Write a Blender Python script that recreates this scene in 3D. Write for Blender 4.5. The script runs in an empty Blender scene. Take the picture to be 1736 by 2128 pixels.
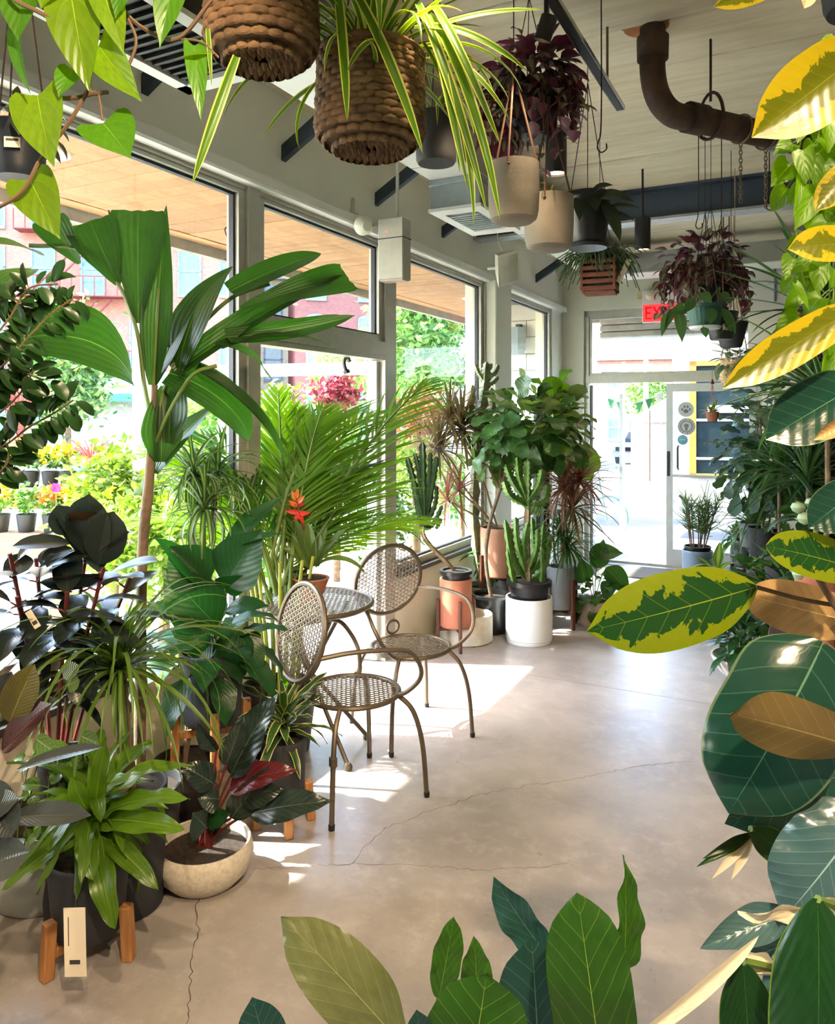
import bpy, math, random
from mathutils import Vector, Matrix
# ------------------------------------------------------------------ camera, world, sun, exposure
scene = bpy.context.scene
COL = scene.collection
FPX, HX, HY, EYE = 1600.0, 868.0, 862.0, 1.71
cam_d = bpy.data.cameras.new('camera'); cam = bpy.data.objects.new('camera', cam_d); COL.objects.link(cam)
cam_d.sensor_fit = 'VERTICAL'; cam_d.sensor_height = 36.0; cam_d.lens = 36.0 * FPX / 2128.0
cam_d.shift_y = -(1064 - HY) / 2128.0
cam_d.clip_start = 0.02; cam_d.clip_end = 400
cam.location = (0, 0, EYE); cam.rotation_euler = (math.pi / 2, 0, 0)
scene.camera = cam
TH = math.radians(27.1)
DX, DY = math.sin(TH), math.cos(TH)          # along the window wall
NX, NY = math.cos(TH), -math.sin(TH)         # away from the window wall
def RC(a, u, z=0.0): return Vector((a * NX + u * DX, a * NY + u * DY, z))
def W(px, py, y): return Vector(((px - HX) / FPX * y, y, EYE + (HY - py) / FPX * y))
def FL(px, py, z=0.0):
    y = (EYE - z) * FPX / (py - HY); return Vector(((px - HX) / FPX * y, y, z))
world = bpy.data.worlds.new('sky_world'); scene.world = world; world.use_nodes = True
wn = world.node_tree; wn.nodes.clear()
sky = wn.nodes.new('ShaderNodeTexSky'); sky.sky_type = 'NISHITA'; sky.sun_disc = False
SUN_EL = math.radians(45)
sun_from = (RC(-1, -0.40)).normalized()       # horizontal direction towards the sun
sky.sun_elevation = SUN_EL; sky.sun_rotation = math.atan2(sun_from.x, sun_from.y)
sky.air_density = 1.0; sky.dust_density = 2.0
bg = wn.nodes.new('ShaderNodeBackground'); bg.inputs['Strength'].default_value = 0.85
wo = wn.nodes.new('ShaderNodeOutputWorld')
wn.links.new(sky.outputs[0], bg.inputs[0]); wn.links.new(bg.outputs[0], wo.inputs[0])
sun_d = bpy.data.lights.new('sun', 'SUN'); sun_d.energy = 11.0; sun_d.angle = 0.012; sun_d.color = (1.0, 0.93, 0.82)
sun = bpy.data.objects.new('sun', sun_d); COL.objects.link(sun)
sdir = Vector((sun_from.x * math.cos(SUN_EL), sun_from.y * math.cos(SUN_EL), math.sin(SUN_EL)))
sun.rotation_euler = sdir.to_track_quat('Z', 'Y').to_euler(); sun.location = sdir * 60
scene.view_settings.view_transform = 'Standard'; scene.view_settings.look = 'None'
scene.view_settings.gamma = 1.0; scene.view_settings.use_curve_mapping = False
scene.view_settings.exposure = 1.82
try:
    scene.cycles.max_bounces = 6; scene.cycles.diffuse_bounces = 4; scene.cycles.glossy_bounces = 2; scene.cycles.transmission_bounces = 4; scene.cycles.transparent_max_bounces = 8
    scene.cycles.use_adaptive_sampling = True; scene.cycles.adaptive_threshold = .05; scene.cycles.use_light_tree = False
    scene.cycles.sample_clamp_indirect = 6.0; scene.cycles.caustics_reflective = False; scene.cycles.caustics_refractive = False
except Exception: pass
# ------------------------------------------------------------------ materials
MATS = {}
def _n(nt, t, **kw):
    n = nt.nodes.new(t)
    for k, v in kw.items(): setattr(n, k, v)
    return n
def rgb(c):
    """sRGB 0-255 -> linear"""
    return tuple(((x / 255) / 12.92 if x / 255 <= .04045 else ((x / 255 + .055) / 1.055) ** 2.4) for x in c) + (1.0,)
def mixc(nt, fac, a, b):
    m = _n(nt, 'ShaderNodeMix', data_type='RGBA')
    for sock, v in ((m.inputs[0], fac), (m.inputs[6], a), (m.inputs[7], b)):
        if hasattr(v, 'links') or isinstance(v, bpy.types.NodeSocket): nt.links.new(v, sock)
        else: sock.default_value = v
    return m.outputs[2]
def mth(nt, op, a, b=None, c=None, clamp=False):
    m = _n(nt, 'ShaderNodeMath', operation=op); m.use_clamp = clamp
    for i, v in enumerate((a, b, c)):
        if v is None: continue
        if isinstance(v, bpy.types.NodeSocket): nt.links.new(v, m.inputs[i])
        else: m.inputs[i].default_value = v
    return m.outputs[0]
def smooth(nt, x, lo, hi):
    m = _n(nt, 'ShaderNodeMapRange', interpolation_type='SMOOTHSTEP')
    nt.links.new(x, m.inputs[0]); m.inputs[1].default_value = lo; m.inputs[2].default_value = hi
    return m.outputs[0]
def noise(nt, scale, detail=4, rough=.55, coord=None, dist=0.0):
    t = _n(nt, 'ShaderNodeTexNoise'); t.inputs['Scale'].default_value = scale
    t.inputs['Detail'].default_value = detail; t.inputs['Roughness'].default_value = rough; t.inputs['Distortion'].default_value = dist
    if coord is not None: nt.links.new(coord, t.inputs['Vector'])
    return t.outputs['Fac']
def M(name, col, rough=.6, metal=0.0, var=0.12, vscale=6.0, bump=0.0, bscale=40.0, col2=None, stretch=None, spec=.5, coat=0.0, emit=None, estr=0.0):
    if name in MATS: return MATS[name]
    m = bpy.data.materials.new(name); m.use_nodes = True; nt = m.node_tree; b = nt.nodes['Principled BSDF']
    tc = _n(nt, 'ShaderNodeTexCoord'); co = tc.outputs['Object']
    if stretch:
        mp = _n(nt, 'ShaderNodeMapping'); mp.inputs['Scale'].default_value = stretch; nt.links.new(co, mp.inputs[0]); co = mp.outputs[0]
    c = rgb(col); c2 = rgb(col2) if col2 else tuple(max(0, x * (1 - var * 2.2)) for x in c[:3]) + (1,)
    nz = noise(nt, vscale, 5, .6, co)
    f = smooth(nt, nz, .35, .68)
    nt.links.new(mixc(nt, f, c, c2), b.inputs['Base Color'])
    b.inputs['Roughness'].default_value = rough; b.inputs['Metallic'].default_value = metal
    b.inputs['Specular IOR Level'].default_value = spec; b.inputs['Coat Weight'].default_value = coat
    if bump:
        bp = _n(nt, 'ShaderNodeBump'); bp.inputs['Strength'].default_value = bump; bp.inputs['Distance'].default_value = .01
        nt.links.new(noise(nt, bscale, 4, .6, co), bp.inputs['Height']); nt.links.new(bp.outputs[0], b.inputs['Normal'])
    if emit:
        b.inputs['Emission Color'].default_value = rgb(emit); b.inputs['Emission Strength'].default_value = estr
    MATS[name] = m; return m
def glass_mat(name, tint=(245, 250, 250), gl=.07):
    if name in MATS: return MATS[name]
    m = bpy.data.materials.new(name); m.use_nodes = True; nt = m.node_tree; nt.nodes.remove(nt.nodes['Principled BSDF'])
    out = nt.nodes['Material Output']; t = _n(nt, 'ShaderNodeBsdfTransparent'); t.inputs[0].default_value = rgb(tint)
    g = _n(nt, 'ShaderNodeBsdfGlossy'); g.inputs['Roughness'].default_value = .02
    mx = _n(nt, 'ShaderNodeMixShader'); mx.inputs[0].default_value = gl
    nt.links.new(t.outputs[0], mx.inputs[1]); nt.links.new(g.outputs[0], mx.inputs[2]); nt.links.new(mx.outputs[0], out.inputs[0])
    MATS[name] = m; return m
def LM(name, top, under=None, vein=None, vn=9, slant=.35, vw=.12, mid=.05, rough=.35, tr=.35, vary=None, vkind='patch', edge=None, ew=.12, hue=.10, spec=.5, bump=.25, trc=None, ribs=0):
    """leaf material: u across (mid-rib at .5), v along.  vary = second colour of a variegation"""
    if name in MATS: return MATS[name]
    m = bpy.data.materials.new(name); m.use_nodes = True; nt = m.node_tree; b = nt.nodes['Principled BSDF']; out = nt.nodes['Material Output']
    tc = _n(nt, 'ShaderNodeTexCoord'); sp = _n(nt, 'ShaderNodeSeparateXYZ'); nt.links.new(tc.outputs['UV'], sp.inputs[0])
    au = mth(nt, 'MULTIPLY', mth(nt, 'ABSOLUTE', mth(nt, 'SUBTRACT', sp.outputs[0], .5)), 2.0); v = sp.outputs[1]
    oi = _n(nt, 'ShaderNodeObjectInfo')
    ct = rgb(top); dark = tuple(x * (1 - hue * 2.5) for x in ct[:3]) + (1,); lite = tuple(min(1, x * (1 + hue * 2.5)) for x in ct[:3]) + (1,)
    col = mixc(nt, oi.outputs['Random'], dark, lite)
    nz = noise(nt, 7, 3, .6, tc.outputs['UV'])
    col = mixc(nt, mth(nt, 'MULTIPLY', smooth(nt, nz, .35, .7), .45), col, dark)
    h = None
    if ribs:
        s = mth(nt, 'SINE', mth(nt, 'MULTIPLY', sp.outputs[0], ribs * 6.283)); h = s
        col = mixc(nt, mth(nt, 'MULTIPLY', smooth(nt, s, .2, 1.0), .35), col, lite)
    if vary:
        cv = rgb(vary)
        mp = _n(nt, 'ShaderNodeMapping'); mp.inputs['Scale'].default_value = (1.0, 3.2, 1.0); mp.inputs['Rotation'].default_value = (0, 0, .35)
        ad = _n(nt, 'ShaderNodeVectorMath', operation='ADD'); cx = _n(nt, 'ShaderNodeCombineXYZ'); nt.links.new(mth(nt, 'MULTIPLY', oi.outputs['Random'], 37.0), cx.inputs[2])
        nt.links.new(tc.outputs['UV'], ad.inputs[0]); nt.links.new(cx.outputs[0], ad.inputs[1]); nt.links.new(ad.outputs[0], mp.inputs[0])
        n2 = noise(nt, 1.7, 5, .62, mp.outputs[0], .4)
        if vkind == 'edge': msk = smooth(nt, mth(nt, 'ADD', au, mth(nt, 'MULTIPLY', mth(nt, 'SUBTRACT', n2, .5), 2.2)), .52, .56)
        elif vkind == 'stripe': msk = mth(nt, 'SUBTRACT', 1.0, smooth(nt, au, .28, .42))
        elif vkind == 'margin': msk = smooth(nt, au, .62, .72)
        elif vkind == 'chevron': msk = smooth(nt, mth(nt, 'SINE', mth(nt, 'MULTIPLY', mth(nt, 'SUBTRACT', v, mth(nt, 'MULTIPLY', au, .25)), 60.0)), .0, .5)
        else: msk = smooth(nt, n2, .52, .56)
        col = mixc(nt, msk, col, cv)
    if edge: col = mixc(nt, smooth(nt, au, 1 - ew, 1 - ew * .6), col, rgb(edge))
    if vein:
        cvn = rgb(vein)
        w = mth(nt, 'SINE', mth(nt, 'MULTIPLY', mth(nt, 'SUBTRACT', v, mth(nt, 'MULTIPLY', mth(nt, 'MULTIPLY', au, slant), mth(nt, 'ADD', mth(nt, 'MULTIPLY', mth(nt, 'MULTIPLY', v, mth(nt, 'SUBTRACT', 1.0, v)), 3.4), .1, clamp=True))), vn * 6.283))
        vm = mth(nt, 'MULTIPLY', smooth(nt, w, 1 - vw * .45, 1.0), .34 if vn > 1 else 0.0)
        mm = mth(nt, 'SUBTRACT', 1.0, smooth(nt, mth(nt, 'DIVIDE', au, mth(nt, 'SUBTRACT', 1.15, v)), mid * .5, mid * .9))
        al = mth(nt, 'MAXIMUM', vm, mm)
        col = mixc(nt, al, col, cvn); h = (mth(nt, 'ADD', w, mth(nt, 'MULTIPLY', mm, -2.0)) if vn > 1 else mth(nt, 'MULTIPLY', mm, -2.0)) if h is None else h
    if under:
        ge = _n(nt, 'ShaderNodeNewGeometry'); cu = rgb(under)
        uc = mixc(nt, al, cu, tuple(min(1, x * 1.5 + .02) for x in cu[:3]) + (1,)) if vein else cu
        col = mixc(nt, ge.outputs['Backfacing'], col, uc)
    nt.links.new(col, b.inputs['Base Color']); b.inputs['Roughness'].default_value = rough; b.inputs['Specular IOR Level'].default_value = spec
    if bump and any(k in name for k in ('variegated', 'bengal', 'deep_green', 'silvery', 'cream_back', 'rubber_leaf_o')):
        und = mth(nt, 'MULTIPLY', noise(nt, 4.5, 3, .6, tc.outputs['UV']), 5.0)
        h = und if h is None else mth(nt, 'ADD', h, und)
    if bump and h is not None:
        bp = _n(nt, 'ShaderNodeBump'); bp.inputs['Strength'].default_value = bump * .45; bp.inputs['Distance'].default_value = .003
        nt.links.new(h, bp.inputs['Height']); nt.links.new(bp.outputs[0], b.inputs['Normal'])
    if tr > 0:
        t = _n(nt, 'ShaderNodeBsdfTranslucent')
        hs = _n(nt, 'ShaderNodeHueSaturation'); hs.inputs['Saturation'].default_value = 1.15; hs.inputs['Value'].default_value = 1.5 ; hs.inputs['Hue'].default_value = .488
        if trc: t.inputs[0].default_value = rgb(trc)
        else: nt.links.new(col, hs.inputs['Color']); nt.links.new(hs.outputs[0], t.inputs[0])
        mx = _n(nt, 'ShaderNodeMixShader'); mx.inputs[0].default_value = tr
        nt.links.new(b.outputs[0], mx.inputs[1]); nt.links.new(t.outputs[0], mx.inputs[2]); nt.links.new(mx.outputs[0], out.inputs[0])
    MATS[name] = m; return m
# ------------------------------------------------------------------ objects
def tag(o, label=None, cat=None, group=None, kind=None):
    if label: o['label'] = label
    if cat: o['category'] = cat
    if group: o['group'] = group
    if kind: o['kind'] = kind
    return o
def empty(name, loc, rz=0.0):
    o = bpy.data.objects.new(name, None); o.empty_display_size = .1; COL.objects.link(o); o.location = loc; o.rotation_euler = (0, 0, rz); return o
def ob(name, me, parent=None, loc=(0, 0, 0), rz=0.0):
    o = bpy.data.objects.new(name, me); COL.objects.link(o); o.location = loc; o.rotation_euler = (0, 0, rz)
    if parent is not None: o.parent = parent
    return o
class MB:
    def __init__(s): s.v = []; s.f = []; s.m = []; s.uv = []
    def add(s, vs, fs, mi=0, uvs=None):
        o = len(s.v); s.v += [tuple(p) for p in vs]
        for i, f in enumerate(fs):
            s.f.append(tuple(j + o for j in f)); s.m.append(mi); s.uv.append(uvs[i] if uvs else None)
        return s
    def box(s, x0, x1, y0, y1, z0, z1, mi=0, T=None):
        vs = [Vector((x, y, z)) for z in (z0, z1) for y in (y0, y1) for x in (x0, x1)]
        if T is not None: vs = [T @ p for p in vs]
        return s.add(vs, [(0, 2, 3, 1), (4, 5, 7, 6), (0, 1, 5, 4), (2, 6, 7, 3), (0, 4, 6, 2), (1, 3, 7, 5)], mi)
    def cbox(s, x0, x1, y0, y1, z0, z1, c=.01, mi=0, T=None):
        """box with chamfered vertical and horizontal edges"""
        xs = (x0, x0 + c, x1 - c, x1); vs = []; fs = []
        def ring(z, k): return [(x0 + k, y0 + c, z), (x0 + c, y0 + k, z), (x1 - c, y0 + k, z), (x1 - k, y0 + c, z), (x1 - k, y1 - c, z), (x1 - c, y1 - k, z), (x0 + c, y1 - k, z), (x0 + k, y1 - c, z)]
        for z, k in ((z0, c * .7), (z0 + c, 0), (z1 - c, 0), (z1, c * .7)): vs += ring(z, k)
        for r in range(3):
            for i in range(8): fs.append((r * 8 + i, r * 8 + (i + 1) % 8, r * 8 + 8 + (i + 1) % 8, r * 8 + 8 + i))
        fs.append(tuple(range(7, -1, -1))); fs.append(tuple(range(24, 32)))
        if T is not None: vs = [T @ Vector(p) for p in vs]
        return s.add(vs, fs, mi)
    def tube(s, pts, r, n=8, mi=0, caps=True, closed=False):
        pts = [Vector(p) for p in pts]; N = len(pts); rs = r if isinstance(r, (list, tuple)) else [r] * N
        up = None; vs = []; fs = []
        for i, p in enumerate(pts):
            if closed: t = pts[(i + 1) % N] - pts[i - 1]
            else: t = pts[min(i + 1, N - 1)] - pts[max(i - 1, 0)]
            if t.length < 1e-9: t = Vector((0, 0, 1))
            t.normalize()
            if up is None: up = Vector((0, 0, 1)) if abs(t.z) < .9 else Vector((1, 0, 0))
            x = t.cross(up)
            if x.length < 1e-6: x = t.orthogonal()
            x.normalize(); y = x.cross(t); up = y
            for k in range(n):
                a = 2 * math.pi * k / n; vs.append(p + (x * math.cos(a) + y * math.sin(a)) * rs[i])
        for i in range(N if closed else N - 1):
            j = (i + 1) % N
            for k in range(n): fs.append((i * n + k, i * n + (k + 1) % n, j * n + (k + 1) % n, j * n + k))
        if caps and not closed: fs.append(tuple(range(n - 1, -1, -1))); fs.append(tuple(range((N - 1) * n, N * n)))
        return s.add(vs, fs, mi)
    def lathe(s, prof, n=28, mi=0, c=(0, 0, 0), T=None, cap0=False, cap1=False):
        vs = []; fs = []
        for r, z in prof:
            for k in range(n):
                a = 2 * math.pi * k / n; p = Vector((c[0] + r * math.cos(a), c[1] + r * math.sin(a), c[2] + z)); vs.append(T @ p if T is not None else p)
        for i in range(len(prof) - 1):
            for k in range(n): fs.append((i * n + k, i * n + (k + 1) % n, (i + 1) * n + (k + 1) % n, (i + 1) * n + k))
        if cap0: fs.append(tuple(range(n - 1, -1, -1)))
        if cap1: fs.append(tuple(range((len(prof) - 1) * n, len(prof) * n)))
        return s.add(vs, fs, mi)
    def mesh(s, name, mats, sm=True, ang=.7):
        me = bpy.data.meshes.new(name); me.from_pydata(s.v, [], s.f)
        for m in (mats if isinstance(mats, (list, tuple)) else [mats]): me.materials.append(m)
        if any(s.m): me.polygons.foreach_set('material_index', s.m)
        if any(u is not None for u in s.uv):
            ul = me.uv_layers.new(name='UVMap'); flat = []
            for f, u in zip(s.f, s.uv): flat += [c for q in (u if u else [(.5, .5)] * len(f)) for c in q]
            ul.data.foreach_set('uv', flat)
        if sm:
            me.shade_smooth()
            if ang: me.set_sharp_from_angle(angle=ang)
        me.update(); return me
    def build(s, name, mats, parent=None, loc=(0, 0, 0), rz=0.0, sm=True, ang=.7):
        return ob(name, s.mesh(name, mats, sm, ang), parent, loc, rz)
def struct(name, mb, mats, parent=None, room=True, sm=False):
    o = mb.build(name, mats, parent, rz=(-TH if room and parent is None else 0), sm=sm)
    if parent is None: o['kind'] = 'structure'
    return o
def copy_tree(o, parent=None):
    c = o.copy(); COL.objects.link(c); c.parent = parent
    for ch in list(o.children): copy_tree(ch, c)
    return c
# ------------------------------------------------------------------ the shop shell
rnd = random.Random(5)
AW, UD, AR, UB, ZC = -2.636, 8.935, 1.5, -4.0, 3.5
m_wall = M('wall_paint', (226, 224, 208), .75, var=.02, vscale=3, bump=.05, bscale=90)
m_wall_r = M('wall_paint_white', (232, 230, 222), .75, var=.02, vscale=3)
m_alu = M('anodised_aluminium', (186, 184, 172), .42, .35, var=.05, vscale=12)
m_dark = M('dark_gasket', (38, 42, 52), .5, var=.05)
m_white = M('white_enamel', (236, 236, 230), .45, var=.02)
m_glass = glass_mat('window_glass', gl=.035)
m_navy = M('navy_steel_paint', (52, 66, 80), .5, var=.06)
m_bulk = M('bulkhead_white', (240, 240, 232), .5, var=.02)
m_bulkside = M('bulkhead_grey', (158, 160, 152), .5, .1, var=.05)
# floor slabs: polished concrete
def floor_mat():
    m = bpy.data.materials.new('polished_concrete'); m.use_nodes = True; nt = m.node_tree; b = nt.nodes['Principled BSDF']
    tc = _n(nt, 'ShaderNodeTexCoord'); co = tc.outputs['Object']
    c = mixc(nt, smooth(nt, noise(nt, 1.3, 6, .62, co), .3, .7), rgb((168, 161, 157)), rgb((138, 131, 128)))
    c = mixc(nt, mth(nt, 'MULTIPLY', smooth(nt, noise(nt, 9, 8, .75, co), .45, .75), .55), c, rgb((184, 179, 177)))
    c = mixc(nt, mth(nt, 'MULTIPLY', smooth(nt, noise(nt, 34, 4, .7, co), .60, .76), .5), c, rgb((126, 116, 108)))
    c = mixc(nt, mth(nt, 'MULTIPLY', smooth(nt, noise(nt, 90, 2, .5, co), .72, .78), .8), c, rgb((84, 74, 66)))
    nt.links.new(c, b.inputs['Base Color'])
    r = _n(nt, 'ShaderNodeMapRange'); nt.links.new(noise(nt, 5, 6, .7, co), r.inputs[0]); r.inputs[3].default_value = .20; r.inputs[4].default_value = .44
    nt.links.new(r.outputs[0], b.inputs['Roughness']); b.inputs['Specular IOR Level'].default_value = .6
    bp = _n(nt, 'ShaderNodeBump'); bp.inputs['Strength'].default_value = .08; nt.links.new(noise(nt, 30, 5, .7, co), bp.inputs['Height']); nt.links.new(bp.outputs[0], b.inputs['Normal'])
    return m
m_floor = floor_mat()
floor = struct('floor', MB().box(AW - .2, AR + .2, UB - .2, UD + .35, -.12, -.012), M('joint_filler', (96, 90, 84), .9))
for u0, u1 in ((UB - .2, 4.84), (4.84, UD + .35)):
    MB().box(AW - .2, AR + .2, u0 + .003, u1 - .003, -.012, 0).build('floor_slab', m_floor, floor, sm=False)
m_crack = M('crack_brown', (92, 78, 66), .95)  # dark brown for the flat crack strips
def crack(pts, w, seed):
    r = random.Random(seed); P = []
    for (x0, y0), (x1, y1) in zip(pts, pts[1:]):
        n = max(2, int(math.hypot(x1 - x0, y1 - y0) / 9))
        for i in range(n): t = i / n; P.append(FL(x0 + (x1 - x0) * t + r.uniform(-4, 4), y0 + (y1 - y0) * t + r.uniform(-2.5, 2.5), .0006))
    P.append(FL(*pts[-1], .0006)); vs = []; fs = []
    R = Matrix.Rotation(TH, 3, 'Z')
    for i, p in enumerate(P):
        t = (P[min(i + 1, len(P) - 1)] - P[max(0, i - 1)]).normalized(); s = Vector((-t.y, t.x, 0)) * w * r.uniform(.35, 1)
        vs += [R @ (p + s), R @ (p - s)]
        if i: fs.append((2 * i - 2, 2 * i - 1, 2 * i + 1, 2 * i))
    MB().add(vs, fs).build('crack', m_crack, floor, sm=False)
crack([(390, 2127), (394, 2060), (400, 1990), (412, 1930), (404, 1890), (418, 1850)], .0022, 1)
crack([(525, 1806), (640, 1800), (735, 1794), (860, 1798), (1000, 1808), (1120, 1802), (1180, 1794)], .0015, 2)
crack([(735, 1794), (765, 1752), (800, 1722), (880, 1690), (990, 1652), (1100, 1632), (1200, 1618), (1330, 1592), (1440, 1582)], .0015, 3)
# ceiling planks (precast boards running across the room)
ceiling = struct('ceiling', MB().box(AW - .2, AR + .2, UB - .2, UD + .3, ZC + .02, ZC + .2), M('joint_dark', (120, 110, 92), .9))
def plank_mat(name, c1, c2, c3, sc=(1.2, 9, 1)):
    m = bpy.data.materials.new(name); m.use_nodes = True; nt = m.node_tree; b = nt.nodes['Principled BSDF']
    tc = _n(nt, 'ShaderNodeTexCoord'); oi = _n(nt, 'ShaderNodeObjectInfo'); mp = _n(nt, 'ShaderNodeMapping'); mp.inputs['Scale'].default_value = sc
    cx = _n(nt, 'ShaderNodeCombineXYZ'); nt.links.new(mth(nt, 'MULTIPLY', oi.outputs['Random'], 50.0), cx.inputs[0]); nt.links.new(cx.outputs[0], mp.inputs['Location'])
    nt.links.new(tc.outputs['Object'], mp.inputs[0])
    c = mixc(nt, smooth(nt, noise(nt, 1.2, 6, .65, mp.outputs[0], 1.0), .32, .68), rgb(c1), rgb(c2))
    c = mixc(nt, mth(nt, 'MULTIPLY', smooth(nt, noise(nt, 3.5, 7, .7, mp.outputs[0], .6), .52, .75), .7), c, rgb(c3))
    hs = _n(nt, 'ShaderNodeHueSaturation'); nt.links.new(c, hs.inputs['Color']); nt.links.new(mth(nt, 'ADD', mth(nt, 'MULTIPLY', oi.outputs['Random'], .22), .89), hs.inputs['Value'])
    nt.links.new(hs.outputs[0], b.inputs['Base Color']); b.inputs['Roughness'].default_value = .7
    return m
m_ceil = plank_mat('ceiling_board_limewash', (238, 226, 198), (220, 206, 176), (242, 234, 216))
u = UB - .2
while u < UD + .3:
    w = .46; z = rnd.uniform(-.004, .004)
    MB().cbox(AW - .2, AR + .2, u + .005, u + w - .004, ZC + z, ZC + .03, .006).build('ceiling_board', m_ceil, ceiling, sm=False); u += w
# window wall
zs, zh = .55, 2.87
T_ = .2
wins = [(-2.8, -.5), (1.5, 3.2), (4.8, 6.5), (6.92, 8.53)]
wl = MB().box(AW - T_, AW, UB - .2, UD, 2.98, ZC + .02)
wl.box(AW - T_, AW + .0, UB - .2, -2.8, 0, 2.98).box(AW - T_, AW, -.5, 1.5, 0, 2.98).box(AW - T_, AW, -2.8, -.5, 0, zs)
for (p0, p1), (q0, q1) in zip(wins, wins[1:]):
    pass
for u0, u1 in ((1.5, 3.2), (4.8, UD)): wl.box(AW - T_, AW, u0, u1, 0, zs)
wl.box(AW - T_, AW, 8.53, UD, zs, 2.98)
struct('wall_left', wl, m_wall)
struct('trim_1', MB().cbox(AW - .02, AW + .06, UB, UD, 2.915, 2.985, .012), m_wall_r)         # ledge over the windows
struct('trim_2', MB().cbox(AW - .21, AW + .10, 6.52, 6.92, 0, 2.93, .01), m_wall)              # square pillar between the windows
struct('trim_3', MB().cbox(AW - .16, AW + .05, 1.5, 3.2, zs, zs + .03, .006).cbox(AW - .16, AW + .05, 4.8, UD, zs, zs + .03, .006), M('dark_sill', (52, 52, 54), .5))
def window(n, u0, u1, z0, z1, bars=()):
    fw = .055; w = struct('window_%d' % n, MB().box(AW - .10, AW - .02, u0, u1, z1, z1 + .05).box(AW - .10, AW - .02, u0, u1, z0, z0 + .05)
        .box(AW - .10, AW - .02, u0, u0 + fw, z0 + .05, z1).box(AW - .10, AW - .02, u1 - fw, u1, z0 + .05, z1), m_alu)
    g = MB()
    for x0, x1 in ((AW - .075, AW - .045),):
        g.box(x0, x1, u0 + fw, u0 + fw + .014, z0 + .05, z1).box(x0, x1, u1 - fw - .014, u1 - fw, z0 + .05, z1).box(x0, x1, u0 + fw, u1 - fw, z1 - .014, z1).box(x0, x1, u0 + fw, u1 - fw, z0 + .05, z0 + .064)
    g.build('gasket', m_dark, w, sm=False)
    MB().box(AW - .063, AW - .057, u0 + fw + .012, u1 - fw - .012, z0 + .062, z1 - .012).build('pane', m_glass, w, sm=False)
    MB().box(AW - .085, AW - .012, u0, u1, z1 + .022, z1 + .032).build('head_bead', m_alu, w, sm=False)
    return w
for i, (u0, u1) in enumerate(wins): window(i + 1, u0, u1, zs + .03, zh)
fr = MB()
for u0, u1 in ((3.2, 3.3), (4.66, 4.8), (6.5, 6.53)): fr.box(AW - .11, AW + .0, u0, u1, 0 if 3 < u0 < 4.7 else zs, zh + .05)
struct('trim_4', fr, m_alu)
# side door set between the second and third mullion: transom light, overhead bar, open leaf outside
window(6, 3.3, 4.66, 2.21, zh)
struct('trim_5', MB().box(AW - .11, AW + .01, 3.3, 4.66, 2.12, 2.215).box(AW - .11, AW + .0, 3.3, 4.66, 2.09, 2.12), m_alu)
cl = MB().cbox(AW + .01, AW + .07, 4.30, 4.58, 2.13, 2.20, .012).tube([(AW + .03, 4.32, 2.12), (AW - .3, 4.1, 2.10), (AW - .75, 4.35, 2.08)], .012, 8)
door1 = empty('door_1', RC(AW - .05, 4.64), -TH); door1['kind'] = 'structure'
def leafdoor(parent, wdt, hgt, ang, glassm=m_glass, sg=1, mf=None):
    T = Matrix.Rotation(ang, 4, 'Z'); mf = mf or m_alu
    f = MB(); s = .07; t = .022
    for x0, x1, z0, z1 in ((0, s, .01, hgt), (wdt - s, wdt, .01, hgt), (s, wdt - s, hgt - .09, hgt), (s, wdt - s, .01, .2)): f.box(x0, x1, -t, t, z0, z1, 0, T)
    f.build('door_frame', mf, parent, sm=False)
    MB().box(s, wdt - s, -.004, .004, .2, hgt - .09, 0, T).build('pane', glassm, parent, sm=False)
    return T
m_doorw = M('door_white_frame', (226, 230, 238), .45, var=.02)
leafdoor(door1, 1.28, 2.08, math.radians(180 + 8), mf=m_doorw)
cl.build('door_closer', m_alu, door1, loc=(0, 0, 0)).matrix_parent_inverse = Matrix.Identity(4)
door1.children[-1].location = Matrix.Rotation(TH, 3, 'Z') @ (-RC(AW - .05, 4.64))
# door wall
dw = MB().box(AW - .0, AW + .25, UD, UD + .3, 0, 2.93).box(AW, AR + .2, UD, UD + .3, 2.93, ZC + .02).box(AW + 2.17, AR + .2, UD, UD + .3, 0, 2.93)
struct('wall_far', dw, m_wall)
struct('wall_right', MB().box(AR, AR + .2, UB - .2, UD, 0, ZC + .02), M('right_wall_grey', (140, 140, 130), .8, var=.03))  # out of view; grey kept dark to weaken the fill light
struct('wall_back', MB().box(AW, AR, UB - .2, UB, 0, ZC + .02), M('back_wall_green', (92, 98, 84), .8, var=.03))  # unseen behind the camera, dark tone chosen to cut bounced light
# entrance door frame, transom window
A0, A1, AM = AW + .25, AW + 2.17, AW + 1.21
e0, e1 = UD + .06, UD + .14
struct('trim_6', MB().box(A0, A0 + .05, e0, e1, 0, 2.93).box(A1 - .05, A1, e0, e1, 0, 2.93).box(A0, A1, e0, e1, 2.86, 2.93).box(A0, A1, e0 - .01, e1 + .01, 2.08, 2.17).box(A0, A1, e0, e1 + .02, -.005, .02), m_alu)
w9 = struct('window_9', MB().box(A0 + .05, A1 - .05, e0 + .02, e1 - .02, 2.17, 2.20).box(A0 + .05, A1 - .05, e0 + .02, e1 - .02, 2.83, 2.86).box(A0 + .05, A0 + .08, e0 + .02, e1 - .02, 2.2, 2.83).box(A1 - .08, A1 - .05, e0 + .02, e1 - .02, 2.2, 2.83), m_alu)
MB().box(A0 + .08, A1 - .08, e0 + .035, e0 + .041, 2.2, 2.83).build('pane', m_glass, w9, sm=False)
door2 = empty('door_2', RC(A0 + .06, e1), -TH); door2['kind'] = 'structure'
m_dooral = M('door_aluminium', (198, 200, 196), .4, .3, var=.04)
leafdoor(door2, .90, 2.06, math.radians(78), mf=m_dooral)
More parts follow.
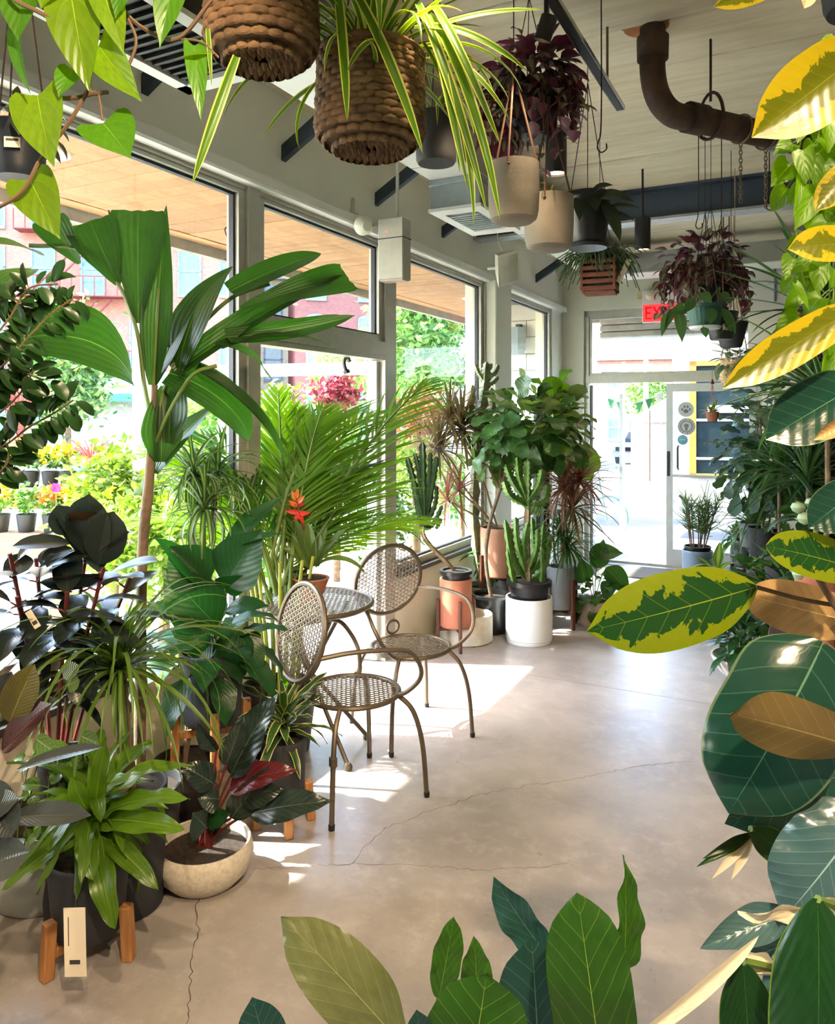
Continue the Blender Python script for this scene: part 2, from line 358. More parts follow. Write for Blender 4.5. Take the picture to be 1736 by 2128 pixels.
MB().box(.1, .84, .04, .07, 1.02, 1.06, 0, Matrix.Rotation(math.radians(78), 4, 'Z')).build('push_bar', m_dooral, door2)
door3 = empty('door_3', RC(A1 - .06, e0 + .03), -TH); door3['kind'] = 'structure'
leafdoor(door3, .93, 2.06, math.radians(180), mf=m_dooral)
MB().box(-.86, -.07, -.07, -.04, 1.015, 1.045).build('push_bar', m_dooral, door3, sm=False)
MB().tube([(-.80, -.02, 1.10), (-.80, -.07, 1.12), (-.80, -.07, 1.34), (-.80, -.02, 1.36)], .012, 8).build('pull_handle', m_dark, door3)
MB().box(-.92, -.89, -.026, -.022, 1.02, 1.30).build('lock_plate', m_dark, door3, sm=False)
# round stickers on the pane of the right-hand leaf
m_stk = M('sticker_grey', (176, 178, 176), .6, var=.02); m_stk_d = M('sticker_ink', (106, 108, 106), .6); m_stk_t = M('sticker_teal', (104, 160, 176), .6)
def disc(mb, c, rx, rz, n=20, mi=0, y=-.012):
    vs = [(c[0] + rx * math.cos(2 * math.pi * k / n), y, c[1] + rz * math.sin(2 * math.pi * k / n)) for k in range(n)]
    return mb.add(vs, [tuple(range(n - 1, -1, -1))], mi)
for nm, cx, cz, r, kind in (('round_sticker', -.72, 1.77, .085, 'paw'), ('round_sticker', -.715, 1.58, .095, 'fist'), ('round_sticker', -.755, 1.43, .056, 'plain')):
    s = MB(); disc(s, (cx, cz), r, r, 28, 0, -.008)
    if kind == 'paw':
        disc(s, (cx, cz - .02), .028, .022, 14, 1, -.010)
        for dx, dz in ((-.04, .0), (-.015, .03), (.018, .03), (.042, .0)): disc(s, (cx + dx, cz + dz), .011, .015, 10, 1, -.010)
    elif kind == 'fist':
        disc(s, (cx, cz), .066, .066, 26, 1, -.009); disc(s, (cx, cz), .056, .056, 26, 0, -.010)
        disc(s, (cx, cz + .008), .026, .022, 14, 1, -.011); s.box(cx - .013, cx + .013, -.0112, -.011, cz - .045, cz, 1)
        for k in range(18):
            if k in (4, 13): continue
            a = k * .349; s.box(-.004, .004, -.0095, -.0085, -.010, .010, 1, Matrix.Translation((cx + .079 * math.cos(a), 0, cz + .079 * math.sin(a))) @ Matrix.Rotation(-a + math.pi / 2, 4, 'Y'))
    else: s.box(cx - .03, cx + .03, -.0092, -.0085, cz - .006, cz + .006, 1)
    s.build(nm, [m_stk_t if kind == 'plain' else m_stk, m_stk if kind == 'plain' else m_stk_d], door3, sm=False)
# bulkhead along the window wall and across the door wall
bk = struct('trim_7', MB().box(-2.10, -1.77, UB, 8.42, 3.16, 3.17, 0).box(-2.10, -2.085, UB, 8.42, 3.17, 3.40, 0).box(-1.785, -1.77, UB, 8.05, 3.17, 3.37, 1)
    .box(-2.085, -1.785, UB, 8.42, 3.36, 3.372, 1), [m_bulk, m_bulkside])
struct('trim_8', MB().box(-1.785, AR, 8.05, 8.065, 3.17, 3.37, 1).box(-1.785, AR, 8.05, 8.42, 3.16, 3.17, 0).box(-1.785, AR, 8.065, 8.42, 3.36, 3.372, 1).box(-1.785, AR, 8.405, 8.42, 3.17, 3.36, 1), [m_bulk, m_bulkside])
m_seam = M('seam_line', (150, 150, 142), .6)
sb = MB()
for uu in (-1.2, .9, 2.35, 4.02, 5.9): sb.box(-2.1, -1.77, uu, uu + .006, 3.1585, 3.16)
sb.build('seam', m_seam, bk, sm=False)
# dark steel cross beam (I section) under the ceiling
struct('trim_9', MB().box(AW, AR, 6.22, 6.38, 3.24, 3.26, 1).box(AW, AR, 6.29, 6.31, 3.26, 3.48).box(AW, AR, 6.22, 6.38, 3.48, ZC), [m_navy, M('beam_edge_light', (170, 176, 180), .4, .3)])
struct('trim_10', MB().box(-.6, -.2, UD - .02, UD, 2.4, 3.45), m_wall_r)
# ------------------------------------------------------------------ plant and pot builders
SHAPES = {
 'ovate': [(0, .12), (.08, .55), (.22, .93), (.36, 1), (.58, .84), (.78, .5), (.92, .17), (1, 0)],
 'oblong': [(0, .1), (.08, .45), (.25, .86), (.5, 1), (.7, .93), (.86, .62), (.95, .22), (1, 0)],
 'heart': [(0, .72), (.06, .94), (.2, 1), (.4, .92), (.6, .68), (.78, .38), (.9, .14), (1, 0)],
 'lance': [(0, .25), (.12, .62), (.35, 1), (.6, .82), (.82, .42), (1, 0)],
 'strap': [(0, .75), (.2, .95), (.5, 1), (.78, .74), (.93, .34), (1, 0)],
 'grass': [(0, .9), (.3, 1), (.7, .7), (1, .02)],
 'obovate': [(0, .12), (.1, .4), (.28, .58), (.5, .82), (.72, 1), (.88, .86), (.96, .52), (1, .12)],
 'round': [(0, .2), (.06, .6), (.2, .9), (.45, 1), (.7, .92), (.88, .65), (.97, .3), (1, .05)],
 'fish': [(0, .10), (.25, .42), (.55, .78), (.85, 1), (.97, .98), (1, .9)],
 'wide': [(0, .2), (.06, .6), (.18, .95), (.4, 1), (.65, .97), (.85, .72), (.95, .3), (1, 0)],
}
def prof(sh, v):
    P = SHAPES[sh]
    for i in range(len(P) - 1):
        (a, wa), (b, wb) = P[i], P[i + 1]
        if v <= b:
            t = (v - a) / (b - a); h = b - a
            ma = (wb - P[i - 1][1]) / (b - P[i - 1][0]) * h if i else (wb - wa) * 1.4
            mb = (P[i + 2][1] - wa) / (P[i + 2][0] - a) * h if i + 2 < len(P) else (wb - wa) * 1.2
            return max(0, (2 * t ** 3 - 3 * t * t + 1) * wa + (t ** 3 - 2 * t * t + t) * ma + (3 * t * t - 2 * t ** 3) * wb + (t ** 3 - t * t) * mb)
    return P[-1][1]
def leaf_mb(L=1.0, Wd=.4, shape='ovate', droop=.4, fold=.12, wave=0.0, nwave=3, twist=0.0, pet=0.0, petr=.012, nl=10, nw=4, lobe=0.0, cup=0.0, rag=0.0, dp=1.0, roll=0.0, seed=0):
    """leaf along +Y, upper side +Z; returns (MB, tip).  slot 0 blade, slot 1 petiole"""
    r = random.Random(seed); mb = MB(); ang = 0.0; p = Vector((0, 0, 0)); spine = []
    npt = 4 if pet > 0 else 0
    if pet > 0:
        pp = [Vector((0, 0, 0))]
        for i in range(npt):
            p = p + Vector((0, math.cos(ang), math.sin(ang))) * (pet / npt); ang -= droop * .10; pp.append(p.copy())
        mb.tube(pp, [petr, petr * .95, petr * .9, petr * .85, petr * .7], 5, 1, caps=False)
    a0 = ang
    for i in range(nl + 1):
        v = i / nl; spine.append((p.copy(), a0 - droop * v ** dp, v)); ang = a0 - droop * ((i + .5) / nl) ** dp
        p = p + Vector((0, math.cos(ang), math.sin(ang))) * (L / nl)
    vs = []; uvs = []; ph = r.uniform(0, 6.28)
    for q, an, v in spine:
        w = prof(shape, v) * Wd * .5; T = Vector((0, math.cos(an), math.sin(an))); N = Vector((0, -math.sin(an), math.cos(an))); tw = twist * v
        for j in range(-nw // 2, nw // 2 + 1):
            s = j / (nw / 2); x = s * w; z = abs(s) * w * (fold * 1.6 - roll * 0) + cup * s * s * w
            z += wave * L * .05 * abs(s) ** 1.5 * math.sin(v * nwave * 6.283 + ph + (1.3 if s > 0 else 0))
            if roll: th_ = roll * s; x = w * math.sin(th_) / roll if abs(roll) > 1e-3 else x; z += w * (1 - math.cos(th_)) / abs(roll) * (1 if roll > 0 else -1)
            y = -lobe * L * abs(s) ** 1.6 * (1 - v) ** 4
            if rag and v > .9: y += r.uniform(-rag, rag * .3) * L
            c, sn = math.cos(tw), math.sin(tw)
            vs.append(q + Vector((x * c - z * sn, 0, 0)) + N * (x * sn + z * c) + T * y); uvs.append((.5 + s * .5, v))
    k = nw + 1; fs = []; fu = []
    for i in range(nl):
        for j in range(nw):
            f = (i * k + j, i * k + j + 1, (i + 1) * k + j + 1, (i + 1) * k + j); fs.append(f); fu.append([uvs[t] for t in f])
    mb.add(vs, fs, 0, fu)
    return mb, spine[-1][0]
def leaf_mesh(mats, **kw):
    mb, tip = leaf_mb(**kw); return mb.mesh('leaf', mats, True, None)
def frame(d, up):
    y = Vector(d).normalized(); z = Vector(up) - y * Vector(up).dot(y)
    if z.length < 1e-5: z = y.orthogonal()
    z.normalize(); x = y.cross(z)
    return Matrix((x, y, z)).transposed().to_4x4()
class Plant:
    def __init__(s, name, label, cat, loc, group=None):
        s.loc = Vector(loc); s.e = tag(empty(name, s.loc), label, cat, group); s.r = random.Random(sum(map(ord, label)))
    def part(s, mb, name, mats, sm=True, ang=.7, stuff=False):
        o = mb.build(name, mats, s.e, sm=sm, ang=ang); o.location = -s.loc
        if stuff: o['kind'] = 'stuff'
        return o
    def leaf(s, me, base, d, up, sc=1.0, name='leaf'):
        o = bpy.data.objects.new(name, me); COL.objects.link(o); o.parent = s.e
        o.matrix_local = Matrix.Translation(Vector(base) - s.loc) @ frame(d, up) @ Matrix.Scale(sc, 4); return o
    def hero(s, mats, base, tip, w, n=(0, -1, .25), name='leaf', fit=True, stem=None, **kw):
        """one leaf from base to tip (world points); w = full width in metres; n = where its upper side looks"""
        base = Vector(base); tip = Vector(tip); ch = tip - base; ln = ch.length
        kw.setdefault('seed', s.r.randint(0, 9999)); kw.setdefault('nl', 22); kw.setdefault('nw', 8)
        t0 = leaf_mb(L=1, Wd=.3, **kw)[1]; L = ln / t0.length
        mb, t = leaf_mb(L=L, Wd=w, **kw)
        A = frame(t, Vector((0, 0, 1))); B = frame(ch, Vector(n)); Mx = Matrix.Translation(base) @ B @ A.inverted()
        mb.v = [tuple(Mx @ Vector(p) - s.loc) for p in mb.v]
        return mb.build(name, mats, s.e, sm=True, ang=None)
    def px(s, mats, b, t, wpx, n=(0, -1, .25), **kw):
        zz = (b[2] + t[2]) / 2
        return s.hero(mats, W(*b), W(*t), wpx * zz / FPX, n, **kw)
    def rosette(s, c, n, meshes, el=(10, 80), sc=(.8, 1.1), az0=None, azr=None, jit=8, spread=.0, dz=0.0):
        az = s.r.uniform(0, 6.28) if az0 is None else az0
        for i in range(n):
            t = (i + .5) / n; az += 2.39996
            a = az if azr is None else azr[0] + (azr[1] - azr[0]) * s.r.random()
            e = math.radians(el[1] + (el[0] - el[1]) * t + s.r.uniform(-jit, jit))
            d = Vector((math.cos(a) * math.cos(e), math.sin(a) * math.cos(e), math.sin(e))); up = Vector((-math.cos(a) * math.sin(e), -math.sin(a) * math.sin(e), math.cos(e)))
            s.leaf(s.r.choice(meshes), Vector(c) + Vector((math.cos(a), math.sin(a), 0)) * spread * t + Vector((0, 0, dz * (1 - t))), d, up, s.r.uniform(*sc))
    def crown(s, c, rad, n, meshes, sc=(.8, 1.15), updir=.35, shell=.55, up_bias=.3):
        for i in range(n):
            z = 1 - 2 * (i + .5) / n; a = i * 2.39996 + s.r.uniform(-.3, .3); q = math.sqrt(max(0, 1 - z * z))
            o = Vector((q * math.cos(a), q * math.sin(a), z)); k = s.r.uniform(shell, 1)
            p = Vector(c) + Vector((o.x * rad[0], o.y * rad[1], o.z * rad[2])) * k
            d = (o + Vector((s.r.uniform(-.5, .5), s.r.uniform(-.5, .5), updir + s.r.uniform(-.4, .4)))).normalized()
            s.leaf(s.r.choice(meshes), p, d, Vector((o.x * .3, o.y * .3, 1)) + Vector((s.r.uniform(-.3, .3),) * 3), s.r.uniform(*sc))
def curve(pts, n=10):
    """catmull-rom through pts"""
    pts = [Vector(p) for p in pts]; P = [pts[0] * 2 - pts[1]] + pts + [pts[-1] * 2 - pts[-2]]; out = []
    for i in range(1, len(P) - 2):
        for k in range(n):
            t = k / n; a, b, c, d = P[i - 1], P[i], P[i + 1], P[i + 2]
            out.append(.5 * ((2 * b) + (c - a) * t + (2 * a - 5 * b + 4 * c - d) * t * t + (3 * b - a - 3 * c + d) * t ** 3))
    out.append(P[-2]); return out
m_soil = M('potting_soil', (52, 40, 32), .95, var=.3, vscale=60, bump=.6, bscale=120)
m_terra = M('terracotta', (172, 108, 84), .8, var=.08, vscale=5, bump=.08)
m_terra2 = M('terracotta_pale', (184, 132, 104), .8, var=.06, vscale=5)
m_conc = M('cast_concrete', (146, 137, 124), .85, var=.10, vscale=4, bump=.12, bscale=60)
m_concl = M('pale_cast_concrete', (206, 200, 186), .85, var=.10, vscale=9, bump=.15, bscale=50)
m_black = M('black_plastic', (24, 26, 30), .35, var=.05)
m_charc = M('charcoal_clay', (46, 47, 52), .7, var=.08, vscale=8)
m_whitep = M('white_glazed_clay', (226, 228, 230), .3, var=.02, spec=.5)
m_greyp = M('grey_matte_clay', (132, 136, 142), .6, var=.05)
m_blueg = M('slate_blue_glaze', (120, 138, 164), .3, var=.05)
m_stone = M('speckled_stoneware', (212, 202, 186), .6, var=.10, vscale=70, bump=.05)
m_beige = M('beige_clay', (190, 178, 160), .8, var=.06)
m_oak = M('oak_wood', (178, 122, 70), .55, var=.14, vscale=5, stretch=(12, 12, 1.5), bump=.06)
m_walnut = M('walnut_wood', (92, 52, 38), .5, var=.15, vscale=5, stretch=(12, 12, 1.5))
m_bark = M('grey_brown_bark', (120, 100, 78), .85, var=.2, vscale=20, bump=.3, bscale=50)
m_stemg = M('green_stem', (96, 122, 50), .5, var=.1)
m_stemb = M('brown_stem', (110, 84, 62), .7, var=.15)
m_stemr = M('red_stem', (112, 42, 40), .5, var=.15)
def pot(P, r0, r1, h, mat, z0=0.0, lip=0.0, wall=.012, name='pot', c=None, bulge=0.0, soil=True, n=32, sz=.88, foot=0.0):
    """pot at the plant's own ground point (c = world centre override); r0 bottom, r1 top"""
    c = Vector(c) if c is not None else P.loc; z = c.z + z0; pr = [(0.001, z), (r0 * .92, z), (r0, z + .012)]
    for i in range(1, 9):
        t = i / 9; pr.append((r0 + (r1 - r0) * t + bulge * math.sin(math.pi * t), z + .012 + (h - .012) * t))
    if lip: pr += [(r1, z + h - lip), (r1 + .012, z + h - lip), (r1 + .012, z + h)]
    else: pr += [(r1, z + h - .004), (r1 - .003, z + h)]
    pr += [(r1 - wall, z + h), (r1 - wall - .001, z + h * sz - .01)]
    o = P.part(MB().lathe(pr, n, 0, (c.x, c.y, 0)), name, mat)
    if soil:
        pr2 = [(r1 - wall, z + h * sz), (r1 * .6, z + h * sz + .008), (0.001, z + h * sz + .012)]
        P.part(MB().lathe(pr2, n, 0, (c.x, c.y, 0)), 'soil', m_soil)
    return Vector((c.x, c.y, z + h * sz))
def stand(name, label, loc, r, ztop, mat, nleg=4, rot=.4, wleg=.03, over=.1, splay=.02, zring=None, group=None, cat='plant stand'):
    e = tag(empty(name, loc), label, cat, group); zr = ztop - .03 if zring is None else zring
    for i in range(nleg):
        a = rot + i * 2 * math.pi / nleg; R = Matrix.Rotation(a, 4, 'Z'); T = R @ Matrix.Translation((r, 0, 0)) @ Matrix.Rotation(-splay, 4, 'Y')
        MB().cbox(-wleg / 2, wleg / 2, -wleg / 2, wleg / 2, 0, ztop + over, .004, 0, T).build('leg', mat, e, sm=False)
    for i in range(max(1, nleg // 2)):
        MB().cbox(-r, r, -wleg * .3, wleg * .3, zr - .015, zr + .015, .003, 0, Matrix.Rotation(rot + i * math.pi / max(1, nleg // 2), 4, 'Z')).build('cross_bar', mat, e, sm=False)
    return e
def frond_mesh(mats, L=1.0, nl=26, ll=.35, lw=.022, droop=1.1, vang=50, seed=0, stalk=.25, llift=.25, ld=.5):
    """feather palm leaf along +Y with paired leaflets, slot 0 leaflets, slot 1 rachis"""
    r = random.Random(seed); mb = MB(); n = 22; ang = 0; p = Vector((0, 0, 0)); sp = []
    for i in range(n + 1):
        sp.append((p.copy(), ang)); ang -= droop / n * (.4 + 1.2 * i / n); p = p + Vector((0, math.cos(ang), math.sin(ang))) * (L / n)
    mb.tube([q for q, _ in sp], [.009 * L * (1 - .85 * i / n) + .0012 for i in range(n + 1)], 5, 1, caps=False)
    for i in range(nl):
        t = stalk + (1 - stalk) * (i + .3) / nl; f = t * n; k = min(int(f), n - 1); q = sp[k][0].lerp(sp[k + 1][0], f - k); an = sp[k][1]
        T = Vector((0, math.cos(an), math.sin(an))); N = Vector((0, -math.sin(an), math.cos(an)))
        ln = ll * (math.sin(math.pi * min(.98, .18 + .80 * (i / nl))) ** .7) * r.uniform(.85, 1.1)
        for sgn in (-1, 1):
            va = math.radians(vang - 25 * i / nl + r.uniform(-7, 7)); d0 = T * math.cos(va) + Vector((sgn, 0, 0)) * math.sin(va) + N * (llift + r.uniform(-.15, .15)); d0.normalize()
            side = d0.cross(N).normalized(); m = 4; vs = []; pp = q.copy(); dd = d0.copy()
            for j in range(m + 1):
                w = lw * (1, 1.0, .9, .6, .05)[j] * .5 * (.5 if j == 0 else 1); vs += [pp + side * w, pp + N * w * .35 * 0 , pp - side * w]
                dd = (dd - Vector((0, 0, ld * .22))).normalized(); pp = pp + dd * ln / m
            fs = []; fu = []
            for j in range(m):
                for c in (0, 1):
                    fs.append((j * 3 + c, j * 3 + c + 1, j * 3 + 4 + c, j * 3 + 3 + c)); fu.append([(c * .5, j / m), (c * .5 + .5, j / m), (c * .5 + .5, (j + 1) / m), (c * .5, (j + 1) / m)])
            mb.add(vs, fs, 0, fu)
    return mb.mesh('frond', mats, True, None)
def foliage(center, rad, n, size, seed, clusters=14, asp=.5, flat=.0):
    """MB of many small folded leaves scattered in clumps within an ellipsoid"""
    r = random.Random(seed); mb = MB(); C = []
    for i in range(clusters):
        z = 1 - 2 * (i + .5) / clusters; a = i * 2.4; q = math.sqrt(1 - z * z); k = r.uniform(.45, .85); C.append(Vector((q * math.cos(a) * rad[0], q * math.sin(a) * rad[1], z * rad[2])) * k)
    cr = min(rad) * .45
    for i in range(n):
        c = r.choice(C); p = Vector(center) + c + Vector((r.gauss(0, 1), r.gauss(0, 1), r.gauss(0, .9))) * cr * .6
        d = Vector((r.gauss(0, 1), r.gauss(0, 1), r.gauss(.1, .7))).normalized(); x = d.orthogonal().normalized(); x = Matrix.Rotation(r.uniform(0, 6.28), 3, d) @ x; nn = d.cross(x)
        s = size * r.uniform(.6, 1.25); w = s * asp * .5
        mb.add([p, p + d * s * .5 + x * w + nn * w * .3, p + d * s, p + d * s * .5 - x * w + nn * w * .3], [(0, 1, 2), (0, 2, 3)], 0, [[(.5, 0), (1, .5), (.5, 1)], [(.5, 0), (.5, 1), (0, .5)]])
    return mb
# ------------------------------------------------------------------ bistro chairs and table
m_iron = M('taupe_powdercoat', (104, 92, 76), .42, .5, var=.06, vscale=15)
m_mesh = M('taupe_perforated_steel', (112, 100, 84), .45, .45, var=.05)
m_foot = M('rubber_cap', (20, 18, 18), .6)
def lattice(R, pitch, w, t):
    """perforated floral panel: three sets of thin flats crossing inside a circle (XY plane)"""
    mb = MB()
    for k in range(3):
        T = Matrix.Rotation(k * math.pi / 3, 4, 'Z'); x = -R + pitch * (.5 if k else .5)
        while x < R:
            h = math.sqrt(max(0, R * R - x * x))
            if h > .01: mb.box(x - w / 2, x + w / 2, -h, h, -t / 2 + k * .0003, t / 2 + k * .0003, 0, T)
            x += pitch
    return mb
def ring(R, r, c=(0, 0, 0), T=None, n=40, m=8):
    pts = [Vector((R * math.cos(2 * math.pi * i / n), R * math.sin(2 * math.pi * i / n), 0)) + Vector(c) for i in range(n)]
    if T is not None: pts = [T @ p for p in pts]
    return MB().tube(pts, r, m, closed=True)
def make_chair(label):
    e = tag(empty('bistro_armchair', (0, 0, 0)), label, 'chair', 'round-backed bistro armchairs')
    R = .213
    seat = ring(R, .012, (0, 0, .452)).build('seat', m_iron, e)
    p = lattice(R - .004, .021, .0034, .003); p.v = [(x, y, z + .455) for x, y, z in p.v]; p.build('perforated_panel', m_mesh, seat, sm=False)
    T = Matrix.Translation((0, -.262, .765)) @ Matrix.Rotation(math.radians(78), 4, 'X')
    back = ring(.207, .013, T=T).build('backrest', m_iron, e)
    p = lattice(.203, .021, .0034, .003); p.v = [tuple(T @ Vector(q)) for q in p.v]; p.build('perforated_panel', m_mesh, back, sm=False)
    ring(.038, .008, T=Matrix.Translation((0, -.212, .508)) @ Matrix.Rotation(math.radians(82), 4, 'X'), n=24).build('connector_ring', m_iron, e)
    for s in (-1, 1):
        MB().tube(curve([(s * .200, -.270, .700), (s * .245, -.16, .715), (s * .285, -.02, .712), (s * .305, .10, .690), (s * .298, .165, .620), (s * .265, .19, .545), (s * .205, .165, .478), (s * .165, .135, .452)], 6), .0105, 8).build('armrest', m_iron, e)
        lg = MB().tube(curve([(s * .15, .15, .448), (s * .195, .20, .38), (s * .228, .228, .24), (s * .242, .242, .02)], 6), .0115, 8).build('leg', m_iron, e)
        MB().lathe([(.001, 0), (.013, 0), (.014, .022), (.001, .026)], 10, 0, (s * .2425, .2425, 0)).build('foot_cap', m_foot, lg)
        lg = MB().tube(curve([(s * .15, -.15, .448), (s * .19, -.195, .38), (s * .225, -.225, .24), (s * .240, -.240, .02)], 6), .0115, 8).build('leg', m_iron, e)
        MB().lathe([(.001, 0), (.013, 0), (.014, .022), (.001, .026)], 10, 0, (s * .2405, -.2405, 0)).build('foot_cap', m_foot, lg)
    MB().cbox(-.014, .014, -.014, .014, -.02, .02, .003, 0, Matrix.Translation((.224, -.224, .27))).build('clamp_collar', m_iron, e, sm=False)
    return e
chA = make_chair('nearer bistro armchair with round perforated back turned to the viewer')
chB = copy_tree(chA); chB['label'] = 'farther bistro armchair with round perforated back, facing the viewer by the terracotta pots'
chA.location = (-.297, 3.505, 0); chA.rotation_euler.z = math.radians(-54.6)
chB.location = (-.038, 4.18, 0); chB.rotation_euler.z = math.radians(-150.8)
TBL = Vector((-.55, 3.93, 0))
tb = tag(empty('bistro_table', TBL), 'round perforated steel bistro table under the red-flowered bromeliad', 'table')
top = ring(.318, .012, (0, 0, .752)).build('table_top', m_iron, tb)
p = lattice(.312, .024, .0066, .003); p.v = [(x, y, z + .757) for x, y, z in p.v]; p.build('perforated_panel', m_mesh, top, sm=False)
ring(.30, .007, (0, 0, .738)).build('under_rim', m_iron, top)
for a in (24, -46, 204, 134):
    c, s = math.cos(math.radians(a)), math.sin(math.radians(a))
    lg = MB().tube([(-c * .20, -s * .20, .74), (0, 0, .40), (c * .31, s * .31, .02)], .011, 8).build('leg', m_iron, tb)
    MB().lathe([(.001, 0), (.02, .003), (.022, .02), (.012, .035), (.001, .036)], 12, 0, (c * .31, s * .31, 0)).build('foot_cap', m_iron, lg)
# ------------------------------------------------------------------ plants by the left-hand window
L_palm = LM('fishtail_palm_leaf', (44, 80, 32), None, (110, 140, 70), 1, 0, .02, .02, .38, .42, ribs=9, bump=.35)
L_rub = LM('rubber_leaf_dark', (30, 42, 38), (84, 66, 46), (70, 78, 66), 16, .3, .05, .035, .3, .06, bump=.1, hue=.06)
L_spath = LM('peace_lily_leaf', (30, 72, 34), (90, 92, 56), (54, 96, 48), 10, .45, .3, .03, .34, .36, bump=.16)
L_pony = LM('ponytail_leaf', (86, 116, 44), None, (140, 160, 80), 1, 0, .02, .12, .4, .35)
L_drac = LM('dracaena_leaf_bright', (84, 118, 30), None, (140, 170, 60), 1, 0, .02, .05, .33, .35, ribs=5, bump=.2)
L_dracd = LM('dracaena_leaf_dark', (52, 82, 44), None, (90, 110, 60), 1, 0, .02, .08, .35, .3, vary=(120, 146, 72), vkind='stripe')
L_dracv = LM('dracaena_leaf_white_edge', (58, 92, 40), None, None, tr=.3, edge=(206, 204, 132), ew=.28)
L_philo = LM('philodendron_leaf_dark', (34, 48, 40), (92, 36, 40), (86, 96, 80), 9, .35, .1, .04, .25, .12, bump=.25)
L_philr = LM('philodendron_leaf_burgundy', (96, 34, 38), (110, 40, 42), (140, 70, 66), 9, .35, .1, .04, .25, .2)
L_fben = LM('weeping_fig_leaf', (40, 74, 34), (86, 96, 50), None, tr=.3, rough=.3)
L_areca = LM('areca_leaflet', (98, 142, 40), None, (120, 156, 60), 1, 0, .02, .1, .4, .6)
L_arecad = LM('areca_leaflet_dark', (42, 86, 34), None, (80, 120, 50), 1, 0, .02, .1, .4, .4)
L_brom = LM('bromeliad_leaf', (86, 110, 50), (120, 140, 70), None, tr=.3, rough=.35)
L_red = LM('bromeliad_bract', (214, 52, 40), None, (236, 90, 60), 1, 0, .02, .06, .4, .4)
L_org = LM('bromeliad_flower', (232, 130, 60), None, None, tr=.3)
L_pep = LM('round_trailing_leaf', (84, 116, 52), None, (180, 196, 140), 4, .5, .2, .05, .3, .3)
L_striped = LM('striped_trailing_leaf', (60, 90, 74), None, None, vary=(180, 196, 190), vkind='chevron', tr=.2)

# --- tall fishtail palm
P = Plant('fishtail_palm', 'tall fishtail palm with ragged fan leaves in front of the biggest window', 'palm', FL(290, 1790)); Z = 2.95
pot(P, .13, .16, .30, m_charc)
P.part(MB().tube(curve([P.loc + Vector((0, 0, .26)), W(292, 1400, Z), W(296, 1150, Z), W(309, 1010, Z), W(318, 880, Z), W(322, 800, Z)], 6), [.022] * 8 + [.020] * 10 + [.018] * 7 + [.011] * 6, 10), 'trunk', m_bark)
fr = lambda pts, r: P.part(MB().tube(curve(pts, 6), r, 6), 'stem', m_stemg)
fr([W(318, 890, Z), W(300, 800, Z), W(285, 690, Z), W(245, 590, Z), W(170, 520, 2.9), W(60, 510, 2.8)], .008)
fr([W(318, 880, Z), W(320, 780, Z), W(330, 600, Z)], .007)
fr([W(320, 900, Z), W(345, 800, 2.97), W(400, 700, 3.0), W(480, 620, 3.05), W(560, 590, 3.1)], .008)
fr([W(320, 930, Z), W(350, 860, 2.9), W(400, 780, 2.85), W(450, 760, 2.85)], .007)
up_ = (0, -1, .3)
for b, t, w, kw in (
    ((318, 800), (346, 425), 68, dict(shape='lance', droop=.15, fold=.1)),
    ((288, 672), (287, 436), 118, dict(shape='fish', droop=.1, fold=.05, rag=.02)),
    ((246, 592), (186, 458), 108, dict(shape='fish', droop=.2, fold=.05, rag=.03)),
    ((274, 790), (-25, 735), 215, dict(shape='lance', droop=2.1, fold=.08, n=(.35, -.6, .75), nw=8)),
    ((165, 548), (98, 450), 72, dict(shape='fish', droop=.2, rag=.02)),
    ((84, 530), (-40, 505), 66, dict(shape='lance', droop=.4)),
    ((70, 560), (-40, 640), 80, dict(shape='lance', droop=.5)),
    ((372, 770), (486, 552), 110, dict(shape='lance', droop=.9, fold=.1, n=(-.4, -.8, .5))),
    ((478, 606), (668, 527), 52, dict(shape='strap', droop=.3, fold=.2)),
    ((500, 640), (724, 578), 82, dict(shape='fish', droop=.25, fold=.1, rag=.02)),
    ((366, 775), (712, 572), 62, dict(shape='strap', droop=.35, fold=.3, n=(-.2, -.9, .5))),
    ((470, 700), (738, 655), 46, dict(shape='strap', droop=-.45, fold=.2, rag=.02)),
    ((455, 722), (690, 722), 52, dict(shape='strap', droop=.8, fold=.1, n=(0, -.5, 1))),
    ((455, 715), (552, 775), 60, dict(shape='fish', droop=.9, fold=.1, n=(.2, -.7, .8))),
    ((352, 775), (520, 915), 104, dict(shape='strap', droop=1.3, fold=.12, n=(.5, -.7, .6), nw=8)),
    ((352, 920), (372, 768), 96, dict(shape='lance', droop=.5, fold=.1, n=(-.3, -.9, .2))),
    ((325, 985), (452, 838), 92, dict(shape='lance', droop=.4, fold=.15, n=(-.5, -.6, .6))),
    ((408, 765), (596, 972), 38, dict(shape='strap', droop=.9, fold=.2, n=(.5, -.5, .7))),
    ((335, 960), (335, 800), 84, dict(shape='lance', droop=.3, fold=.1, n=(.5, -.9, .2))),
    ((322, 800), (420, 600), 70, dict(shape='lance', droop=.3, n=(-.5, -.8, .3)))):
    kw.setdefault('n', up_); n = kw.pop('n')
    P.px([L_palm, m_stemg], b + (Z,), t + (Z + (t[0] - 310) * .0009,), w, n, **kw)

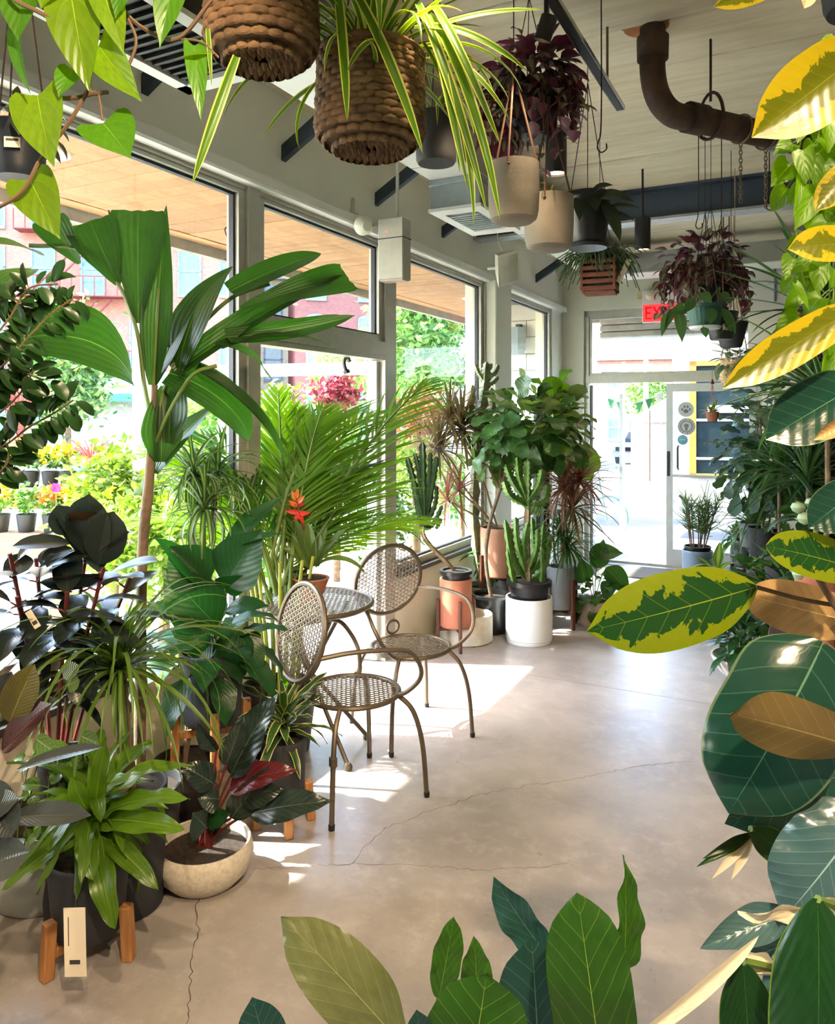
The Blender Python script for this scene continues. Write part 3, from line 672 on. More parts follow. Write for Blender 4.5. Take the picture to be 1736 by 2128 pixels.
# --- dark rubber plant
P = Plant('rubber_plant', 'bushy dark rubber plant with near-black leaves and red stems under the big window', 'houseplant', FL(95, 1850))
pot(P, .17, .24, .30, M('pale_grey_glaze', (186, 194, 196), .4), bulge=.03)
ml = [leaf_mesh([L_rub, m_stemr], L=.17, Wd=.085, shape='oblong', droop=d, fold=.18, pet=.03, petr=.004, nl=8, seed=i) for i, d in enumerate((.2, .5, .8, .35))]
for tp, hh, n in (((188, 1090), 2.68, 16), ((75, 1160), 2.6, 12), ((215, 1180), 2.6, 12), ((35, 1240), 2.5, 10), ((140, 1230), 2.5, 12), ((270, 1200), 2.75, 10), ((20, 1150), 2.55, 9)):
    top = W(tp[0], tp[1], hh); b = P.loc + Vector((.03, 0, .28)); mid = b.lerp(top, .55) + Vector((0, 0, .06))
    cv = curve([b, mid, top], 8); P.part(MB().tube(cv, .007, 6), 'stem', m_stemr)
    for i in range(n):
        t = .45 + .55 * (i + .5) / n; q = cv[min(len(cv) - 1, int(t * (len(cv) - 1)))]; a = i * 2.4 + P.r.random(); e = math.radians(-15 + 70 * (i / n) ** 1.5 + P.r.uniform(-10, 10))
        d = Vector((math.cos(a) * math.cos(e), math.sin(a) * math.cos(e), math.sin(e))); P.leaf(P.r.choice(ml), q, d, (-math.cos(a) * math.sin(e), -math.sin(a) * math.sin(e), math.cos(e)), P.r.uniform(.85, 1.15))
Z = 2.62
for b, t, w, n in (((186, 1165), (186, 1026), 100, (-.1, -1, .05)), ((206, 1172), (236, 1062), 84, (.25, -1, .1)), ((178, 1155), (112, 1066), 44, (-.8, -.6, .2)), ((150, 1110), (118, 1050), 60, (.3, -1, .2)),
                   ((200, 1150), (275, 1104), 34, (.1, -.5, 1)), ((145, 1130), (25, 1135), 52, (0, -.5, 1)), ((150, 1140), (85, 1165), 44, (0, -.6, 1)), ((195, 1150), (80, 1180), 46, (0, -.4, 1)), ((70, 1165), (5, 1190), 60, (0, -.7, .8)),
                   ((215, 1195), (80, 1210), 56, (0, -.6, -.6)), ((230, 1190), (330, 1165), 50, (0, -.3, 1)), ((195, 1300), (265, 1335), 62, (.3, -.6, .8)), ((90, 1290), (35, 1370), 78, (-.2, -1, .3))):
    P.px([L_rub, m_stemr], b + (Z,), t + (Z - .05,), w, n, shape='oblong', droop=.12 if w > 80 else .3, fold=.05 if w > 80 else .12)
tg = MB().cbox(-.011, .011, -.0008, .0008, -.06, 0, .0004, 0, Matrix.Translation(W(58, 1270, 2.4)) @ Matrix.Rotation(-.55, 4, 'Y')).box(-.008, .008, -.0012, -.0009, -.048, -.036, 1, Matrix.Translation(W(58, 1270, 2.4)) @ Matrix.Rotation(-.55, 4, 'Y'))
m_paper = M('tag_paper', (236, 222, 196), .8, var=.02); m_ink = M('print_ink', (70, 66, 62), .8)
P.part(tg, 'price_tag', [m_paper, m_ink], sm=False)

# --- peace lily on oak stand
st = stand('plant_stand', 'oak plant stand carrying the dark pot of the broad-leaved peace lily', FL(440, 1700), .155, .40, m_oak, rot=.35, wleg=.036, over=.09)
P = Plant('peace_lily', 'broad-leaved peace lily in a dark pot on the oak stand behind the chairs', 'houseplant', FL(440, 1700) + Vector((0, 0, .415)))
sc_ = pot(P, .12, .135, .30, m_charc)
Z = 3.2
ms = [leaf_mesh([L_spath, m_stemg], L=.24, Wd=.13, shape='ovate', droop=d, fold=.1, pet=.16, petr=.005, wave=.5, nl=9, seed=i) for i, d in enumerate((.6, 1.0, 1.4))]
P.rosette(sc_, 26, ms, (-10, 70), (.8, 1.1))
for b, t, w, n, d in (((430, 1210), (352, 1135), 110, (.2, -1, .2), .3), ((470, 1215), (545, 1100), 120, (-.3, -1, .1), .4), ((420, 1215), (318, 1115), 60, (0, -.4, 1), .6), ((500, 1130), (585, 1110), 44, (0, -.3, 1), .4), ((450, 1300), (340, 1180), 120, (.1, -1, .3), .4),
                      ((440, 1290), (280, 1270), 64, (0, -.4, .9), .9), ((470, 1270), (560, 1260), 54, (0, -.5, .9), .7), ((440, 1330), (355, 1310), 80, (0, -.8, .6), .9), ((480, 1310), (500, 1420), 84, (.1, -1, .2), .5), ((500, 1310), (545, 1400), 62, (.5, -.8, .2), .4), ((455, 1220), (515, 1195), 70, (.2, -.7, -.5), .5), ((440, 1320), (400, 1390), 60, (-.2, -.9, .3), .5)):
    P.px([L_spath, m_stemg], b + (Z,), t + (Z - .03,), w, n, shape='ovate', droop=d, fold=.1, wave=.12)
    P.part(MB().tube(curve([sc_, sc_.lerp(W(b[0], b[1], Z), .6) + Vector((0, 0, .03)), W(b[0], b[1], Z)], 5), .005, 6), 'stalk', m_stemg)
P.px([L_spath, m_stemg], (470, 1130, 3.3), (590, 1030, 3.35), 44, (-.3, -.7, .4), shape='lance', droop=.2, fold=.2)

# --- ponytail plant with arching grass leaves
P = Plant('ponytail_plant', 'arching grass-leaved ponytail plant in the middle of the left-hand cluster', 'houseplant', FL(265, 1880))
sc_ = pot(P, .12, .135, .42, m_charc, sz=.95); Z = 2.66
cr = W(250, 1395, Z); P.part(MB().tube([sc_, sc_.lerp(cr, .5), cr], [.035, .024, .02], 10), 'trunk', m_bark)
mg = [leaf_mesh([L_pony, m_stemg], L=.58, Wd=.016, shape='grass', droop=d, fold=.25, nl=12, nw=2, seed=i, dp=1.3) for i, d in enumerate((1.4, 1.9, 2.4, 2.0))]
P.rosette(cr, 95, mg, (5, 80), (.6, 1.1), jit=14)
for t, w in (((345, 1255), 15), ((555, 1328), 10), ((470, 1560), 12), ((60, 1400), 12), ((270, 1590), 16), ((180, 1330), 14), ((130, 1500), 16), ((240, 1540), 14), ((420, 1400), 12)):
    P.px([L_pony, m_stemg], (250, 1390, Z), t + (Z - .15,), w, (0, -.5, 1), shape='grass', droop=1.5, fold=.3, nw=2)

# --- trailing small-leaved pots
P = Plant('trailing_peperomia', 'small round-leaved trailing plant tucked under the ponytail leaves', 'houseplant', FL(150, 1900) + Vector((0, 0, .0)))
sc_ = pot(P, .09, .11, .55, m_charc, sz=.97)
mp = [leaf_mesh([L_pep, m_stemg], L=.045, Wd=.04, shape='round', droop=.5, pet=.02, petr=.0015, nl=6, seed=i) for i in range(3)]
for k in range(14):
    a = P.r.uniform(math.radians(200), math.radians(350)); l = P.r.uniform(.15, .42); cv = curve([sc_, sc_ + Vector((math.cos(a) * .11, math.sin(a) * .11, .05)), sc_ + Vector((math.cos(a) * .16, math.sin(a) * .16, -l * .5)), sc_ + Vector((math.cos(a) * .17, math.sin(a) * .17, -l))], 5)
    P.part(MB().tube(cv, .002, 5), 'vine', m_stemg)
    for q in cv[2::2]:
        d = Vector((P.r.gauss(0, 1), P.r.gauss(-.6, .6), P.r.gauss(-.1, .5))).normalized(); P.leaf(P.r.choice(mp), q, d, (0, -.5, 1), P.r.uniform(.7, 1.3))
for b, t, w in (((75, 1535), (110, 1560), 40), ((170, 1530), (205, 1545), 36), ((130, 1400), (165, 1385), 34), ((140, 1425), (165, 1412), 36)):
    P.px([L_pep if w != 34 else L_striped, m_stemg], b + (2.35,), t + (2.33,), w, shape='round', droop=.3)

# --- dracaena with lime leaves, pot on three-legged oak stand, swing tag
dl = FL(185, 1985)
st = stand('plant_stand', 'oak three-legged stand under the lime dracaena at the lower left', dl, .135, .095, m_oak, 3, rot=math.radians(-128), wleg=.036, over=.075, splay=.06, zring=.07)
P = Plant('lime_dracaena', 'lime-green strap-leaved dracaena in a dark pot with a hanging paper tag, lower left', 'houseplant', dl + Vector((0, 0, .086)))
sc_ = pot(P, .105, .125, .24, m_charc)
mdl = [leaf_mesh([L_drac, m_stemg], L=.30, Wd=.052, shape='strap', droop=d, fold=.15, wave=.5, nwave=2, nl=10, seed=i, twist=tw) for i, (d, tw) in enumerate(((.7, .3), (1.2, -.4), (1.7, .5), (1.0, -.6)))]
cc = W(195, 1712, 2.4); P.part(MB().tube([sc_, cc], .014, 8), 'cane', m_stemb)
P.rosette(cc + Vector((0, 0, .02)), 34, mdl, (-25, 72), (.75, 1.1), jit=12, dz=.05)
for b, t, w, n, d in (((195, 1700), (222, 1530), 40, (0, -1, .2), .15), ((210, 1720), (240, 1930), 56, (0, -1, .4), 1.0), ((200, 1700), (395, 1660), 46, (0, -.5, 1), .7), ((190, 1720), (5, 1850), 50, (0, -.6, 1), .8), ((205, 1690), (330, 1600), 44, (0, -.4, 1), .5), ((190, 1700), (195, 1830), 52, (0, -1, .5), 1.2), ((215, 1740), (330, 1850), 44, (.2, -.7, .8), 1.0), ((200, 1705), (385, 1725), 52, (0, -.7, .8), .6), ((190, 1690), (150, 1610), 44, (.1, -.8, .6), .7)):
    P.px([L_drac, m_stemg], b + (2.36,), t + (2.22,), w, n, shape='strap', droop=d, fold=.15, wave=.4)
tagm = Matrix.Translation(W(156, 1958, 2.19)) @ Matrix.Rotation(-.02, 4, 'Y')
t_ = P.part(MB().box(-.031, .031, -.0008, .0008, -.098, .098, 0, tagm).box(-.016, .014, -.0014, -.0009, -.062, -.050, 1, tagm).box(-.019, -.0165, -.0014, -.0009, -.01, .072, 1, tagm), 'price_tag', [m_paper, m_ink], sm=False)
P.part(MB().tube([W(157, 1885, 2.19), W(157, 1840, 2.2)], .0012, 5), 'tag_string', m_ink)

# --- dark philodendron in a speckled bowl
P = Plant('dark_philodendron', 'dark-leaved philodendron with burgundy stems in a speckled white bowl', 'houseplant', FL(425, 1828))
pr = [(.001, 0), (.10, 0), (.125, .008), (.165, .05), (.178, .10), (.172, .135), (.166, .148), (.158, .146), (.164, .11), (.160, .09)]
P.part(MB().lathe(pr, 40, 0, (P.loc.x, P.loc.y, 0)), 'bowl', m_stone)
P.part(MB().lathe([(.158, .105), (.10, .115), (.001, .12)], 32, 0, (P.loc.x, P.loc.y, 0)), 'soil', m_soil)
Z = 2.8; sc_ = P.loc + Vector((0, 0, .11))
for b, t, w, n, d, m_, x in (((480, 1610), (580, 1440), 88, (-.5, -.8, .2), .35, L_philo, 0), ((478, 1640), (622, 1600), 62, (.2, -.6, .8), .9, L_philr, 0), ((520, 1690), (694, 1665), 72, (.1, -.6, .7), .4, L_philo, 0), ((445, 1630), (375, 1590), 60, (0, -.7, .7), .7, L_philo, 0), ((470, 1590), (505, 1490), 50, (.3, -.9, .2), .3, L_philo, 0),
                          ((430, 1720), (400, 1690), 70, (.3, -.8, .4), .4, L_philo, 0), ((455, 1660), (410, 1660), 60, (0, -.8, .6), .8, L_philo, 0), ((500, 1650), (590, 1640), 60, (.2, -.8, .3), .7, L_philo, 0), ((480, 1700), (560, 1590), 60, (.2, -.8, .2), .3, L_philo, 0), ((430, 1700), (480, 1690), 46, (0, -1, .3), .8, L_spath, 0), ((450, 1560), (410, 1500), 40, (-.3, -.8, .2), .6, L_philo, 0)):
    P.px([m_, m_stemr], b + (Z,), t + (Z - .03,), w, n, shape='ovate', droop=d, fold=.16, wave=.3)
    P.part(MB().tube(curve([sc_ + Vector((P.r.uniform(-.03, .03), 0, 0)), sc_.lerp(W(b[0], b[1], Z), .55) + Vector((0, 0, .02)), W(b[0], b[1], Z)], 5), .005, 6), 'stalk', m_stemr)

# --- variegated dracaena on oak stand beside the chair
vl = FL(590, 1712)
st = stand('plant_stand', 'short oak stand under the white-edged dracaena beside the nearer chair', vl, .115, .115, m_oak, 4, rot=math.radians(-70), wleg=.036, over=.05, splay=.08, zring=.095)
P = Plant('white_edged_dracaena', 'white-edged dracaena in a grey pot on a short oak stand beside the nearer chair', 'houseplant', vl + Vector((0, 0, .112)))
sc_ = pot(P, .085, .095, .25, m_charc)
mv = [leaf_mesh([L_dracv, m_stemg], L=.26, Wd=.04, shape='strap', droop=d, fold=.2, wave=.3, nl=9, seed=i, twist=.4 * (i - 1)) for i, d in enumerate((.5, 1.0, 1.5))]
P.rosette(sc_ + Vector((0, 0, .04)), 30, mv, (0, 82), (.7, 1.1), jit=12, dz=.08)

# --- near-left rubber plant cut by the frame
P = Plant('burgundy_rubber_plant', 'burgundy rubber plant at the extreme lower left edge', 'houseplant', Vector((-1.17, 1.75, .12)))
pot(P, .12, .14, .30, m_charc); Z = 1.75
L_burg = LM('burgundy_rubber_leaf', (54, 26, 30), (92, 40, 38), (96, 52, 50), 16, .3, .05, .04, .22, .15, bump=.1)
L_gloss = LM('glossy_grey_green_leaf', (54, 60, 58), (70, 52, 44), (90, 90, 84), 16, .3, .04, .04, .2, .08)
tr_ = curve([P.loc + Vector((0, 0, .27)), W(-40, 1800, Z), W(-25, 1650, Z), W(-20, 1480, Z), W(10, 1420, Z)], 5); P.part(MB().tube(tr_, .008, 7), 'stem', m_stemr)
for b, t, w, n, m_ in (((5, 1560), (108, 1462), 66, (-.3, -.8, .5), L_burg), ((35, 1600), (216, 1552), 34, (0, -.5, 1), L_gloss), ((20, 1500), (72, 1380), 70, (.2, -1, .1), LM('olive_rubber_leaf', (88, 82, 34), None, (140, 130, 60), 16, .3, .05, .04, .3, .2)), ((20, 1700), (190, 1695), 52, (0, -.6, .8), L_gloss), ((-30, 1620), (25, 1740), 80, (.3, -.9, .3), L_gloss), ((-30, 1800), (62, 1770), 80, (.1, -.8, .5), L_gloss), ((-20, 1480), (25, 1395), 60, (.3, -.9, 0), L_gloss), ((-40, 1700), (40, 1660), 60, (0, -.7, .7), L_gloss)):
    P.px([m_, m_stemr], b + (Z,), t + (Z - .03,), w, n, shape='oblong', droop=.3, fold=.2)
st = stand('plant_stand', 'oak stand leg showing at the extreme lower left edge', Vector((-1.17, 1.75, 0)), .14, .14, m_oak, 4, rot=.1, wleg=.036, over=.09)

# --- weeping fig branch reaching in from the left
P = Plant('weeping_fig', 'weeping fig with small dark leaves reaching in from the left edge', 'houseplant', RC(-2.32, 1.05) + Vector((0, 0, 0)))
pot(P, .14, .17, .32, m_charc); Z = 1.62
P.part(MB().tube(curve([P.loc + Vector((0, 0, .28)), P.loc + Vector((.02, 0, 1.0)), W(-120, 850, 1.75), W(-60, 780, 1.7)], 6), .014, 8), 'trunk', m_bark)
mf = [leaf_mesh([L_fben, m_stemg], L=.045, Wd=.025, shape='oblong', droop=d, fold=.15, pet=.006, petr=.001, nl=7, seed=i) for i, d in enumerate((.2, .6, .9))]
for pts in ([(-120, 850), (0, 765), (60, 700), (110, 650), (150, 622)], [(-90, 950), (0, 930), (60, 888), (110, 860), (152, 832)], [(-120, 800), (-30, 720), (20, 660), (60, 600), (120, 590)], [(-110, 900), (-20, 870), (40, 820), (70, 770)], [(-100, 960), (-30, 1000), (10, 970), (20, 940)], [(-100, 700), (-30, 640), (20, 620), (70, 640)], [(-100, 760), (-20, 800), (30, 770), (90, 790)]):
    cv = curve([W(x, y, Z) for x, y in pts], 7); P.part(MB().tube(cv, .0022, 5), 'twig', m_stemb)
    for i, q in enumerate(cv[5:]):
        for k in range(1 + (i % 3 == 0)):
            s = -1 if (i + k) % 2 else 1; t = (cv[min(i + 6, len(cv) - 1)] - cv[i + 4]).normalized(); d = t * .5 + Vector((-t.z, P.r.uniform(-.6, .6), t.x)) * s * P.r.uniform(.6, 1.2)
            P.leaf(P.r.choice(mf), q, d, (P.r.uniform(-.4, .4), -.6, .8), P.r.uniform(.75, 1.3))

# --- areca palm
P = Plant('areca_palm', 'big feathery areca palm in front of the side door behind the table', 'palm', RC(-2.41, 3.17))
sc_ = pot(P, .15, .19, .34, m_charc)
fm = [frond_mesh([L_arecad if i == 1 else L_areca, m_stemg], L=1.0, nl=30, ll=.32, lw=.014, droop=dr, seed=i, stalk=.28, llift=.12, ld=.7) for i, dr in enumerate((.9, 1.3, 1.7, 1.1, .6))]
for k in range(9):
    a = k * .7; b = sc_ + Vector((math.cos(a) * .08, math.sin(a) * .08, -.03)); P.part(MB().tube(curve([b, b + Vector((math.cos(a) * .03, math.sin(a) * .03, .35)), b + Vector((math.cos(a) * .09, math.sin(a) * .09, .72))], 5), [.012] * 6 + [.009] * 5, 7), 'cane', M('palm_cane', (150, 160, 60), .5, var=.12))
c0 = sc_ + Vector((0, 0, .50))
for px_, py_, zz, s in ((925, 725, 4.5, 1.75), (700, 690, 4.3, 1.5), (560, 640, 4.0, 1.45), (440, 760, 3.8, 1.25), (360, 880, 3.6, 1.1), (800, 850, 4.4, 1.35), (850, 1010, 4.4, 1.35), (760, 980, 3.9, 1.0), (620, 700, 4.2, 1.4), (520, 850, 3.5, 1.05), (640, 850, 3.4, 1.15), (860, 1150, 4.2, 1.15), (780, 760, 4.45, 1.5), (480, 700, 3.9, 1.3), (700, 830, 3.7, 1.15), (600, 950, 3.45, .95), (400, 1010, 3.6, .95), (740, 1120, 3.9, .9), (690, 900, 4.2, 1.2), (560, 760, 4.1, 1.3), (660, 1000, 4.2, 1.0), (500, 1000, 3.9, 1.0), (590, 870, 3.75, 1.1), (730, 900, 4.3, 1.2), (450, 900, 3.85, 1.0)):
    zz = max(zz, 4.2 if px_ > 540 else 3.75); tip = W(px_, py_, zz); d = (tip - c0); e = d.normalized(); d = e + Vector((0, 0, .55))
    az = Vector((e.x, e.y, 0)); 
    P.leaf(P.r.choice(fm), c0 + Vector((P.r.uniform(-.06, .06), P.r.uniform(-.06, .06), P.r.uniform(-.15, .15))), d, Vector((-e.x, -e.y, .6)) + Vector((0, -.3, .4)), s * .92, name='frond')

# --- two-headed dracaena by the window
P = Plant('two_headed_dracaena', 'slim two-headed dracaena between the fishtail palm and the areca', 'houseplant', RC(-2.36, 2.45))
sc_ = pot(P, .11, .13, .26, m_charc)
mdd = [leaf_mesh([L_dracd, m_stemg], L=.30, Wd=.024, shape='strap', droop=d, fold=.25, nl=9, nw=2, seed=i) for i, d in enumerate((.5, 1.1, 1.8, 2.4))]
for q in ((402, 985, 3.35), (452, 985, 3.5), (425, 1060, 3.3)):
    t = W(*q); P.part(MB().tube(curve([sc_, sc_.lerp(t, .5) + Vector((.02, 0, 0)), t], 6), .010, 7), 'cane', m_bark); P.rosette(t, 46, mdd, (-35, 85), (.6, 1.0), jit=14)

# --- bromeliad on the table
P = Plant('bromeliad', 'bromeliad with a red and orange flower spike in a terracotta pot on the table', 'houseplant', TBL + Vector((.0, .03, .760)))
sc_ = pot(P, .058, .098, .115, m_terra, lip=.0, sz=.93); Z = P.loc.y
for b, t, w, n, d in (((648, 1178), (606, 1110), 26, (.3, -.9, .4), .6), ((650, 1170), (640, 1085), 26, (0, -1, .2), .2), ((652, 1170), (680, 1095), 22, (-.3, -.9, .2), .3), ((645, 1178), (590, 1140), 24, (.3, -.7, .7), .7), ((656, 1175), (725, 1095), 20, (-.4, -.6, .7), .5), ((645, 1180), (585, 1215), 16, (0, -.5, 1), 1.8), ((660, 1178), (760, 1195), 18, (0, -.4, 1), 2.0), ((650, 1178), (612, 1075), 18, (.2, -1, .2), .4), ((655, 1175), (700, 1130), 22, (0, -.7, .7), .9), ((650, 1178), (620, 1160), 22, (0, -.8, .6), 1.0), ((655, 1175), (665, 1110), 24, (0, -1, .2), .3)):
    P.px([L_brom, m_stemg], b + (Z,), t + (Z - .02,), w, n, shape='strap', droop=d, fold=.25)
P.part(MB().tube([W(650, 1170, Z), W(632, 1100, Z), W(620, 1060, Z), W(616, 1030, Z)], .004, 6), 'flower_stalk', m_stemr)
for i, (bx, by, tx, ty, c) in enumerate(((622, 1066, 592, 1062, 0), (622, 1068, 645, 1066, 0), (620, 1060, 632, 1090, 0), (618, 1052, 600, 1040, 1), (618, 1046, 634, 1030, 1), (616, 1040, 606, 1020, 1), (616, 1036, 620, 1014, 1), (617, 1046, 598, 1048, 0), (618, 1050, 634, 1046, 0), (622, 1070, 610, 1084, 0))):
    P.px([L_org if c else L_red, m_stemr], (bx, by, Z), (tx, ty, Z - .02 + .01 * (i % 3)), 11, shape='lance', droop=.2, fold=.3, nl=6, nw=2, name='bract')

# --- small plants on the floor under the table
P = Plant('floor_spathiphyllum', 'small bright-leaved plant in a black pot on the floor under the table', 'houseplant', FL(590, 1560))
sc_ = pot(P, .10, .12, .24, m_black)
msm = [leaf_mesh([LM('mid_green_leaf', (62, 112, 40), None, (96, 140, 60), 8, .4, .2, .04, .35, .35), m_stemg], L=.17, Wd=.06, shape='lance', droop=d, pet=.08, petr=.003, nl=8, seed=i) for i, d in enumerate((.4, .9, 1.3))]
P.rosette(sc_, 24, msm, (10, 80), (.7, 1.1))
# ------------------------------------------------------------------ plants by the far windows
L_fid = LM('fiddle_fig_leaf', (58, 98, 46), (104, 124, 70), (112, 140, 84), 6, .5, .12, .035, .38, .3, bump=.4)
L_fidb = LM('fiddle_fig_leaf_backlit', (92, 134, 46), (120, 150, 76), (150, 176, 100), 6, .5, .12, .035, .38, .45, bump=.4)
L_marg = LM('marginata_leaf', (96, 98, 56), None, None, tr=.3, edge=(136, 92, 76), ew=.4)
L_margp = LM('marginata_leaf_pink', (128, 96, 76), None, None, tr=.3, edge=(160, 104, 90), ew=.5)
L_margg = LM('marginata_leaf_green', (60, 100, 50), None, None, tr=.35)
L_broad = LM('broad_philodendron_leaf', (58, 104, 44), None, (96, 136, 70), 9, .4, .15, .04, .35, .35)
m_cact = M('cactus_green', (82, 116, 54), .6, var=.15, vscale=14)
m_cactl = M('cactus_ridge_light', (150, 170, 96), .6, var=.1)
m_cactg = M('cactus_grey_green', (142, 150, 112), .65, var=.15, vscale=10)
m_eup = M('euphorbia_green', (64, 102, 44), .55, var=.18, vscale=16, col2=(104, 138, 62))
m_corky = M('corky_stem', (140, 118, 88), .85, var=.2, vscale=20)
def ribbed(P, pts, r, ribs=4, mat=None, name='cactus_arm', teeth=True, amp=.5, n=8):
    """ribbed succulent stem with toothed ridges along the curve pts"""
    cv = curve(pts, n); N = len(cv); k = ribs * 2; vs = []; fs = []
    up = Vector((.3, -1, .2))
    for i, p in enumerate(cv):
        t = (cv[min(i + 1, N - 1)] - cv[max(i - 1, 0)]).normalized(); x = t.cross(up); x = x.normalized() if x.length > 1e-4 else t.orthogonal().normalized(); y = x.cross(t)
        f = i / (N - 1); rr = r * (min(1, .45 + f * 5) if f < .12 else (1 if f < .85 else max(.12, math.sqrt(max(0, 1 - ((f - .85) / .155) ** 2)))))
        for j in range(k):
            a = j * math.pi * 2 / k; q = rr * (1.0 if j % 2 == 0 else 1 - amp)
            if teeth and j % 2 == 0: q *= 1 + (.28 if i % 2 else -.16)
            vs.append(p + (x * math.cos(a) + y * math.sin(a)) * q)
    for i in range(N - 1):
        for j in range(k): fs.append((i * k + j, i * k + (j + 1) % k, (i + 1) * k + (j + 1) % k, (i + 1) * k + j))
    fs.append(tuple(range(k - 1, -1, -1))); fs.append(tuple(range((N - 1) * k, N * k)))
    return P.part(MB().add(vs, fs), name, mat or m_eup, ang=.35)

# --- candelabra euphorbia in white pot (front)
P = Plant('candelabra_euphorbia', 'tall green candelabra euphorbia in a white glazed pot, front of the far group', 'cactus', FL(1100, 1332))
pr = [(.001, 0), (.165, 0), (.170, .006), (.170, .03), (.176, .034), (.176, .335), (.173, .34), (.164, .34), (.163, .28)]
P.part(MB().lathe(pr, 44, 0, (P.loc.x, P.loc.y, 0)), 'pot', m_whitep)
sc_ = pot(P, .13, .158, .17, m_black, z0=.29, lip=.03, name='nursery_pot', sz=.9); Z = P.loc.y
ribbed(P, [sc_ - Vector((0, 0, .03)), W(1095, 1120, Z), W(1097, 1050, Z)], .028, 4, m_corky, 'trunk', teeth=False)
ribbed(P, [W(1096, 1060, Z), W(1096, 1000, Z), W(1097, 955, Z)], .034, 4, name='arm')
for a, b, c in (((1096, 1050), (1062, 1030), (1048, 1000)), ((1096, 1045), (1066, 1000), (1052, 965)), ((1096, 1045), (1120, 1010), (1128, 975)), ((1096, 1052), (1130, 1040), (1140, 1005)), ((1096, 1055), (1122, 1062), (1128, 1065)), ((1096, 1040), (1080, 990), (1076, 950)),
               ((1093, 1200), (1066, 1170), (1050, 1080)), ((1093, 1205), (1064, 1150), (1058, 1095)), ((1095, 1200), (1122, 1160), (1130, 1090)), ((1093, 1190), (1076, 1130), (1072, 1075)), ((1097, 1190), (1110, 1150), (1106, 1075)), ((1095, 1215), (1130, 1180), (1145, 1110)), ((1090, 1225), (1070, 1215), (1055, 1140)), ((1097, 1225), (1126, 1210), (1126, 1140)), ((1092, 1170), (1090, 1130), (1098, 1085)), ((1100, 1180), (1116, 1140), (1118, 1100))):
    dz = P.r.uniform(-.12, .08); ribbed(P, [W(a[0], a[1], Z), W(b[0], b[1], Z + dz), W(c[0], c[1], Z + dz * 1.3)], .034 if a[1] < 1100 else .026, 3, name='arm')
# --- fiddle-leaf fig tree in black pot
P = Plant('fiddle_leaf_fig', 'fiddle-leaf fig tree with a bare curved trunk in a black nursery pot', 'tree', FL(1021, 1312)); Z = P.loc.y
sc_ = pot(P, .125, .15, .30, m_black, lip=.02)
P.part(MB().tube(curve([sc_, W(1010, 1160, Z), W(1018, 1090, Z), W(1032, 1040, Z), W(1050, 985, Z)], 6), .015, 8), 'trunk', m_bark)
for t in ((1000, 960), (1080, 900), (1040, 860), (1130, 860), (1180, 850), (1100, 940)):
    P.part(MB().tube(curve([W(1040, 1020, Z), W((1040 + t[0]) / 2, (990 + t[1]) / 2, Z), W(t[0], t[1], Z)], 5), .008, 6), 'branch', m_bark)
mfl = [leaf_mesh([L_fid, m_stemg], L=.21, Wd=.15, shape='obovate', droop=d, fold=.12, wave=.9, nwave=2, pet=.02, petr=.004, nl=9, nw=4, seed=i) for i, d in enumerate((.3, .8, 1.2, .5))]
mflb = [leaf_mesh([L_fidb, m_stemg], L=.22, Wd=.16, shape='obovate', droop=d, fold=.12, wave=.9, nwave=2, pet=.02, petr=.004, nl=9, nw=4, seed=i) for i, d in enumerate((.3, .8, .5))]
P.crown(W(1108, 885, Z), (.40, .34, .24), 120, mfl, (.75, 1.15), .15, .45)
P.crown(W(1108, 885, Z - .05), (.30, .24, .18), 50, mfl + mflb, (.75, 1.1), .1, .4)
P.crown(W(1032, 925, Z), (.17, .2, .22), 34, mfl, (.6, .9), -.2, .5)
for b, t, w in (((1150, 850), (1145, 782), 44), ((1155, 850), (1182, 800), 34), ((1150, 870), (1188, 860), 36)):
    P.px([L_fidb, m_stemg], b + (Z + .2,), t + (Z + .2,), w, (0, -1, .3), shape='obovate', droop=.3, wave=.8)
# --- rubber-ish broad leaf at right of the group
P = Plant('broad_leaf_fig', 'backlit broad-leaved fig rising behind the euphorbia beside the entrance', 'tree', FL(1160, 1262)); Z = P.loc.y
sc_ = pot(P, .13, .16, .28, m_charc)
P.part(MB().tube(curve([sc_, W(1150, 1100, Z), W(1165, 980, Z), W(1155, 840, Z)], 6), .011, 8), 'trunk', m_bark)
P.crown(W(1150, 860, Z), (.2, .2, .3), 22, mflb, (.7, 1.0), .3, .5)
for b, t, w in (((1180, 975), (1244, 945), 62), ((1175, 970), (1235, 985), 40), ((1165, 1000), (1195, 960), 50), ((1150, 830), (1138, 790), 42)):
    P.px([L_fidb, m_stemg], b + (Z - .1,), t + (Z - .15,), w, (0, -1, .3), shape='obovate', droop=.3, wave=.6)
# --- ghost cactus behind
P = Plant('white_ghost_cactus', 'pale grey-green branching cactus against the pillar', 'cactus', FL(1000, 1290)); Z = P.loc.y
sc_ = pot(P, .12, .15, .3, m_greyp)
ribbed(P, [sc_, W(985, 1060, Z), W(995, 900, Z), W(1008, 800, Z), W(1011, 752, Z)], .045, 3, m_cactg, 'trunk', amp=.55, n=9)
for a, b, c, r in (((1005, 790), (995, 775), (988, 757), .022), ((1010, 785), (1028, 775), (1036, 757), .022), ((1008, 800), (1024, 795), (1036, 782), .02), ((1005, 900), (978, 870), (982, 800), .035), ((1006, 870), (1024, 850), (1022, 806), .025), ((1012, 770), (1020, 764), (1021, 755), .014), ((1000, 950), (1060, 920), (1075, 850), .03)):
    ribbed(P, [W(*a, Z), W(*b, Z), W(*c, Z)], r, 3, m_cactg, 'arm', amp=.5)
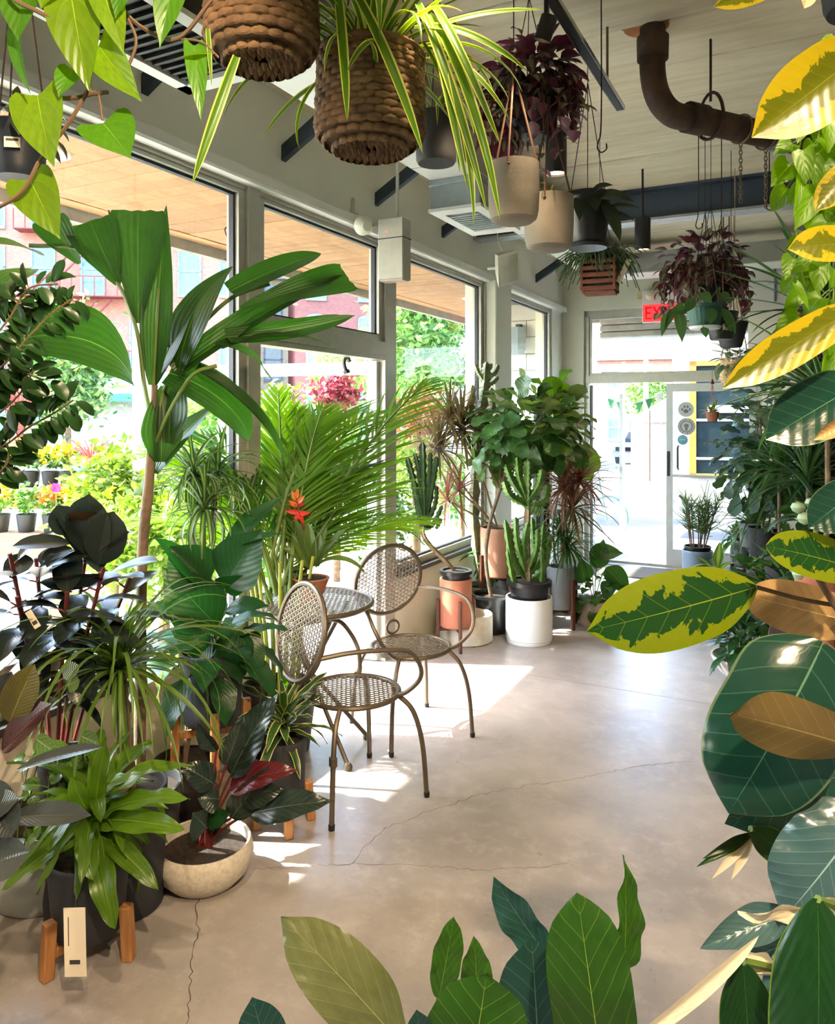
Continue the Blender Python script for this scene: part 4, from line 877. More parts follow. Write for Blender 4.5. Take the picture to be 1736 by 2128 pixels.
# --- barrel-topped column cactus in the fig crown
P = Plant('column_cactus', 'dark ribbed column cactus showing above the fig leaves', 'cactus', FL(1128, 1272)); Z = P.loc.y
sc_ = pot(P, .11, .13, .28, m_charc)
ribbed(P, [sc_, W(1126, 1050, Z), W(1127, 900, Z), W(1129, 812, Z)], .075, 7, M('cactus_dark', (44, 62, 40), .6, var=.2), 'column', teeth=False, amp=.18, n=8)
# --- euphorbia in terracotta on stand
tl = RC(-2.32, 5.15)
st = stand('plant_stand', 'walnut stand carrying the terracotta pot of the slim euphorbia', tl, .135, .18, m_walnut, 4, rot=.2, wleg=.024, over=.19, splay=0)
P = Plant('slim_euphorbia', 'slim crested euphorbia in a black liner and terracotta pot on a walnut stand', 'cactus', tl + Vector((0, 0, .165))); Z = tl.y
pot(P, .118, .118, .35, m_terra, soil=False)
sc_ = pot(P, .095, .108, .12, m_black, z0=.29, lip=.025, name='nursery_pot')
ribbed(P, [sc_, W(884, 1120, Z), W(882, 1080, Z)], .018, 4, m_corky, 'trunk', teeth=False)
for b, c, r in (((880, 1000), (878, 918), .026), ((860, 1000), (846, 950), .022), ((900, 1000), (908, 948), .022), ((870, 980), (862, 940), .018), ((893, 990), (895, 940), .018), ((866, 1040), (858, 1000), .018), ((904, 1050), (908, 1010), .016), ((872, 1080), (864, 1040), .014), ((900, 1090), (920, 1050), .016), ((915, 1080), (906, 1100), .014)):
    ribbed(P, [W(882, 1100, Z), W(*b, Z), W(*c, Z)], r, 4, M('euphorbia_dark', (50, 84, 40), .55, var=.2, vscale=16), 'arm')
# --- marginata in tall terracotta
tl = RC(-2.30, 5.95)
st = stand('plant_stand', 'walnut stand carrying the tall terracotta pot of the marginata', tl, .165, .40, m_walnut, 4, rot=.55, wleg=.028, over=.17, splay=0)
P = Plant('marginata', 'bronze-leaved multi-stem marginata in a tall terracotta pot on a walnut stand', 'houseplant', tl + Vector((0, 0, .386))); Z = tl.y
sc_ = pot(P, .145, .145, .40, m_terra2, sz=.94)
mm = [leaf_mesh([L_marg, m_stemg], L=.46, Wd=.026, shape='strap', droop=d, fold=.3, nl=8, nw=2, seed=i) for i, d in enumerate((.3, .8, 1.3, .5))]
mmp = [leaf_mesh([L_margp, m_stemr], L=.40, Wd=.022, shape='strap', droop=d, fold=.3, nl=8, nw=2, seed=i) for i, d in enumerate((.3, .8, 1.3, .5))]
for q, n, ms_ in (((912, 935), 90, mm), ((960, 895), 90, mm), ((935, 875), 60, mm), ((930, 1040), 30, mmp), ((955, 1020), 26, mmp)):
    t = W(q[0], q[1], Z); P.part(MB().tube(curve([sc_, sc_.lerp(t, .5) + Vector((P.r.uniform(-.06, .06), 0, 0)), t], 6), .009, 6), 'cane', m_corky); P.rosette(t, n, ms_, (-25, 88), (.6, 1.05), jit=14)
# --- pink marginata on the right of the group
tl = FL(1166, 1300)
st = stand('plant_stand', 'walnut stand under the grey pot of the pink-edged marginata', tl, .15, .16, m_walnut, 4, rot=.5, wleg=.03, over=.24, splay=0)
P = Plant('pink_marginata', 'pink-edged marginata with drooping green skirt in a grey pot near the entrance', 'houseplant', tl + Vector((0, 0, .145))); Z = tl.y
sc_ = pot(P, .11, .115, .34, m_greyp)
mmg = [leaf_mesh([L_margg, m_stemg], L=.42, Wd=.018, shape='grass', droop=d, fold=.3, nl=8, nw=2, seed=i) for i, d in enumerate((.6, 1.2, 1.8))]
for q, n, ms_ in (((1175, 1015), 70, mmp), ((1205, 1000), 60, mmp), ((1190, 1060), 50, mm), ((1180, 1140), 60, mmg), ((1165, 1110), 50, mmg)):
    t = W(q[0], q[1], Z); P.part(MB().tube(curve([sc_, sc_.lerp(t, .5) + Vector((P.r.uniform(-.05, .05), 0, 0)), t], 6), .009, 6), 'cane', m_corky); P.rosette(t, n, ms_, (-35, 85), (.6, 1.05), jit=14)
# --- trailing philodendron in the wide beige pot
P = Plant('trailing_philodendron', 'low trailing philodendron spilling over a wide beige pot at the end of the far group', 'houseplant', FL(1236, 1296)); Z = P.loc.y
sc_ = pot(P, .135, .15, .20, m_beige)
mb_ = [leaf_mesh([L_broad, m_stemg], L=.10, Wd=.085, shape='heart', lobe=.12, droop=d, fold=.12, pet=.05, petr=.003, nl=8, seed=i) for i, d in enumerate((.4, .9, 1.2))]
P.crown(sc_ + Vector((0, 0, .06)), (.22, .2, .13), 60, mb_, (.6, 1.1), 0, .5)
for b, t, w, d in (((1225, 1150), (1296, 1150), 40, .5), ((1260, 1180), (1308, 1235), 50, .5), ((1240, 1180), (1255, 1120), 40, .4), ((1215, 1210), (1205, 1160), 44, .4), ((1250, 1230), (1285, 1215), 36, .5)):
    P.px([L_broad, m_stemg], b + (Z,), t + (Z - .05,), w, (.1, -.8, .5), shape='ovate', droop=d)
    P.part(MB().tube(curve([sc_, sc_.lerp(W(*b, Z), .5) + Vector((0, 0, .04)), W(*b, Z)], 4), .004, 6), 'stalk', m_stemg)
# --- grey pot behind
P = Plant('leafy_ficus', 'bushy green plant in a black liner and grey pot behind the fig trunk', 'houseplant', FL(1034, 1284)); Z = P.loc.y
pot(P, .135, .14, .36, m_greyp, soil=False); sc_ = pot(P, .11, .13, .13, m_black, z0=.30, name='nursery_pot')
mgf = [leaf_mesh([L_broad, m_stemg], L=.13, Wd=.055, shape='ovate', droop=d, pet=.03, petr=.003, nl=7, seed=i) for i, d in enumerate((.3, .8))]
P.crown(sc_ + Vector((0, 0, .12)), (.2, .18, .16), 50, mgf, (.7, 1.2), .5, .4)
# --- concrete ring planter, empty
e = tag(MB().lathe([(.001, 0), (.19, 0), (.205, .012), (.205, .20), (.2, .206), (.165, .206), (.16, .2), (.16, .05), (.001, .05)], 44).build('concrete_planter', m_concl, loc=FL(968, 1330)), 'low empty pale concrete planter on the floor beside the farther chair', 'planter')
# --- spiky cycad-like plant behind the chairs at the window
P = Plant('snake_plant', 'short pale snake plant behind the far terracotta pots', 'houseplant', RC(-2.38, 6.45))
sc_ = pot(P, .11, .12, .3, m_concl)
msn = [leaf_mesh([LM('snake_leaf', (96, 124, 70), None, None, vary=(150, 166, 110), vkind='chevron', edge=(200, 196, 110), ew=.2, tr=.15), m_stemg], L=.45, Wd=.05, shape='strap', droop=d, fold=.2, nl=8, seed=i) for i, d in enumerate((.05, .2))]
P.rosette(sc_, 14, msn, (65, 88), (.6, 1.1))
# --- pair of empty rose pots under the table
for i, (x, y, r, lb) in enumerate(((800, 1345, .1, 'dusty rose clay pot on the floor left of the pale concrete planter'),)):
    tag(MB().lathe([(.001, 0), (r * .8, 0), (r * .84, .01), (r, .22), (r - .012, .22), (r * .8, .03), (.001, .03)], 30).build('clay_pot', M('rose_clay', (196, 160, 146), .8), loc=FL(x, y)), lb, 'pot')
# ------------------------------------------------------------------ plants on the right
L_tri = LM('variegated_rubber_leaf', (26, 64, 26), (150, 128, 74), (120, 136, 44), 8, .22, .05, .026, .24, .30, vary=(108, 122, 16), vkind='edge', bump=.15, hue=.05)
L_trid = LM('variegated_rubber_leaf_dark', (24, 58, 46), (150, 128, 74), (84, 118, 92), 8, .25, .05, .026, .16, .16, edge=(84, 104, 76), ew=.05, bump=.15, hue=.05)  # pale edge band paints a rim highlight on the leaf
L_triy = LM('variegated_rubber_leaf_yellow', (92, 98, 14), (120, 112, 30), (130, 134, 40), 11, .22, .05, .02, .28, .38, vary=(168, 150, 20), vkind='edge', bump=.12, hue=.04)
L_tan = LM('rubber_leaf_underside', (168, 138, 92), (190, 156, 100), (220, 190, 130), 11, .22, .06, .035, .4, .12, bump=.3, hue=.05)
L_olive = LM('rubber_leaf_olive_back', (104, 88, 50), (104, 88, 50), (140, 120, 74), 8, .22, .06, .04, .22, .12, bump=.08, hue=.05)
L_lemon = LM('lemon_philodendron_leaf', (98, 144, 14), (120, 160, 40), (160, 190, 60), 5, .5, .05, .03, .36, .5, hue=.08)
L_aud = LM('bengal_fig_leaf', (46, 84, 26), (120, 132, 84), (140, 162, 70), 7, .42, .05, .022, .32, .30, bump=.2)
L_audb = LM('bengal_fig_leaf_blue', (38, 74, 66), (120, 132, 84), (110, 140, 120), 7, .42, .05, .022, .24, .18, bump=.2)
L_audo = LM('bengal_fig_leaf_sheen', (92, 98, 62), (120, 120, 70), (140, 146, 96), 7, .42, .05, .022, .22, .15, bump=.25)  # olive tone paints the sheen on an upturned leaf
L_dkg = LM('deep_green_leaf', (24, 58, 26), (150, 130, 80), (50, 90, 40), 12, .5, .05, .02, .24, .22, edge=(90, 120, 26), ew=.04)
L_teal = LM('silvery_teal_lit_leaf', (66, 96, 98), (190, 170, 130), (130, 156, 150), 9, .4, .06, .03, .2, .12)  # teal partly stands for bluish light falling on the leaf
L_cream = LM('cream_back_leaf', (214, 200, 170), (214, 196, 160), (230, 214, 180), 9, .3, .05, .03, .45, .15)
L_mons = LM('monstera_leaf', (54, 104, 30), (90, 120, 50), (90, 140, 60), 7, .45, .08, .03, .28, .3)

# --- variegated rubber tree, foreground right
P = Plant('variegated_rubber_tree', 'large variegated rubber tree filling the right foreground', 'tree', Vector((.98, 1.42, 0)))
sc_ = pot(P, .15, .18, .34, m_charc)
tr_ = curve([sc_, Vector((.99, 1.40, .7)), W(1790, 1420, 1.32), W(1765, 1280, 1.3), W(1780, 1000, 1.3), W(1790, 700, 1.3), W(1800, 400, 1.32), W(1790, 60, 1.35)], 6)
P.part(MB().tube(tr_, .011, 8), 'trunk', m_stemb)
def stalk(b, j, z=1.3, r=.004, m=m_stemb): P.part(MB().tube(curve([W(j[0], j[1], z), W((b[0] + j[0]) / 2, (b[1] + j[1]) / 2 + 4, z - .01), W(b[0], b[1], z - .02)], 5), r, 6), 'petiole', m)
stalk((1572, 1220), (1760, 1262)); stalk((1690, 1180), (1765, 1300), r=.006)
for m_, b, t, w, n, z, kw in (
    (L_tri, (1572, 1220), (1219, 1312), 156, (.12, -1, .22), 1.28, dict(shape='oblong', droop=.45, fold=.06, roll=-.25)),
    (L_tan, (1800, 1300), (1533, 1232), 108, (0, -1, .1), 1.34, dict(shape='oblong', droop=.1, fold=.05, wave=.4)),
    (L_trid, (1712, 1335), (1514, 1690), 262, (-.35, -1, .2), 1.15, dict(shape='wide', droop=.7, fold=.02, roll=-.45)),
    (L_trid, (1810, 1580), (1506, 1712), 120, (-.1, -1, .35), 1.24, dict(shape='oblong', droop=.3, fold=.08)),
    (L_olive, (1800, 1560), (1513, 1482), 130, (0, -1, -.1), 1.05, dict(shape='oblong', droop=-.25, fold=-.12, wave=.45, nwave=1.6)),
    (L_trid, (1800, 790), (1591, 914), 130, (-.1, -1, .3), 1.25, dict(shape='oblong', droop=.3)),
    (L_triy, (1800, 628), (1502, 808), 84, (-.1, -1, .2), 1.2, dict(shape='oblong', droop=.2, fold=.12)),
    (L_triy, (1810, 505), (1637, 518), 84, (0, -1, .3), 1.2, dict(shape='oblong', droop=.3, fold=.08)),
    (L_triy, (1810, 95), (1562, 286), 150, (-.2, -1, -.2), 1.15, dict(shape='oblong', droop=.25, fold=.2)),
    (L_tri, (1770, 1180), (1592, 1135), 98, (0, -1, .4), 1.2, dict(shape='round', droop=.4, fold=.1)),
    (L_tan, (1790, 860), (1690, 915), 44, (0, -1, .2), 1.15, dict(shape='oblong', droop=.3, roll=1.2)),
    (L_trid, (1790, 1010), (1680, 1098), 96, (-.2, -1, .2), 1.2, dict(shape='oblong', droop=.3)),
    (L_triy, (1790, 330), (1694, 440), 64, (-.4, -1, .1), 1.3, dict(shape='oblong', droop=.3)),
    (L_triy, (1640, -40), (1482, 14), 44, (0, -1, -.4), 1.25, dict(shape='oblong', droop=.2)),
    (L_tan, (1690, -40), (1672, 18), 34, (0, -1, 0), 1.25, dict(shape='oblong', droop=.2)),
    (L_tri, (1800, 700), (1725, 640), 40, (0, -1, .4), 1.22, dict(shape='oblong', droop=.2))):
    P.px([m_, m_stemb], b + (z,), t + (z - .02,), w, n, **kw)
    if b[0] < 1765 and b[0] != 1572: stalk((b[0], b[1]), (1775, b[1] + 40), z + .02)

# --- lemon philodendron, hanging on the right
hp = W(1735, 120, 1.62)
P = Plant('lemon_philodendron', 'lime heart-leaved philodendron trailing from a hanging pot at the right edge', 'houseplant', Vector((hp.x + .06, hp.y, hp.z + .1)))
sc_ = pot(P, .075, .09, .14, m_charc)
for a in (0, 2.1, 4.2): P.part(MB().tube([sc_ + Vector((math.cos(a) * .085, math.sin(a) * .085, .0)), Vector((P.loc.x, P.loc.y, ZC - .02))], .0015, 5), 'hanging_cord', m_black)
mh = [leaf_mesh([L_lemon, m_stemg], L=.062, Wd=.05, shape='heart', lobe=.14, droop=d, fold=.14, pet=.035, petr=.0016, nl=8, seed=i) for i, d in enumerate((.4, .8, 1.1))]
for xs in ([1735, 1700, 1665, 1655, 1665, 1715], [1740, 1720, 1700, 1680, 1700, 1710], [1745, 1735, 1730, 1715, 1725, 1720], [1750, 1750, 1745, 1740, 1735, 1730]):
    ys = [130, 210, 290, 420, 560, 700]; z0 = 1.6
    cv = curve([sc_] + [W(x, y, z0 + P.r.uniform(-.06, .06)) for x, y in zip(xs, ys)], 7); P.part(MB().tube(cv, .0018, 5), 'vine', m_stemg)
    for q in cv[5::2]:
        a = P.r.uniform(0, 6.28); d = Vector((math.cos(a), -.4 + .5 * math.sin(a), -.8 + P.r.uniform(-.2, .5))); P.leaf(P.r.choice(mh), q, d, (P.r.uniform(-.4, .4), -1, .6), P.r.uniform(.7, 1.2))
for b, t, w in (((1702, 218), (1675, 268), 58), ((1724, 248), (1722, 320), 40), ((1672, 250), (1657, 300), 40), ((1668, 312), (1676, 386), 44), ((1692, 402), (1650, 480), 54), ((1664, 368), (1648, 452), 20), ((1704, 555), (1700, 612), 44), ((1655, 590), (1682, 646), 18), ((1726, 690), (1725, 742), 32), ((1738, 742), (1702, 802), 36), ((1724, 745), (1708, 790), 30), ((1700, 510), (1665, 545), 50), ((1725, 470), (1715, 520), 40), ((1735, 560), (1728, 600), 40), ((1690, 330), (1700, 400), 36)):
    P.px([L_lemon, m_stemg], b + (1.5,), t + (1.49,), w, (P.r.uniform(-.3, .3), -1, .3), shape='heart', lobe=.13, droop=.35, fold=.14, nw=4, nl=10)

# --- Bengal fig, foreground bottom
P = Plant('bengal_fig', 'Bengal fig whose upturned leaves enter at the bottom edge of the view', 'houseplant', Vector((.13, 1.16, 0)))
sc_ = pot(P, .13, .16, .30, m_charc)
P.part(MB().tube(curve([sc_, Vector((.12, 1.15, .6)), W(1010, 2330, 1.12), W(1040, 2200, 1.1)], 6), .012, 8), 'trunk', m_stemb)
for m_, b, t, w, n, z, kw in (
    (L_audo, (850, 2190), (584, 1905), 142, (.35, -1, .7), 1.08, dict(shape='oblong', droop=.8, fold=-.08, wave=.6, nwave=1.5)),
    (L_aud, (912, 2075), (944, 1905), 62, (.1, -1, .3), 1.16, dict(shape='oblong', droop=.2, fold=.1, wave=.5)),
    (L_aud, (992, 2060), (986, 1945), 66, (0, -1, .2), 1.14, dict(shape='ovate', droop=.2, wave=.6)),
    (L_aud, (965, 2280), (1012, 2022), 215, (0, -1, .3), 1.0, dict(shape='wide', droop=.6, fold=.05, wave=.4, roll=-.3)),
    (L_audb, (1150, 2000), (1026, 1824), 78, (-.5, -.8, .5), 1.16, dict(shape='oblong', droop=.3, fold=.22, wave=.5)),
    (L_audb, (1120, 2220), (1105, 1950), 165, (.1, -1, .1), 1.12, dict(shape='wide', droop=.2, fold=.05)),
    (L_aud, (1250, 2215), (1200, 1856), 174, (-.15, -1, .35), 1.04, dict(shape='wide', droop=.45, fold=.04, roll=-.3, wave=.2)),
    (L_aud, (1295, 2020), (1298, 1778), 70, (.4, -1, .1), 1.15, dict(shape='ovate', droop=.25, fold=.25, wave=.6)),
    (L_audb, (570, 2230), (524, 2072), 100, (.2, -1, .3), 1.05, dict(shape='oblong', droop=.3, fold=.1)),
    (L_audb, (880, 2200), (866, 2098), 60, (.1, -1, .3), 1.0, dict(shape='oblong', droop=.3))):
    P.px([m_, m_stemg], b + (z,), t + (z - .01,), w, n, **kw)
    P.part(MB().tube(curve([W(1030, 2260, 1.11), W((b[0] + 1030) / 2, max(b[1] + 60, 2180), z + .03), W(b[0], b[1], z)], 5), .005, 6), 'petiole', m_stemg)

# --- big silvery philodendron bottom right
P = Plant('silver_philodendron', 'large-leaved silvery philodendron at the lower right corner', 'houseplant', Vector((.80, 1.25, 0)))
sc_ = pot(P, .13, .15, .28, m_charc)
P.part(MB().tube(curve([sc_, Vector((.80, 1.2, .5)), W(1800, 2050, 1.15), W(1800, 1850, 1.15)], 6), .012, 8), 'trunk', m_stemg)
for m_, b, t, w, n, z, kw in (
    (L_dkg, (1700, 1868), (1690, 2330), 190, (-.35, -1, .1), .96, dict(shape='oblong', droop=.7, fold=.03, roll=-.5)),
    (L_teal, (1800, 1690), (1632, 1905), 200, (-.3, -.9, .5), 1.1, dict(shape='wide', droop=.9, wave=.6, roll=-.5)),
    (L_cream, (1800, 1855), (1535, 1900), 46, (0, -.9, -.3), 1.0, dict(shape='oblong', droop=.3, fold=.3, wave=.6)),
    (L_teal, (1640, 1900), (1455, 1972), 84, (-.1, -.7, .7), 1.12, dict(shape='lance', droop=.5, roll=.9)),
    (L_teal, (1680, 1940), (1510, 2010), 90, (0, -.8, .5), 1.16, dict(shape='ovate', droop=.5, wave=.7)),
    (L_cream, (1350, 2140), (1578, 1944), 32, (.2, -1, .4), 1.0, dict(shape='strap', droop=.25, fold=.3)),
    (L_dkg, (1545, 1998), (1560, 2260), 116, (-.2, -1, .2), 1.02, dict(shape='oblong', droop=.3, fold=.1)),
    (L_cream, (1620, 2010), (1512, 2000), 40, (0, -.6, .8), 1.05, dict(shape='ovate', droop=.6, wave=.8)),
    (L_dkg, (1560, 1722), (1660, 1792), 66, (-.2, -1, .2), 1.2, dict(shape='oblong', droop=.3)),
    (L_teal, (1740, 1640), (1600, 1740), 90, (-.1, -.6, .8), 1.25, dict(shape='ovate', droop=.6, wave=.5)),
    (L_cream, (1730, 2080), (1590, 2160), 60, (0, -.8, .6), 1.08, dict(shape='ovate', droop=.5)),
    (L_dkg, (1800, 2080), (1700, 2150), 70, (0, -1, .2), .94, dict(shape='ovate', droop=.3)),
    (L_teal, (1720, 1990), (1600, 2100), 120, (-.3, -.8, .4), 1.14, dict(shape='wide', droop=.5, wave=.6)),
    (L_teal, (1760, 1640), (1650, 1690), 60, (-.1, -.5, .9), 1.25, dict(shape='ovate', droop=.7, wave=.4)),
    (L_tan, (1780, 1670), (1640, 1640), 60, (0, -1, .2), 1.3, dict(shape='ovate', droop=.3))):
    P.px([m_, m_stemg], b + (z,), t + (z - .01,), w, n, **kw)
    if b[0] > 1400: P.part(MB().tube(curve([W(1800, min(2060, b[1] + 110), 1.15), W((b[0] + 1810) / 2, b[1] + 30, z + .05), W(b[0], b[1], z)], 5), .005, 6), 'petiole', m_stemg)
for t in ((1447, 1802), (1480, 1826), (1520, 1828), (1460, 1785), (1582, 1778)):
    P.px([L_cream if t[0] in (1480, 1520) else L_dkg, m_stemg], (1562, 1733, 1.22), t + (1.2,), 20, (0, -.8, .6), shape='lance', droop=.6, fold=.4, nw=2)

# --- back row along the right, near to far
L_spk = LM('spider_green_leaf', (64, 108, 56), None, None, tr=.35, edge=(170, 190, 140), ew=.35)
L_snake = LM('snake_leaf_yellow_edge', (52, 86, 52), None, None, edge=(206, 190, 90), ew=.3, tr=.2, vary=(90, 120, 86), vkind='chevron')
L_dkoval = LM('dark_oval_leaf', (28, 66, 34), (70, 100, 56), (50, 90, 50), 10, .4, .1, .03, .3, .25)
L_dief = LM('dieffenbachia_leaf', (110, 146, 60), None, (150, 180, 100), 9, .4, .1, .04, .35, .4, vary=(176, 186, 100), vkind='stripe')
L_bl = LM('bluish_fig_leaf', (58, 92, 78), (110, 130, 100), (100, 130, 110), 7, .5, .1, .035, .35, .25, bump=.4)
m_pencil = M('pencil_cactus_green', (92, 128, 66), .5, var=.15)
# peace lily in white bowl
P = Plant('bowl_peace_lily', 'glossy dark peace lily in a wide white bowl on the floor at the right', 'houseplant', FL(1560, 1418))
pr = [(.001, 0), (.09, 0), (.11, .006), (.19, .07), (.235, .15), (.24, .165), (.226, .165), (.2, .13), (.1, .06), (.001, .05)]
P.part(MB().lathe(pr, 40, 0, (P.loc.x, P.loc.y, 0)), 'bowl', m_whitep)
for dx, dy, m_ in ((-.08, -.04, M('sage_plastic', (110, 150, 130), .4)), (.08, -.05, m_black), (.03, .09, m_black)):
    pot(P, .06, .08, .16, m_, z0=.07, c=P.loc + Vector((dx, dy, 0)), name='nursery_pot')
mdk = [leaf_mesh([L_dkoval, m_stemg], L=.20, Wd=.062, shape='lance', droop=d, fold=.12, pet=.14, petr=.003, nl=9, seed=i) for i, d in enumerate((.5, .9, 1.3))]
for dx, dy in ((-.08, -.04), (.08, -.05), (.03, .09), (.0, 0)): P.rosette(P.loc + Vector((dx, dy, .2)), 22, mdk, (5, 82), (.75, 1.1))
# grey pot behind bowl
P = Plant('grey_pot_dracaena', 'green dracaena with long drooping blades in a grey cylinder pot at the right', 'houseplant', FL(1650, 1420))
sc_ = pot(P, .10, .11, .34, m_greyp)
mgd = [leaf_mesh([L_dkoval, m_stemg], L=.55, Wd=.045, shape='strap', droop=d, fold=.2, nl=9, seed=i) for i, d in enumerate((.5, 1.0, 1.6))]
P.rosette(sc_ + Vector((0, 0, .1)), 34, mgd, (-5, 80), (.7, 1.1), dz=.2)
P.px([L_dkoval, m_stemg], (1700, 1300, 3.6), (1510, 1428, 3.3), 22, (0, -.4, 1), shape='strap', droop=.4)
# monstera
P = Plant('monstera', 'low split-leaf monstera with bright glossy leaves beside the terracotta bowl', 'houseplant', FL(1588, 1300))
sc_ = pot(P, .13, .16, .30, m_charc)
mmo = [leaf_mesh([L_mons, m_stemg], L=.24, Wd=.22, shape='heart', lobe=.12, droop=d, fold=.1, pet=.22, petr=.005, wave=.5, nl=9, seed=i) for i, d in enumerate((.6, 1.0, 1.3))]
P.rosette(sc_, 22, mmo, (0, 75), (.7, 1.05))
# blades rosette etc
def simple(name, label, loc, potspec, cat='houseplant'):
    P = Plant(name, label, cat, loc); return P, pot(P, *potspec)
P, sc_ = simple('pencil_cactus', 'airy pencil cactus in a glossy slate-blue pot beside the entrance door', FL(1450, 1212), (.145, .15, .34, m_blueg))
pot(P, .12, .135, .06, m_black, z0=.32, name='nursery_pot', soil=False); Z = P.loc.y
for k in range(9):
    a = k * .9; t = sc_ + Vector((math.cos(a) * P.r.uniform(.06, .22), math.sin(a) * .12, P.r.uniform(.34, .52))); b = sc_ + Vector((math.cos(a) * .06, math.sin(a) * .06, 0))
    P.part(MB().tube(curve([b, b.lerp(t, .5), t], 4), .007, 6), 'stem', m_stemb)
    tw = MB()
    for j in range(44):
        q = b.lerp(t, P.r.uniform(.45, 1.1)); e = q + Vector((P.r.gauss(0, .075), P.r.gauss(0, .075), abs(P.r.gauss(.10, .06)))); tw.tube([q, q.lerp(e, .5) + Vector((P.r.uniform(-.01, .01), 0, -.01)), e], [.004, .0035, .002], 4)
    P.part(tw, 'twigs', m_pencil, stuff=True)
P, sc_ = simple('dieffenbachia', 'pale-leaved dieffenbachia in a rounded terracotta bowl at the right', FL(1492, 1224), (.10, .15, .17, m_terra2))
mdi = [leaf_mesh([L_dief, m_stemg], L=.26, Wd=.085, shape='lance', droop=d, fold=.1, pet=.06, petr=.004, nl=8, seed=i) for i, d in enumerate((.3, .9, 1.4))]
P.rosette(sc_, 18, mdi, (0, 85), (.75, 1.15))
tl = FL(1538, 1222)
stand('plant_stand', 'small walnut stand under the grey cylinder pot at the right', tl, .09, .20, m_walnut, 4, rot=.3, wleg=.03, over=.05, splay=0)
P, sc_ = simple('zz_plant', 'upright bright-leaved plant in a grey cylinder pot on a small walnut stand', tl + Vector((0, 0, .215)), (.085, .085, .26, m_greyp))
P.rosette(sc_, 30, msm, (30, 88), (.8, 1.3))
P, sc_ = simple('yellow_snake_plant', 'tall snake plant with yellow-edged sword leaves at the right', FL(1580, 1250), (.11, .12, .30, m_charc))
mys = [leaf_mesh([L_snake, m_stemg], L=.62, Wd=.055, shape='strap', droop=d, fold=.2, nl=8, seed=i, twist=.5) for i, d in enumerate((.05, .25, .4))]
P.rosette(sc_, 20, mys, (62, 88), (.7, 1.1))
# plants on the tiered bench
m_shelf = M('dark_walnut_board', (70, 42, 32), .6, var=.15, stretch=(1, 8, 8))
bn = tag(empty('display_bench', RC(.15, 6.05), -TH), 'dark wooden display bench carrying the upper plants at the right', 'bench')
for z in (.52,): MB().cbox(-.36, .30, -1.9, 1.55, z - .03, z, .004).build('top_board', m_shelf, bn, sm=False)
for x in (-.32, .26):
    for y in (-1.84, -.2, 1.5): MB().cbox(x - .025, x + .025, y - .025, y + .025, 0, .49, .004).build('leg', m_shelf, bn, sm=False)
ZB = .52
def bench(px_, y): 
    p = W(px_, 900, y); p.z = ZB; return p
P, sc_ = simple('variegated_spider_plant', 'white-edged spider plant spilling over the bench end near the entrance', bench(1562, 6.95), (.09, .11, .22, m_greyp))
mspk = [leaf_mesh([L_spk, m_stemg], L=.42, Wd=.020, shape='grass', droop=d, fold=.3, nl=9, nw=2, seed=i) for i, d in enumerate((1.0, 1.6, 2.2, .5))]
P.rosette(sc_, 100, mspk, (-5, 85), (.6, 1.1), jit=12)
P, sc_ = simple('bench_fiddle_fig', 'dark fiddle-leaf fig with dense foliage on the bench left end', bench(1585, 6.5), (.10, .12, .24, m_charc))
P.part(MB().tube(curve([sc_, sc_ + Vector((0, 0, .5)), sc_ + Vector((-.03, 0, 1.1))], 5), .010, 7), 'trunk', m_bark)
mbl = [leaf_mesh([L_bl if i < 2 else L_dkoval, m_stemg], L=.20, Wd=.12, shape='obovate', droop=d, fold=.12, wave=.8, pet=.02, petr=.004, nl=8, seed=i) for i, d in enumerate((.4, .9, .6, 1.1))]
P.crown(sc_ + Vector((-.06, 0, .62)), (.26, .26, .42), 80, mbl, (.7, 1.1), -.05, .4)
P, sc_ = simple('bench_dracaena', 'spiky green dracaena standing on the bench in front of the fiddle fig', bench(1620, 5.6), (.09, .11, .22, m_charc))
P.part(MB().tube([sc_, sc_ + Vector((0, 0, .62))], .012, 7), 'cane', m_bark)
mbd = [leaf_mesh([L_margg, m_stemg], L=.40, Wd=.035, shape='strap', droop=d, fold=.2, nl=8, seed=i) for i, d in enumerate((.3, .8, 1.4))]
P.rosette(sc_ + Vector((0, 0, .58)), 50, mbd, (-20, 85), (.7, 1.1))
P, sc_ = simple('bench_fan_palm', 'fan palm with long narrow blades at the right end of the bench', bench(1680, 4.9), (.11, .13, .24, m_charc))
P.part(MB().tube([sc_, sc_ + Vector((0, 0, .5))], .014, 7), 'cane', m_bark)
mfp = [leaf_mesh([L_dkoval, m_stemg], L=.62, Wd=.028, shape='grass', droop=d, fold=.3, nl=9, nw=2, seed=i) for i, d in enumerate((.5, 1.0, 1.5))]
P.rosette(sc_ + Vector((0, 0, .55)), 60, mfp, (-10, 85), (.7, 1.15)); P.rosette(sc_ + Vector((0, 0, 1.15)), 50, mfp, (-10, 70), (.7, 1.15))
P.part(MB().tube([sc_ + Vector((0, 0, .5)), sc_ + Vector((0, 0, 1.16))], .010, 7), 'cane', m_bark)
P, sc_ = simple('bench_birdsnest', 'ruffled glossy fern on the bench at mid height', bench(1655, 5.25), (.09, .11, .20, m_charc))
mbn = [leaf_mesh([LM('ruffled_fern_leaf', (70, 110, 52), None, (110, 140, 80), 12, .3, .3, .06, .3, .35), m_stemg], L=.36, Wd=.08, shape='strap', droop=d, fold=.1, wave=1.0, nwave=6, nl=12, seed=i) for i, d in enumerate((.6, 1.1, 1.5))]
P.rosette(sc_, 26, mbn, (-5, 75), (.7, 1.1))
P, sc_ = simple('bench_philodendron', 'dark broad-leaved philodendron at the near end of the bench', bench(1715, 4.4), (.10, .12, .22, m_charc))
